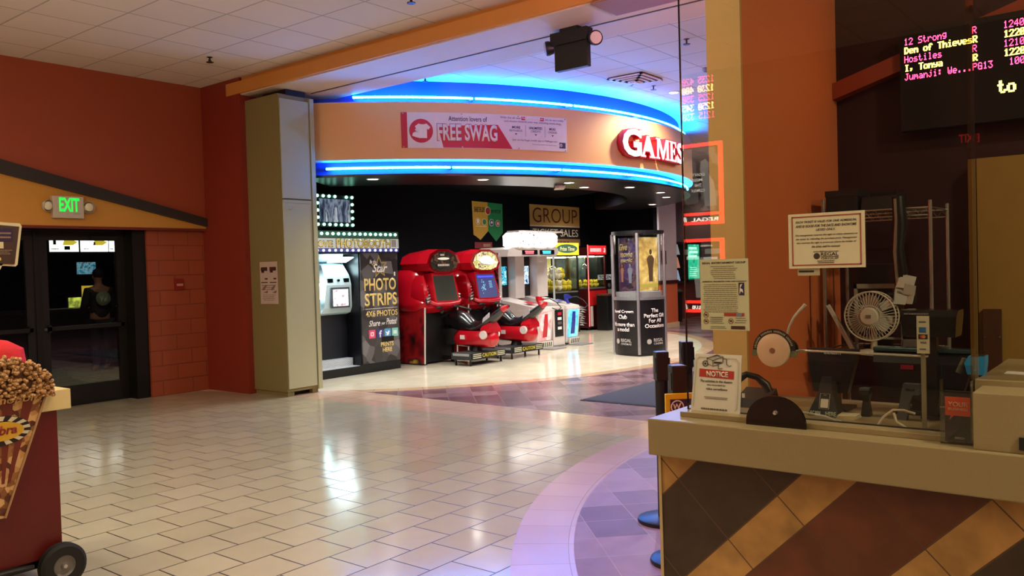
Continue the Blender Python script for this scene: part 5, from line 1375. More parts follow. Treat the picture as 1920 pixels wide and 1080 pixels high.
MB().text('ADMISSION, PROHIBITED ITEMS AND CONDUCT', -.080, .080, .042, .047, -.003, .0006, .01).build('heading', INK, t)
MB().greek(-.05, .05, .052, .10, 7, -.003, .28, 1).greek(-.078, .05, -.062, .038, 15, -.003, .28, 2, .05).greek(-.055, -.005, -.075, -.10, 4, -.003, .25, 7).greek(-.055, -.002, -.10, -.074, 4, -.003, .25, 3).greek(.035, .078, -.098, -.076, 3, -.003, .25, 5).greek(-.06, .01, -.117, -.106, 2, -.003, .3, 6).build('body_print', M('policy_grey_print', (108, 104, 84), .6), t)
MB().box(.052, .072, -.0036, -.003, -.002, .040).build('blue_rating_block', M('policy_blue_block', (30, 30, 70), .5), t)
MB().prism([(.055, .0), (.06, .012), (.068, .006), (.066, .018), (.058, .022), (.066, .036), (.058, .034), (.056, .02)], (0, -.0037, 0), d=-.0005).build('rating_mark', PAPW, t)
b = MB().box(-.002, .07, -.0036, -.003, -.073, -.062).build('red_logo_strip', M('policy_red_strip', (160, 50, 36), .5), t)
MB().box(.042, .062, -.0042, -.0036, -.073, -.062).build('blue_logo_strip', M('policy_blue_strip', (110, 120, 140), .5), b)
MB().box(.022, .072, -.0036, -.003, -.117, -.106).build('dark_logo_strip', M('policy_dark_strip', (66, 34, 24), .5), t)
for (x, z) in ((-.068, -.070), (-.068, -.092), (.022, -.090)):
    s = MB().lathe([(.0075, 0), (.0095, 0), (.0095, .0006), (.0075, .0006)], (x, -.003, z), (0, -1, 0), 20).box(-.008, .008, -.0006, 0, -.0008, .0008, mat=Matrix.Translation((x, -.003, z)) @ Matrix.Rotation(R_(40), 4, 'Y')).build('prohibition_symbol', M('policy_red_brown', (130, 70, 50), .5), t)
    MB().box(x - .004, x + .004, -.0036, -.003, z - .002, z + .003).build('symbol_glyph', INK, s)
t = on_glass('notice_card', 'white NOTICE card with camera drawing leaning on the glass at the left', 'notice', 1.232, 1.187, 2.668)
MB().prism([(-.098, -.099), (.082, -.099), (.094, .099), (-.074, .099)], (0, -.004, 0), d=.004).build('card', PAPW, t)
b = MB().prism([(-.062, .020), (.064, .016), (.066, .044), (-.060, .048)], (0, -.0048, 0), d=.0008).build('red_band', M('notice_red', (176, 50, 44), .5), t)
MB().text('NOTICE', -.034, .044, .022, .041, -.0049, .0006, .03).build('notice_lettering', PAPW, b)
m = MB()
def seg(m, pts, r=.0011): return m.tube([(x, -.0052, z) for x, z in pts], r, 5)
bx_ = [(-.032, .085), (.006, .098), (.028, .092), (-.010, .078), (-.032, .085), (-.030, .066), (-.010, .058), (-.010, .078)]
seg(m, bx_); seg(m, [(-.010, .058), (.026, .072), (.028, .092)]); seg(m, [(.028, .086), (.040, .084), (.040, .066), (.050, .060), (.056, .064)])
seg(m, [(.010, .064), (.009, .050), (.024, .052)]); seg(m, [(-.010, .092), (.010, .095), (.016, .091)])
m.box(-.006, .022, -.0055, -.0045, .068, .074)
m.lathe([(.008, 0), (.0105, 0), (.0105, .001), (.008, .001)], (-.038, -.0045, .066), (0, -1, 0), 16).cyl((-.038, -.0045, .066), (-.038, -.0055, .066), .004, .004, 10)
m.build('camera_drawing', M('notice_ink', (40, 36, 30), .5), t)
m = MB()
seg(m, [(-.088, -.085), (-.070, .075), (-.062, .088), (.075, .086), (.084, .074), (.073, -.080), (.066, -.090)], .0006)
m.build('thin_frame_line', M('notice_frame_grey', (140, 140, 126), .5), t)
MB().text('The activities in this theatre', -.058, .058, .002, .011, -.0045, .0005, 0, .2).text('are recorded by', -.034, .034, -.011, -.003, -.0045, .0005, 0, .2).text('video surveillance', -.038, .040, -.024, -.016, -.0045, .0005, 0, .2).build('notice_print', M('notice_ink', (40, 36, 30), .5), t)
MB().greek(-.048, .048, -.056, -.046, 2, -.0045, .3, 3).greek(-.062, .055, -.094, -.086, 1, -.0045, .6, 8).build('small_print', M('notice_grey_ink', (96, 92, 80), .5), t)

# ------------------------------------------------------------------ speaking disc, microphone, half round tray
ALU = M('spun_aluminium', (196, 166, 136), .5, .45)
t = on_glass('speaking_disc', 'round metal speaking disc with black ring band fixed through the glass', 'intercom disc', 1.026, 1.308, 2.665)
MB().lathe([(0, -.012), (.008, -.012), (.009, -.020), (.030, -.021), (.053, -.016), (.0545, -.010), (.0545, 0), (0, 0)], (0, 0, 0), (0, 1, 0), 40).build('disc', ALU, t, True)
MB().lathe([(0, -.0215), (.0085, -.0215), (.0085, -.013)], (0, 0, 0), (0, 1, 0), 20).build('centre_hole', M('disc_brown_hole', (120, 84, 56), .4, .3), t, True)
m = MB(); n = 28; a0, a1 = R_(188), R_(-8)
ring = []
for i in range(n):
    q0, q1 = a0 + (a1 - a0) * i / n, a0 + (a1 - a0) * (i + 1) / n
    m.loft([[(r * math.cos(a), yy, r * math.sin(a)) for (r, a, yy) in ((.056, q0, -.006), (.070, q0, -.006), (.070, q1, -.006), (.056, q1, -.006))],
            [(r * math.cos(a), yy, r * math.sin(a)) for (r, a, yy) in ((.056, q0, 0), (.070, q0, 0), (.070, q1, 0), (.056, q1, 0))]])
rg = m.build('ring_band', M('ring_black', (20, 18, 16), .5), t)
m = MB(); rd = random.Random(8)
for i in range(34):
    a = R_(172 - 4.7 * i)
    if i % 9 == 8: continue
    c = Matrix.Translation((.063 * math.cos(a), -.0064, .063 * math.sin(a))) @ Matrix.Rotation(-(a - math.pi / 2), 4, 'Y')
    m.box(-.0015, .0015, -.0004, .0003, -.0035, .0015 + rd.uniform(0, .002), mat=c)
m.build('ring_print', M('ring_grey_print', (150, 140, 110), .5), rg)
for s in (-1, 1): MB().cyl((s * .064, -.007, -.010), (s * .064, 0, -.010), .011, .011, 18).build('ring_end_disc', M('ring_end_olive', (92, 96, 62), .5), rg)
t = on_glass('gooseneck_microphone', 'cream gooseneck microphone with long thin rod behind the speaking disc', 'microphone', 1.0, 1.31, 2.70)
MB().tube([(.005, -.0, .05), (.012, 0, .075), (.028, 0, .105), (.045, 0, .125), (.066, 0, .146)], [.0035, .0035, .004, .0045, .006], 10).build('gooseneck', M('cream_rubber', (214, 208, 190), .4), t, True)
MB().tube([(.01, .01, -.01), (.05, 0, -.003), (.20, 0, -.004), (.426, 0, -.006)], .004, 10).build('steel_rod', M('polished_rod', (206, 204, 190), .2, .7), t, True)
MB().cyl((0, .03, 0), (0, .0, 0), .03, .025, 20).build('mounting_boss', ABK, t, True)
t = on_glass('half_round_plate', 'black half round plate with a single bolt standing at the front of the counter', 'shield plate', 1.002, 1.07, 2.60)
pts = [(.097, 0)] + [(.097 * math.cos(R_(a)), .012 + .087 * math.sin(R_(a))) for a in range(0, 181, 9)] + [(-.097, 0)]
MB().prism(pts, (0, -.004, 0), d=.010).build('plate', M('black_acrylic', (10, 8, 8), .25), t)
MB().lathe([(0, -.012), (.006, -.010), (.0085, -.004), (.0085, 0)], (.002, -.003, .046), (0, 1, 0), 16).build('bolt', CHR, t, True)
# card logo strip on its post
t = thing('card_logo_sign', 'slim cream card-logo sign on a thin post beside the black column', 'sign', (2.70, .585, 1.07), -90)
MB().box(-.008, .004, -.004, .006, .0, .25).build('post', M('post_khaki', (140, 132, 100), .5), t)
MB().box(-.03, .03, .0, .03, -.0, .008).build('foot', ABK, t)
s = MB().box(-.0165, .0165, -.012, -.003, .243, .354).build('sign_board', M('sign_cream', (200, 196, 168), .5), t)
MB().box(-.010, .009, -.0128, -.012, .305, .321).build('blue_card_logo', M('card_blue', (40, 100, 160), .5), s)
lo = MB().box(-.012, .013, -.0128, -.012, .286, .300).build('dark_card_logo', M('card_dark', (40, 26, 22), .5), s)
MB().cyl((-.003, -.0128, .293), (-.003, -.0133, .293), .005).build('left_circle', M('card_red', (180, 60, 36), .5), lo); MB().cyl((.003, -.0130, .293), (.003, -.0136, .293), .005).build('right_circle', M('card_orange', (206, 140, 50), .5), lo)
MB().text('VISA', -.008, .010, .272, .279, -.012, .0006, .02).greek(-.012, .011, .334, .339, 1, -.012, .9, 5).greek(-.012, .011, .254, .258, 1, -.012, .9, 6).build('card_print', M('card_grey_blue', (90, 96, 100), .5), s)
# brochure holder
t = thing('brochure_holder', 'clear acrylic leaflet holder with orange and black leaflets at the counter front', 'leaflet holder', (2.60, .482, 1.07), -90)
ACR = GLASS('clear_acrylic', (.90, .91, .90), .07)
MB().box(-.042, .038, -.005, -.002, 0, .15).box(-.042, .038, .028, .031, 0, .22).box(-.042, -.039, -.005, .031, 0, .18).box(.035, .038, -.005, .031, 0, .18).box(-.042, .038, -.005, .031, 0, .003).build('acrylic_pocket', ACR, t)
l = MB().box(-.031, .034, .004, .012, .006, .150).build('leaflet', M('leaflet_black', (26, 16, 14), .45), t)
f_ = MB().prism([(-.030, .118 + .015), (.034, .118 + .015), (.034, .080), (-.008, .080), (-.020, .066), (-.016, .080), (-.030, .080)], (0, .0030, 0), d=.001).build('orange_speech_bubble', M('leaflet_orange', (226, 78, 30), .45), l)
MB().text('YOUR', -.022, .028, .106, .119, .0030, .0005, .008).text('BUSINESS', -.022, .028, .095, .102, .0030, .0005, .004).build('leaflet_lettering', M('leaflet_pale', (236, 190, 150), .5), f_)
MB().text('SWITCH', -.006, .018, .014, .020, .0040, .0005, .01).build('leaflet_footer', PAPW, l)
# ------------------------------------------------------------------ things on the work counter behind the glass
ZT = 1.07
def back(name, label, cat, x, y, z): return thing(name, label, cat, (x, y, z), -90)
SCR = M('monitor_black_plastic', (22, 22, 22), .4)
t = back('point_of_sale_monitor', 'black touch monitor seen from behind with pale logo, behind the phone scan stand', 'monitor', 3.0, .950, ZT)
MB().loft([[(-.064, .0, .06), (.052, .0, .06), (.052, .035, .06), (-.064, .035, .06)], [(-.082, .0, .17), (.080, .0, .17), (.080, .04, .17), (-.082, .04, .17)], [(-.086, .004, .212), (.084, .004, .212), (.084, .05, .212), (-.086, .05, .212)]]).build('rear_shell', SCR, t)
MB().text('elotom', -.025, .033, .195, .208, -.001, .003, .015).build('maker_lettering', M('logo_pale', (190, 205, 205), .4), t)
MB().box(-.02, .02, -.02, .04, .0, .10).box(-.06, .06, -.04, .08, 0, .01).build('stand', SCR, t)
t = back('point_of_sale_monitor', 'wide black monitor with shiny top edge and a red sticker on its back', 'monitor', 3.06, .672, ZT)
MB().loft([[(-.12, -.02, .05), (.12, -.02, .05), (.12, .02, .05), (-.12, .02, .05)], [(-.150, -.02, .17), (.155, -.02, .17), (.155, .03, .17), (-.150, .03, .17)], [(-.152, .0, .208), (.155, .0, .208), (.155, .04, .208), (-.152, .04, .208)]]).build('rear_shell', SCR, t)
MB().box(-.152, .156, -.012, .04, .208, .222, .004).build('teal_lit_top_edge', M('glossy_teal_edge', (70, 96, 96), .12, .3), t)  # teal light along the black edge is put into its colour
MB().box(-.06, -.02, -.023, -.018, .15, .165).build('red_sticker', M('sticker_red', (150, 30, 50), .4), t)
MB().box(-.03, .03, -.01, .05, .0, .06).box(-.08, .08, -.05, .09, 0, .01).build('stand', SCR, t)
t = back('phone_scan_stand', 'black tapered phone stand with white outlined phone and the words SCAN HERE', 'phone stand', 2.88, .935, ZT)
MB().loft([[(-.052, -.03, 0), (.052, -.03, 0), (.052, .05, 0), (-.052, .05, 0)], [(-.045, -.02, .022), (.045, -.02, .022), (.04, .04, .022), (-.04, .04, .022)], [(-.022, .0, .08), (.024, .0, .08), (.02, .03, .08), (-.02, .03, .08)], [(-.015, .012, .128), (.018, .012, .128), (.016, .03, .128), (-.014, .03, .128)]]).build('stand_body', M('stand_black', (24, 26, 24), .5), t)
m = MB()
u_, v_ = Vector((1, 0, 0)), Vector((0, .02, .058)).normalized(); o_ = Vector((.001, -.0205, .024))
q = [(-.016, .0), (.016, 0), (.016, .052), (-.016, .052)]
m.tube([o_ + u_ * a + v_ * b for a, b in q], .0008, 6, True).tube([o_ + u_ * a + v_ * .047 for a in (-.005, .005)], .0007, 6)
m.build('phone_outline', M('stand_print', (190, 200, 190), .5), t)
MB().prism([(-.0125, .004), (.0125, .004), (.0125, .034), (-.0125, .034)], o_, u_, v_, v_.cross(u_), .0012).build('blank_label', PAPW, t)
for w_, a, b in (('SCAN', -.042, -.008), ('HERE', .010, .044)): MB().text(w_, a, b, .003, .017, -.0295, .0025, .02).build('stand_lettering', M('stand_print', (190, 200, 190), .5), t)
t = back('desk_phone', 'dark telephone with curved handset behind the NOTICE card', 'telephone', 2.92, 1.21, ZT)
MB().loft([[(-.06, -.03, 0), (.07, -.03, 0), (.07, .09, 0), (-.06, .09, 0)], [(-.055, -.02, .03), (.06, -.02, .03), (.06, .08, .06), (-.055, .08, .06)]]).build('base', SCR, t)
MB().tube([(-.06, -.01, .07), (-.05, -.01, .10), (-.02, 0, .118), (.015, .01, .108), (.045, .02, .08), (.058, .02, .055)], [.014, .017, .012, .012, .017, .014], 10).build('handset', M('handset_black', (28, 24, 24), .35), t, True)
MB().box(-.03, -.02, -.024, -.019, .035, .05).build('key_label', PAPW, t)
t = back('customer_display', 'wide glossy black display unit on a square black column right of the fan', 'display', 2.98, .622, 1.04)
MB().box(-.017, .017, -.017, .017, .03, .315).box(-.03, .03, -.03, .03, .03, .04).build('column', M('column_black', (14, 14, 14), .45), t)
MB().loft([[(-.08, -.03, .30), (.075, -.03, .30), (.075, .07, .30), (-.08, .07, .30)], [(-.086, -.035, .365), (.08, -.035, .365), (.08, .08, .365), (-.086, .08, .365)], [(-.086, -.02, .385), (.083, -.02, .385), (.08, .08, .385), (-.086, .08, .385)]]).build('display_head', M('gloss_black_case', (14, 11, 12), .18), t)
MB().greek(-.078, .0, .370, .378, 1, -.034, .6, 4).build('key_row', M('key_grey', (120, 116, 110), .4), t)
t = back('card_reader_stand', 'dark grey card reader bracket between the wide monitor and the black column', 'card reader', 2.90, .675, ZT)
MB().prism([(-.04, 0), (-.01, 0), (.0, .06), (.012, .085), (.03, .085), (.03, .12), (-.018, .12)], (0, 0, 0), d=.03).build('bracket', M('bracket_grey', (70, 74, 76), .5), t)
MB().text('MK-II', -.012, .016, .098, .106, -.0005, .0008).build('bracket_print', ABK, t)
t = back('barcode_scanner', 'small black handheld scanner in a cradle left of the wide monitor', 'scanner', 2.92, .815, ZT)
MB().loft([[(-.014, -.01, .0), (.014, -.01, .0), (.014, .03, .0), (-.014, .03, .0)], [(-.010, 0, .05), (.010, 0, .05), (.010, .02, .05), (-.010, .02, .05)], [(-.016, -.02, .075), (.016, -.02, .075), (.016, .03, .08), (-.016, .03, .08)], [(-.013, -.018, .095), (.013, -.018, .095), (.013, .03, .095), (-.013, .03, .095)]]).build('body', SCR, t)
MB().box(-.015, .015, -.022, .0, .088, .097, .002).build('glossy_nose', M('glossy_teal_edge', (70, 96, 96), .12, .3), t)
CBL = M('white_cable', (196, 190, 170), .5)
def cable(label, pts): tag(MB().tube(pts, .004, 8).build('cable', CBL, None, True), label, 'cable')
cable('white cable curving between the half round plate and the scan stand', [(2.78, 1.02, 1.095), (2.80, .98, 1.087), (2.82, .95, 1.080), (2.78, .90, 1.083), (2.77, .87, 1.075), (2.76, .845, 1.074)])
cable('white cable arching in front of the grey card reader bracket', [(2.76, .735, 1.074), (2.77, .72, 1.10), (2.78, .695, 1.122), (2.79, .665, 1.122), (2.80, .635, 1.112)])
cable('short white cable at the foot of the cream card-logo sign', [(2.77, .69, 1.115), (2.76, .68, 1.09), (2.75, .65, 1.075), (2.745, .63, 1.074)])
t = back('tape_dispenser', 'bright blue box with grey roll on the raised counter edge', 'dispenser', 2.84, .478, 1.238)
MB().loft([[(-.018, 0, 0), (.026, 0, 0), (.026, .06, 0), (-.018, .06, 0)], [(-.026, 0, .035), (.030, 0, .035), (.030, .06, .035), (-.026, .06, .035)], [(-.014, 0, .056), (.030, 0, .056), (.030, .06, .056), (-.014, .06, .056)]]).build('blue_case', M('bright_blue_plastic', (40, 150, 214), .4), t)
MB().box(-.006, .026, .004, .056, .052, .058).build('dark_slot', ABK, t)
MB().cyl((-.030, .02, .01), (-.036, .02, .01), .0, .0, 4).cyl((-.045, .03, 0), (-.028, .03, .045), .011, .009, 12).build('grey_roll', M('roll_grey_olive', (96, 92, 70), .5), t)
t = back('loose_paper', 'white paper lying on the raised counter at the right edge', 'paper', 2.92, .36, 1.2385)
MB().box(-.045, .10, -.03, .03, 0, .002).build('sheet', M('bright_paper', (236, 232, 224), .5), t)
t = back('paper_stack', 'low pile of papers behind the scan stand', 'papers', 2.86, .855, ZT)
for k in range(3): MB().box(-.028, .03, -.03, .04, .004 * k, .004 * k + .0035, mat=Matrix.Rotation(R_(4 * k - 4), 4, 'Z')).build('sheet', PAPER, t)
# ------------------------------------------------------------------ wire shelving and what it carries
WIRE = M('chrome_wire', (190, 186, 176), .25, .8)
ws = thing('wire_shelving_unit', 'chrome wire shelving unit with threaded posts at the back of the booth', 'shelving', (3.9, 1.035, 0), -90)
for (x, y, top) in ((-.224, 0, 1.875), (.223, .0, 1.84), (-.224, .34, 1.875), (.223, .34, 1.84)):
    MB().cyl((x, y, 0), (x, y, top), .0085, .0085, 10).build('post', WIRE, ws, True)
for z in (.30, 1.165, 1.79):
    m = MB()
    for y in (0, .34):
        m.tube([(-.224, y, z + .02), (.223, y, z + .02)], .004, 6).tube([(-.224, y, z - .012), (.223, y, z - .012)], .003, 6)
        n = 22
        m.tube([(-.224 + .447 * i / n, y, z + (.018 if i % 2 else -.010)) for i in range(n + 1)], .002, 5)
    for x in (-.224, .223): m.tube([(x, 0, z + .02), (x, .34, z + .02)], .004, 6)
    for i in range(14): m.tube([(-.21 + .42 * i / 13, 0, z + .022), (-.21 + .42 * i / 13, .34, z + .022)], .002, 5)
    m.build('wire_shelf', WIRE, ws)
DKB = M('dark_box', (26, 22, 22), .5)
def carry(name, label, cat, x, y, z, boxes, mat=DKB):
    t = thing(name, label, cat, (3.9, 1.035, z), -90)
    return t
t = back('storage_carton', 'dark carton standing on the left of the top wire shelf', 'box', 3.94, 1.19, 1.815)
MB().box(-.07, .07, 0, .2, 0, .095, .003).build('carton', DKB, t); MB().box(-.072, .072, -.002, .202, .07, .098).build('lid', M('dark_box_lid', (34, 28, 28), .5), t)
t = back('receipt_printer', 'dark receipt printer on the middle of the top wire shelf', 'printer', 3.94, 1.03, 1.815)
MB().loft([[(-.075, 0, 0), (.075, 0, 0), (.075, .18, 0), (-.075, .18, 0)], [(-.075, .02, .06), (.075, .02, .06), (.075, .18, .08), (-.075, .18, .08)]]).build('case', DKB, t); MB().box(-.05, .05, .06, .10, .06, .085).build('paper_slot', ABK, t)
t = back('equipment_bundle', 'black taped bundle hanging down the middle post with crumpled paper at its foot', 'bundle', 3.86, .925, 1.40)
MB().tube([(0, 0, .06), (.006, -.01, .14), (-.004, -.01, .24), (.006, -.01, .34), (0, -.01, .46)], [.022, .028, .024, .03, .024], 10).build('taped_core', M('black_tape', (18, 16, 16), .4), t, True)
MB().tube([(-.004, -.030, .08), (-.012, -.036, .22), (-.004, -.034, .36), (-.008, -.032, .45)], .007, 8).build('silver_pole', WIRE, t, True)
rd = random.Random(3); m = MB()
for k in range(9):
    x, z = rd.uniform(-.01, .06), rd.uniform(.02, .11)
    m.prism([(x - .025, z - .02), (x + .02, z - .025), (x + .028, z + .015), (x - .015, z + .026)], (0, -.04 - .004 * k, 0), (1, rd.uniform(-.4, .4), 0), (0, rd.uniform(-.4, .4), 1), (0, 1, 0), .002)
m.build('crumpled_paper', M('crumpled_white', (190, 190, 180), .5), t)
MB().box(-.07, -.01, -.05, -.046, .0, .035, mat=Matrix.Rotation(R_(-25), 4, 'Y')).build('white_label', PAPW, t)
MB().box(-.05, .06, -.03, .03, .0, .05, .01).build('black_box', DKB, t)
t = back('monitor', 'black box monitor standing behind the white desk fan', 'monitor', 3.98, 1.035, 1.19)
MB().box(-.10, .085, 0, .1, .28, .385, .004).box(-.03, .03, .03, .07, 0, .30).box(-.08, .08, 0, .12, 0, .01).build('case', M('black_monitor', (16, 14, 15), .35), t)
t = back('paper_tray', 'pale grey paper tray frame standing behind the fan', 'tray', 3.90, 1.03, 1.19)
MB().box(-.10, -.088, 0, .02, 0, .295).box(.094, .104, 0, .02, 0, .25).box(-.10, .104, 0, .02, .275, .295).build('frame', M('tray_grey', (150, 148, 134), .5), t)
for z in (.05, .12, .19): MB().box(-.088, .10, .004, .016, z, z + .01).build('tier', M('tray_grey', (150, 148, 134), .5), t)
t = back('drawer_organizer', 'small clear drawer stack right of the fan', 'organizer', 3.88, .895, 1.19)
MB().box(-.035, .04, .0, .10, 0, .006).box(-.035, -.03, 0, .1, 0, .17).box(.035, .04, 0, .1, 0, .17).build('frame', M('organizer_grey', (120, 120, 112), .4), t)
for k in range(3): MB().box(-.029, .034, -.004, .09, .012 + .055 * k, .055 + .055 * k, .003).build('drawer', M('drawer_grey', (96, 96, 90), .3), t)
# fan
t = back('desk_fan', 'white desk fan with three blades and round wire guard behind the booth glass', 'fan', 3.80, 1.027, 1.185)
FW = M('fan_white_plastic', (206, 204, 186), .4)
cz = .165; Rf = .105
MB().lathe([(0, 0), (.07, 0), (.07, .012), (.03, .02), (0, .02)]).build('base', FW, t, True)
MB().cyl((0, .02, .01), (0, .03, cz), .014, .012, 12).cyl((0, .0, cz), (0, .09, cz), .04, .035, 20).build('stem_and_motor', FW, t, True)
m = MB()
for q in (0.0, .05):
    for r in ((Rf,) if q else (Rf, Rf * .45)): m.tube([(r * math.cos(a), -.035 + q * (1 if r == Rf else 0) + (.0 if r == Rf else -.012), cz + r * math.sin(a)) for a in [2 * math.pi * i / 36 for i in range(36)]], .0022 if r < Rf else .0035, 6, True)
for k in range(44):
    a = 2 * math.pi * k / 44; c, s_ = math.cos(a), math.sin(a)
    m.tube([(.036 * c, -.052, cz + .036 * s_), (.07 * c, -.048, cz + .07 * s_), (Rf * c, -.035, cz + Rf * s_), (Rf * c, .015, cz + Rf * s_), (.05 * c, .03, cz + .05 * s_)], .0011, 4)
m.build('wire_guard', FW, t)
hb = MB().lathe([(0, -.058), (.034, -.056), (.039, -.050), (.039, -.044), (0, -.044)], (0, 0, cz), (0, 1, 0), 24).build('hub_cap', FW, t, True)
MB().box(-.010, .010, -.0595, -.0575, cz - .007, cz + .007).build('hub_badge', M('fan_badge', (120, 116, 100), .4), hb)
for k in range(3):
    a = R_(95 + 120 * k); m = MB()
    pts = [(.022, -.018), (.05, -.040), (.082, -.034), (.092, .0), (.078, .034), (.045, .028), (.022, .012)]
    m.loft([[(x * math.cos(a) - z * math.sin(a), -.020 + .35 * z, cz + x * math.sin(a) + z * math.cos(a)) for x, z in pts], [(x * math.cos(a) - z * math.sin(a), -.017 + .35 * z, cz + x * math.sin(a) + z * math.cos(a)) for x, z in pts]])
    m.build('blade', M('fan_blade_grey', (170, 170, 158), .4), t)
t = back('white_board', 'white sheet board leaning left of the desk fan', 'board', 3.86, 1.17, 1.185)
MB().prism([(-.066, .205), (-.052, .212), (.055, .012), (.042, .0)], (0, -.02, 0), d=.012).build('sheet_edge', PAPW, t)
MB().prism([(-.050, .19), (-.034, .175), (.058, .02), (.050, .008)], (0, -.012, 0), d=.012).build('sheet_edge', M('board_grey', (120, 112, 100), .5), t)
t = back('wood_shelf_board', 'narrow wooden board lying on the wire shelf below the fan', 'board', 3.885, 1.03, 1.1655 - 1.1655)
t.location.z = 1.17 + .0
MB().box(-.19, .16, -.11, .2, .017, .0175 + .0).box(-.19, .16, -.12, .2, .0165, .0185).build('plank', M('plank_brown', (140, 100, 56), .5), t)

# ------------------------------------------------------------------ showtimes sign, dot matrix
FONT = {'0': '3E5149453E', '1': '00427F4000', '2': '4261514946', '3': '2141454B31', '4': '1814127F10', '5': '2745454539', '6': '3C4A494930', ':': '0036360000', ',': '0050300000', '.': '0060600000',
        'B': '7F49494936', 'D': '7F4141221C', 'G': '3E4149497A', 'H': '7F0808087F', 'I': '00417F4100', 'J': '2040413F01', 'P': '7F09090906', 'R': '7F09192946', 'S': '4649494931', 'T': '01017F0101',
        'W': '3F4038403F', 'a': '2054545478', 'e': '3854545418', 'f': '087E090102', 'g': '0C5252523E', 'h': '7F08040478', 'i': '00447D4000', 'j': '2040443D00', 'l': '00417F4000', 'm': '7C04180478',
        'n': '7C08040478', 'o': '3844444438', 'r': '7C08040408', 's': '4854545420', 't': '043F444020', 'u': '3C4040207C', 'v': '1C2040201C', 'y': '0C5050503C'}
def dots(m, s, x, z, px, pz, y, k=.86, bold=False):
    for ch in s:
        g = FONT.get(ch)
        if g:
            cols = [int(g[2 * i:2 * i + 2], 16) for i in range(5)]
            if bold: cols = [cols[i] | (cols[i - 1] if i else 0) for i in range(5)] + [cols[4]]
            for i, c in enumerate(cols):
                for b in range(7):
                    if c >> b & 1: m.box(x + i * px, x + (i + k) * px, y - .001, y, z + (6 - b) * pz, z + (6 - b + k) * pz)
        x += 6 * px
    return m
LRED = E('led_red', (255, 60, 110), 9); LYEL = E('led_yellow', (255, 222, 90), 8)
def led_sign(loc, rz, label, sc_, rows, foot, w, hb=.42, red=None, yel=None):
    t = thing('led_showtimes_sign', label, 'led sign', loc, rz)
    MB().box(-.02 * sc_, w, 0, .05, -hb * sc_, .05 * sc_).build('housing', M('led_housing', (8, 7, 8), .4), t)
    pitch = .0412 * sc_; px = .0205 * sc_ / 6; pz = pitch * .78 / 7
    for k, r in enumerate(rows):
        dots(MB(), r, 0, -pitch * k - pz * 3.5, px, pz, 0, .9, k % 2 == 1).build('led_row', (yel or LYEL) if k % 2 else (red or LRED), t)
    if foot: dots(MB(), foot, .383 * sc_, -.30 * sc_, px * 1.75, pz * 1.75, 0, .95, True).build('led_row', LYEL, t)
    return t
rows = ['12 Strong     R     1240a 320', 'Den of ThievesR     1220a 330', 'Hostiles      R     1210a 310', 'I, Tonya      R     1220a 300', 'Jumanji: We...PG13   100a 345']
led_sign((4.30, .995, 2.617), -90, 'red and yellow dot matrix showtimes sign on the back wall of the booth', 1.0, rows, 'to B', .75)

# ================================================================== stanchions
STB = M('stanchion_black', (18, 18, 22), .4)
def stanchion(x, y, rz, label):
    t = thing('belt_stanchion', label, 'stanchion', (x, y, 0), rz, 'belt stanchions at the ticket counter')
    MB().lathe([(0, .0), (.165, 0), (.168, .008), (.165, .022), (.15, .028), (.03, .032), (0, .032)]).build('base', M('stanchion_base', (26, 26, 34), .35), t, True)
    MB().cyl((0, 0, .03), (0, 0, .92), .040, .040, 20).build('post', STB, t, True)
    h = MB().box(-.040, .040, -.042, .042, .88, 1.06, .008).build('belt_head', STB, t)
    MB().box(.040, .052, -.024, .024, .93, 1.02, .003).build('belt_clip', M('clip_black', (30, 30, 34), .35), h)
    MB().box(-.043, -.040, -.024, .024, .93, 1.02).build('belt_slot', M('slot_black', (8, 8, 10), .3), h)
    return t
s1 = stanchion(4.62, 2.50, -45, 'black belt post standing farther out, left of the one with the yellow sign')
s2 = stanchion(4.03, 2.085, -45, 'black belt post carrying the yellow and navy club sign at the counter end')
stanchion(5.28, 2.66, -45, 'black belt post seen through the booth glass just right of its edge')
stanchion(5.72, 2.57, -45, 'black belt post behind the glass above the NOTICE card')
# sign plate hung on the second post
f = MB().box(-.085, .085, -.055, -.040, .62, .915, .003).build('sign_frame', M('sign_yellow', (226, 200, 40), .4), s2, label='yellow sign plate')
c = MB().box(-.060, .080, -.058, -.055, .745, .885).build('navy_card', M('sign_navy', (36, 34, 92), .4), f)
e = MB().lathe([(.030, 0), (.036, 0), (.036, .0015), (.030, .0015)], (-.022, -.058, .845), (0, -1, 0), 28).build('crown_ring', BWHITE, s2)
MB().prism([(-.024, .02), (-.013, -.014), (-.003, .012), (.007, -.014), (.022, .024), (.012, .018), (.006, .002), (-.003, .022), (-.012, .002), (-.016, .016)], (-.022, -.0582, .843), d=-.0015).build('crown_glyph', BWHITE, s2)
MB().text('Crown', .0, .072, .795, .815, -.0582, .001, .02).build('card_lettering', BWHITE, s2)
MB().text('Club', .0, .050, .765, .785, -.0582, .001, .02).build('card_lettering', BWHITE, s2)

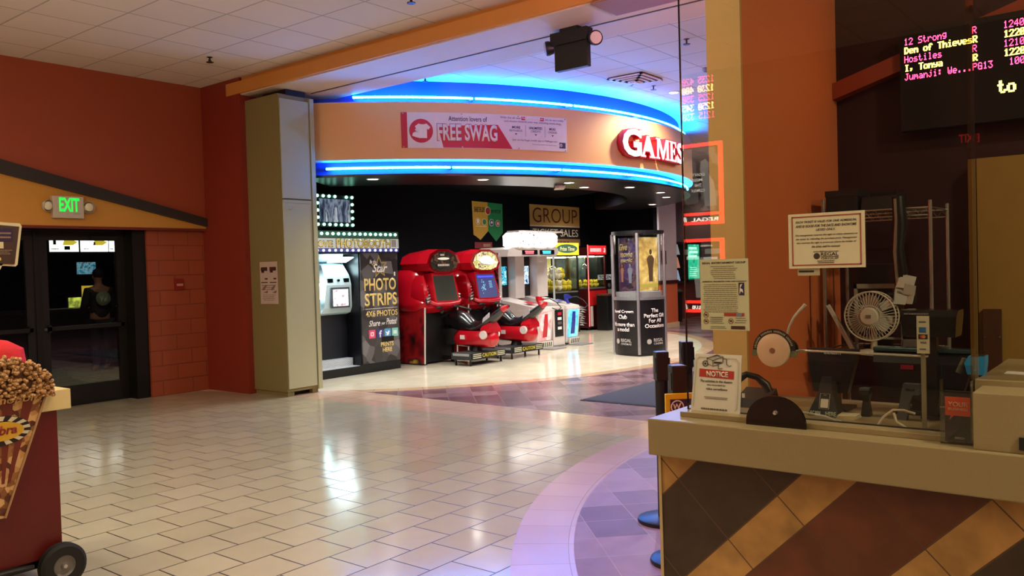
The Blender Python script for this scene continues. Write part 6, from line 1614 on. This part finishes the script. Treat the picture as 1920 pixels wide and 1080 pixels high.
# ================================================================== popcorn cart
CART = M('cart_red_laminate', (92, 14, 8), .4, var=.05)
ct = thing('popcorn_cart', 'red wheeled popcorn cart with cream top and popcorn cone cut-out', 'cart', (1.94, 4.62, 0))
MB().box(-1.25, .0, 0, .62, .16, .93).build('body', CART, ct)
MB().box(-1.30, .066, -.02, .66, .925, 1.03, .004).build('cream_top', M('cart_cream_top', (214, 196, 140), .45), ct)
def wheel(x):
    w = MB().lathe([(.055, -.03), (.10, -.032), (.116, -.02), (.116, .02), (.10, .032), (.055, .03)], (x, -.045, .116), (0, 1, 0), 32).build('wheel', M('tyre_rubber', (22, 20, 20), .75), ct, True)
    MB().lathe([(0, -.034), (.015, -.034), (.018, -.022), (.045, -.018), (.056, -.026), (.058, .026), (0, .026)], (x, -.045, .116), (0, 1, 0), 28).build('wheel_hub', M('hub_grey', (120, 116, 112), .4, .3), w, True)
    MB().cyl((x, -.084, .116), (x, -.05, .116), .010, .010, 12).build('axle_nut', CHR, w, True)
wheel(-.022); wheel(-1.18)
MB().tube([(-.45, -.02, .155), (-.20, -.04, .15), (-.16, -.04, .145)], .012, 8).box(-1.2, 0, .06, .56, .10, .16).build('under_rail', ABK, ct, False)
# cone cut-out: a stepped cut-out board with popcorn heaped at its top
ccx, ctop, cbot, chw = -.30, 1.06, .43, .245
cone = MB().prism([(ccx - chw, ctop), (ccx + chw, ctop), (ccx + .015, cbot), (ccx - .015, cbot)], (0, -.045, 0), d=.012)
cone = cone.build('cone_board', P('kettle_corn_print', [(84, 40, 22), (130, 82, 44), (190, 140, 84), (150, 100, 56), (206, 164, 110), (96, 50, 28)], 34, .45, 0, 'voronoi', 3), ct)
MB().tube([(ccx + chw, -.05, ctop), (ccx + .015, -.05, cbot)], .006, 6).tube([(ccx - chw, -.05, ctop), (ccx - .015, -.05, cbot)], .006, 6).build('cone_edge', M('cone_cream_edge', (170, 130, 90), .5), cone)
m = MB()
for k, u in enumerate((-.62, -.2, .22, .64)):
    m.prism([(ccx + (u - .11) * chw, ctop - .02), (ccx + (u + .11) * chw, ctop - .02), (ccx + (u + .11) * chw * .25, cbot + .17), (ccx + (u - .11) * chw * .25, cbot + .17)], (0, -.0465, 0), d=.0015)
m.build('maroon_stripe', M('cone_maroon', (104, 34, 18), .5), cone)
m = MB(); rd = random.Random(6)
for k in range(520):
    u = rd.uniform(-1, 1); hh = .175 * math.sqrt(max(0, 1 - u * u))
    z = ctop - .045 + rd.uniform(0, 1) * (hh + .045); x = ccx + u * (chw + .012)
    s = rd.uniform(.008, .0135)
    m.ball((x, -.05 - rd.uniform(0, .035), z), (s, s, s * rd.uniform(.7, 1)), 6, 4)
pc = m.build('popcorn_heap', P('caramel_popcorn', [(96, 54, 28), (168, 116, 66), (206, 166, 110), (140, 88, 46), (226, 190, 140)], 60, .5, 0, 'noise', 2), cone, True); pc['kind'] = 'stuff'
MB().prism([(ccx - chw * .98, ctop), (ccx + chw * .98, ctop)] + [(ccx + chw * math.cos(a), ctop + .165 * math.sin(a)) for a in [math.pi * i / 16 for i in range(1, 16)]], (0, -.045, 0), d=.012).build('heap_board', M('heap_brown', (110, 70, 40), .6), cone)
MB().text('popcornopolis', ccx - .20, ccx + .21, .985, 1.035, -.052, .002, .02, .2, .0).build('script_lettering', M('script_cream', (206, 160, 96), .5), cone)
ovl = MB().lathe([(0, 0), (1, 0), (1, .004), (0, .004)], (0, 0, 0), (0, -1, 0), 36)
ovl.map(lambda v: (ccx + v.x * .150, -.0465 + v.y, .865 + v.z * .075)).build('striped_oval', M('oval_black_white', (24, 20, 18), .5), cone)
for k in range(28):
    m = MB()
    if k % 2: continue
    a, b = 2 * math.pi * k / 28, 2 * math.pi * (k + 1) / 28
    m.prism([(ccx + .1 * math.cos(a), .865 + .05 * math.sin(a)), (ccx + .1 * math.cos(b), .865 + .05 * math.sin(b)), (ccx + .148 * math.cos(b), .865 + .073 * math.sin(b)), (ccx + .148 * math.cos(a), .865 + .073 * math.sin(a))], (0, -.0515, 0), d=-.001)
    m.build('white_stripe', M('oval_white', (206, 196, 170), .5), cone)
ovl = MB().lathe([(0, 0), (1, 0), (1, .004), (0, .004)], (0, 0, 0), (0, -1, 0), 36)
ovl.map(lambda v: (ccx + v.x * .118, -.050 + v.y, .862 + v.z * .048)).build('yellow_oval', M('oval_yellow', (206, 160, 40), .5), cone)
MB().text('Zebra', ccx - .075, ccx + .085, .845, .890, -.0542, .002, .03, .2).build('oval_lettering', M('oval_red', (140, 40, 24), .5), cone)
# red cloth bag on the cart top
t = thing('red_cloth_bundle', 'bright red folded cloth bag lying on the popcorn cart top', 'bag', (1.70, 4.86, 1.03))
MB().loft([sup(0, .16, -.13, .13, 0, 16, 3.5), sup(0, .178, -.14, .14, .06, 16, 3.2), sup(0, .18, -.14, .14, .15, 16, 3.0), sup(.0, .172, -.13, .13, .22, 16, 2.8), sup(-.03, .13, -.10, .10, .265, 16, 2.4), sup(-.05, .06, -.05, .05, .285, 16, 2)]).build('cloth', M('bright_red_cloth', (206, 24, 28), .7, bump=.3, scale=6), t, True)
MB().tube([(-.17, -.145, .20), (-.06, -.146, .25), (.02, -.12, .262)], .010, 8).build('yellow_piping', M('piping_yellow', (226, 150, 60), .6), t, True)
# round club sign standing on the cart
t = thing('club_sign', 'round purple card sign with a square side panel standing on the popcorn cart', 'sign', (1.775, 5.06, 1.03))
SW = M('sign_cream_edge', (206, 196, 160), .5); SP = M('sign_deep_purple', (40, 24, 66), .45)
cz_ = .76
MB().lathe([(0, 0), (.185, 0), (.185, .012), (0, .012)], (-.075, 0, cz_ - .025), (0, 1, 0), 40).prism([(-.02, cz_ - .085), (.165, cz_ - .10), (.175, cz_ - .09), (.205, cz_ + .125), (.195, cz_ + .14), (.0, cz_ + .15)], (0, 0, 0), d=.012).build('board', SW, t)
MB().lathe([(0, -.002), (.168, -.002), (.168, .0), (0, 0)], (-.075, 0, cz_ - .025), (0, 1, 0), 40).build('purple_disc', SP, t)
p_ = MB().prism([(-.01, cz_ - .075), (.158, cz_ - .088), (.190, cz_ + .122), (-.0, cz_ + .135)], (0, -.006, 0), d=.004).build('dark_panel', M('panel_dark_brown', (58, 40, 30), .45), t)
b_ = MB().box(.02, .155, -.0075, -.006, cz_ + .040, cz_ + .11).build('purple_plate', SP, p_)
MB().lathe([(.020, 0), (.025, 0), (.025, .001), (.020, .001)], (.05, -.0075, cz_ + .085), (0, -1, 0), 20).prism([(.036, cz_ + .092), (.048, cz_ + .074), (.062, cz_ + .096), (.05, cz_ + .088)], (0, -.0078, 0), d=-.001).build('crown_mark', SW, p_)
MB().greek(.078, .15, cz_ + .05, cz_ + .095, 2, -.0076, .4, 3).build('plate_print', M('panel_print', (140, 120, 100), .5), b_)
MB().greek(.01, .15, cz_ - .035, cz_ - .005, 3, -.0061, .4, 4).build('panel_print', M('panel_print', (140, 120, 100), .5), p_)
MB().box(.06, .105, -.0072, -.006, cz_ + .0, cz_ + .036).build('blank_square', SW, p_)
MB().box(.04, .09, -.0072, -.006, cz_ - .066, cz_ - .05, .002).build('cream_button', M('button_cream', (214, 186, 110), .5), p_)
MB().box(-.10, -.07, .012, .03, 0, cz_).build('stick', M('stick_wood', (120, 96, 66), .6), t)
MB().box(-.16, -.01, -.03, .10, 0, .02, .003).build('foot_block', ABK, t)

# ================================================================== concession stand seen through the doors
cc = thing('concession_counter', 'long dark snack counter seen through the glass doors', 'counter', (7.5, 16.2, 0))
MB().box(-3.4, 3.2, 0, .7, 0, 1.02).build('front', M('counter_dark_front', (34, 22, 20), .4), cc)
MB().box(-3.45, 3.25, -.04, .74, 1.02, 1.08).build('top', M('counter_dark_top', (60, 44, 36), .3), cc)
def menu(x, w, label, seed):
    t = thing('menu_board', label, 'menu board', (x, 18.6, 2.25)); h = w / 2
    MB().box(-h - .03, h + .03, .0, .10, -.05, .30).build('frame', ABK, t)
    s = MB().box(-h, h, -.006, 0, -.02, .27).build('lit_panel', P('menu_panel_%d' % seed, [(236, 240, 226), (250, 250, 244), (226, 236, 226), (248, 250, 240)], 3, .4, 5.0 if seed == 2 else 3.2, 'noise', 2), t)
    MB().prism([(-h * .1, .12), (h * .6, .12), (h * .95, .19), (h * .5, .24), (.0, .22)], (0, -.0065, 0), d=-.001).build('yellow_picture', E('menu_yellow', (226, 200, 60), 1.2), s)
    m = MB().greek(-h * .9, -h * .3, .02, .06, 1, -.0065, .6, seed)
    m.box(-h * .75, -h * .55, -.008, -.0065, .13, .24).box(h * .0, h * .4, -.008, -.0065, .02, .10) if seed == 1 else m.box(-.02, .02, -.008, -.0065, .12, .19)
    m.build('menu_print', M('menu_print', (60, 76, 60), .5), s)
menu(8.10, .60, 'left lit menu board with green cup seen through the door glass', 1); menu(8.74, .60, 'brightest lit menu board, middle of the three seen through the door', 2); menu(9.20, .28, 'narrow lit menu board, right of the three seen through the door', 3)
struct(MB().box(5.5, 12.0, 18.7, 19.3, 1.98, 2.20).box(5.5, 12.0, 18.7, 19.3, 2.56, 3.6), 'wall_concession', M('menu_fascia_dark', (52, 40, 32), .6))
t = thing('television', 'small lit television above the snack counter behind the standing person', 'television', (8.50, 18.5, 1.74))
MB().box(-.22, .22, 0, .06, -.02, .28, .004).build('case', ABK, t)
MB().box(-.20, .20, -.004, 0, 0, .26).build('screen', P('tv_picture', [(30, 70, 90), (60, 130, 160), (130, 190, 210), (40, 60, 70), (200, 220, 220)], 9, .3, .8, 'noise', 4), t)
MB().box(-.04, .04, .06, .80, .10, .16).build('wall_arm', ABK, t)
def cooler(x, label, c, w):
    t = thing('drinks_cooler', label, 'cooler', (x, 18.2, 0)); h = w / 2
    MB().box(-h - .05, h + .05, .05, .6, 0, 1.35).build('cabinet', ABK, t)
    s = MB().box(-h, h, .03, .05, .55, 1.25).build('lit_door', P('cooler_lit_%d' % c[2], [c, tuple(int(v * .6) for v in c), c, tuple(min(255, int(v * 1.2)) for v in c)], 7, .3, 1.6, 'noise', 4), t)
    for z in (.78, 1.02): MB().box(-h, h, .02, .032, z, z + .02).build('shelf_edge', ABK, s)
cooler(8.12, 'small lit drinks cooler left of the standing person, yellow glow', (170, 180, 70), .26)
cooler(8.78, 'narrow white lit cooler door right of the standing person', (226, 236, 240), .12)
t = thing('popcorn_warmer', 'yellow lit popcorn warmer beside the standing person', 'popcorn warmer', (7.68, 16.5, 1.08))
MB().box(-.11, .11, 0, .25, 0, .04).box(-.11, .11, 0, .25, .42, .48).build('case', ABK, t)
MB().box(-.10, .10, .02, .23, .04, .42).build('lit_chamber', E('warmer_glow', (226, 190, 60), .9), t)
t = thing('ceiling_spot', 'bright small lamp seen through the left door pane under the round sign', 'lamp', (5.10, 16.6, 1.62))
MB().box(-.05, .05, 0, .05, .0, .22, .01).build('lit_tube', E('lamp_white_glow', (250, 240, 220), 3), t); MB().box(-.09, .09, .02, .12, -.54, .0).build('base', ABK, t)

# person standing with the back to the lobby
t = thing('person', 'person in a dark jacket with a round emblem on the back, facing the snack counter', 'person', (7.05, 14.9, 0), 0)
def skin_body(name, joints, edges, mat, parent, sub=2):
    me = bpy.data.meshes.new(name); me.from_pydata([j[0] for j in joints], edges, [])
    o = bpy.data.objects.new(name, me); C.objects.link(o)
    md = o.modifiers.new('skin', 'SKIN'); md.use_smooth_shade = True
    for i, j in enumerate(joints):
        r = j[1]; me.skin_vertices[0].data[i].radius = r if isinstance(r, tuple) else (r, r)
    me.skin_vertices[0].data[0].use_root = True
    sd = o.modifiers.new('sub', 'SUBSURF'); sd.levels = sub; sd.render_levels = sub
    bpy.context.view_layer.update()
    dg = bpy.context.evaluated_depsgraph_get()
    m2 = bpy.data.meshes.new_from_object(o.evaluated_get(dg)); m2.name = name
    bpy.data.objects.remove(o); bpy.data.meshes.remove(me)
    m2.materials.clear(); m2.materials.append(mat)
    for p in m2.polygons: p.use_smooth = True
    o = bpy.data.objects.new(name, m2); C.objects.link(o); o.parent = parent
    return o
J = [((0, 0, .95), (.15, .11)), ((0, 0, 1.12), (.15, .105)), ((0, .01, 1.30), (.18, .12)), ((0, 0, 1.44), (.15, .09)), ((0, .01, 1.52), .058), ((0, .03, 1.60), (.07, .08)), ((0, .03, 1.70), (.078, .09)), ((0, .03, 1.76), (.05, .06)),
     ((-.19, 0, 1.42), .062), ((-.25, .02, 1.15), .050), ((-.20, .22, 1.04), .036), ((-.17, .30, 1.05), .034),
     ((.19, 0, 1.42), .062), ((.25, .02, 1.15), .050), ((.20, .22, 1.04), .036), ((.17, .30, 1.05), .034),
     ((-.10, 0, .84), .095), ((-.10, .0, .48), .062), ((-.10, -.02, .09), .042), ((-.10, .10, .04), .038),
     ((.10, 0, .84), .095), ((.10, .0, .48), .062), ((.10, -.02, .09), .042), ((.10, .10, .04), .038)]
Ed = [(0, 1), (1, 2), (2, 3), (3, 4), (4, 5), (5, 6), (6, 7), (3, 8), (8, 9), (9, 10), (10, 11), (3, 12), (12, 13), (13, 14), (14, 15), (0, 16), (16, 17), (17, 18), (18, 19), (0, 20), (20, 21), (21, 22), (22, 23)]
SKIN = M('skin', (150, 104, 80), .6)
body = skin_body('body', J, Ed, SKIN, t)
for s in (-1, 1):
    for k in range(4): MB().tube([(s * (.165 - .016 * k), .32, 1.06), (s * (.160 - .016 * k), .36, 1.06), (s * (.158 - .016 * k), .38, 1.045)], .008, 6).build('finger', SKIN, t, True)
    MB().tube([(s * .15, .30, 1.06), (s * .12, .325, 1.07), (s * .11, .345, 1.065)], .009, 6).build('thumb', SKIN, t, True)
    MB().ball((s * .085, .03, 1.66), (.012, .02, .03), 8, 6).build('ear', SKIN, t, True)
JK = [(j[0], tuple(v + .022 for v in (j[1] if isinstance(j[1], tuple) else (j[1], j[1])))) for j in (((0, 0, .88), (.165, .125)), J[1], J[2], J[3], J[8], J[9], J[10], J[12], J[13], J[14])]
skin_body('jacket', JK, [(0, 1), (1, 2), (2, 3), (3, 4), (4, 5), (5, 6), (3, 7), (7, 8), (8, 9)], M('jacket_black', (16, 16, 16), .7), t)
TR = [(J[i][0], tuple(v + .018 for v in (J[i][1] if isinstance(J[i][1], tuple) else (J[i][1], J[i][1])))) for i in (0, 16, 17, 18, 20, 21, 22)]
TR[0] = ((0, 0, .94), (.17, .13))
skin_body('trousers', TR, [(0, 1), (1, 2), (2, 3), (0, 4), (4, 5), (5, 6)], M('trousers_black', (14, 13, 14), .8), t)
MB().ball((0, .015, 1.72), (.092, .10, .095), 16, 10).build('hair', M('hair_black', (12, 10, 10), .7), t, True)
MB().ball((0, .14, 1.65), (.012, .02, .02), 8, 6).build('nose', SKIN, t, True)
em = MB().lathe([(0, -.02), (.10, -.015), (.13, 0), (0, .01)], (0, -.155, 1.28), (0, 1, 0), 28).build('jacket_emblem', P('emblem_green_grey', [(90, 110, 50), (120, 130, 110), (80, 100, 60)], 3, .6, 0, 'noise', 1), t, True)
MB().prism([(-.07, .05), (-.045, -.06), (-.02, .0), (-.005, -.02), (-.02, .06), (-.035, .0)], (0, -.178, 1.28), d=.004).prism([(.0, -.05), (.02, .03), (.035, -.02), (.06, .06), (.04, -.06), (.03, -.02), (.015, -.06)], (0, -.178, 1.28), d=.004).build('emblem_mark', M('emblem_pale', (190, 190, 180), .6), em)

# ================================================================== behind the camera, mirrored in the booth glass
NR = E('red_poster_neon', (255, 50, 34), 22)
def neon_poster(y0, y1, z0, z1, label, art, title, lines, deep):
    t = thing('neon_poster_frame', label, 'poster frame', (-5.58, (y0 + y1) / 2, (z0 + z1) / 2), 90)
    w, h = (y1 - y0) / 2, (z1 - z0) / 2
    MB().box(-w, w, .0, .03, -h, h).build('back_board', M('poster_case_black', (16, 12, 12), .4), t)
    m = MB()
    for (a, b, c, d) in ((-w, w, -h, -h + .045), (-w, w, h - .045, h), (-w, -w + .05, -h, h), (w - .05, w, -h, h), (-w, w, -h + deep, -h + deep + .04)): m.box(a, b, -.05, .0, c, d)
    m.build('neon_border', NR, t)
    p = MB().box(-w + .07, w - .07, -.012, 0, -h + deep + .06, h - .07).build('poster_sheet', art, t)
    for (s, x0, x1, z0_, z1_) in lines: MB().text(s, w * x0, w * x1, h * z0_, h * z1_, -.0125, .002, .01).build('poster_lettering', E('poster_white_letters', (230, 220, 200), 10), p)
    MB().text(title, -w * .75, w * .45, -h + deep * .35, -h + deep * .75, -.004, .003, .03).build('frame_lettering', E('frame_white_letters', (255, 240, 220), 16), t)
    MB().ball((w * .72, -.01, -h + deep * .55), (.03, .01, .05), 10, 8).build('frame_emblem', E('frame_white_letters', (255, 240, 220), 16), t, True)
    return t, p, w, h
t, p, w, h = neon_poster(4.88, 5.57, 2.14, 3.28, 'red neon bordered black and white poster, upper of two mirrored in the booth glass', P('grey_portrait_art', [(20, 20, 20), (60, 58, 54), (30, 30, 28), (150, 144, 134), (40, 38, 36)], 4, .4, 3.6, 'noise', 3),
            'REGAL', [("DON'T", -.2, .35, .20, .27), ('MISS', -.1, .35, .07, .14), ('THE', -.05, .25, -.06, .01), ('CLIMAX', -.2, .40, -.19, -.12)], .13)
def blob(pts, name, col, e): MB().prism([(x * w, z * h) for x, z in pts], (0, -.0135, 0), d=.001).build(name, E(name + '_grey', col, e * 3), p)
blob([(-.70, -.55), (-.20, -.55), (-.10, .0), (.0, .35), (-.05, .55), (-.25, .62), (-.40, .50), (-.38, .25), (-.62, .0)], 'pale_figure', (170, 164, 150), 1.6)
blob([(.10, -.45), (.62, -.50), (.66, -.1), (.55, .25), (.48, .50), (.30, .60), (.14, .48), (.18, .25), (.08, .05)], 'grey_figure', (110, 106, 98), 1.4)
t, p, w, h = neon_poster(4.885, 5.59, .90, 1.942, 'red neon bordered club poster, lower of two mirrored in the booth glass', P('club_portrait_art', [(14, 12, 12), (26, 22, 20), (18, 16, 16), (40, 34, 30)], 4, .4, 3.0, 'noise', 3),
            'REGAL CLUB', [('REWARDS', -.5, .0, .78, .83)], .13)
blob([(-.35, -.6), (.25, -.6), (.30, -.1), (.42, .0), (.30, .12), (.15, .3), (.12, .46), (-.05, .50), (-.14, .36), (-.30, .15), (-.38, -.1)], 'pale_figure', (150, 150, 140), 1.4)
blob([(-.14, .05), (.26, .0), (.30, .12), (.05, .22)], 'red_shirt_patch', (190, 80, 80), 1.2)
for x0 in (-.7, -.35, .3, .6): MB().box(w * x0 - .06, w * x0 + .06, -.0145, -.0135, h * .58, h * .72).build('icon_tile', E('icon_tile_grey', (150, 156, 140), 5), p)
MB().box(w * .08, w * .62, -.0145, -.0135, h * .44, h * .53).box(-w * .72, -w * .1, -.0145, -.0135, h * .42, h * .50).build('white_bar', E('bar_white', (226, 226, 214), 6), p)
led_sign((-5.56, 4.98, 4.16), 90, 'large red and yellow showtimes sign high on the back wall, mirrored in the booth glass', 3.0, ['1235 420', '1230 400', '1225 350', '1250 345', '1215 330'], None, 2.2, .235, E('led_red_bright', (255, 40, 110), 30), E('led_yellow_bright', (255, 215, 120), 24))
t = thing('exit_sign', 'small red lit exit sign on the far side wall, mirrored in the dark glass', 'exit sign', (-5.58, 1.85, 2.95), 90)
MB().box(-.16, .16, -.05, 0, -.10, .10, .006).build('housing', M('exit_dark_case', (40, 20, 18), .4), t)
MB().text('EXIT', -.10, .10, -.05, .05, -.0505, .003, .02).build('exit_lettering', E('red_exit_letters', (255, 40, 40), 2), t)
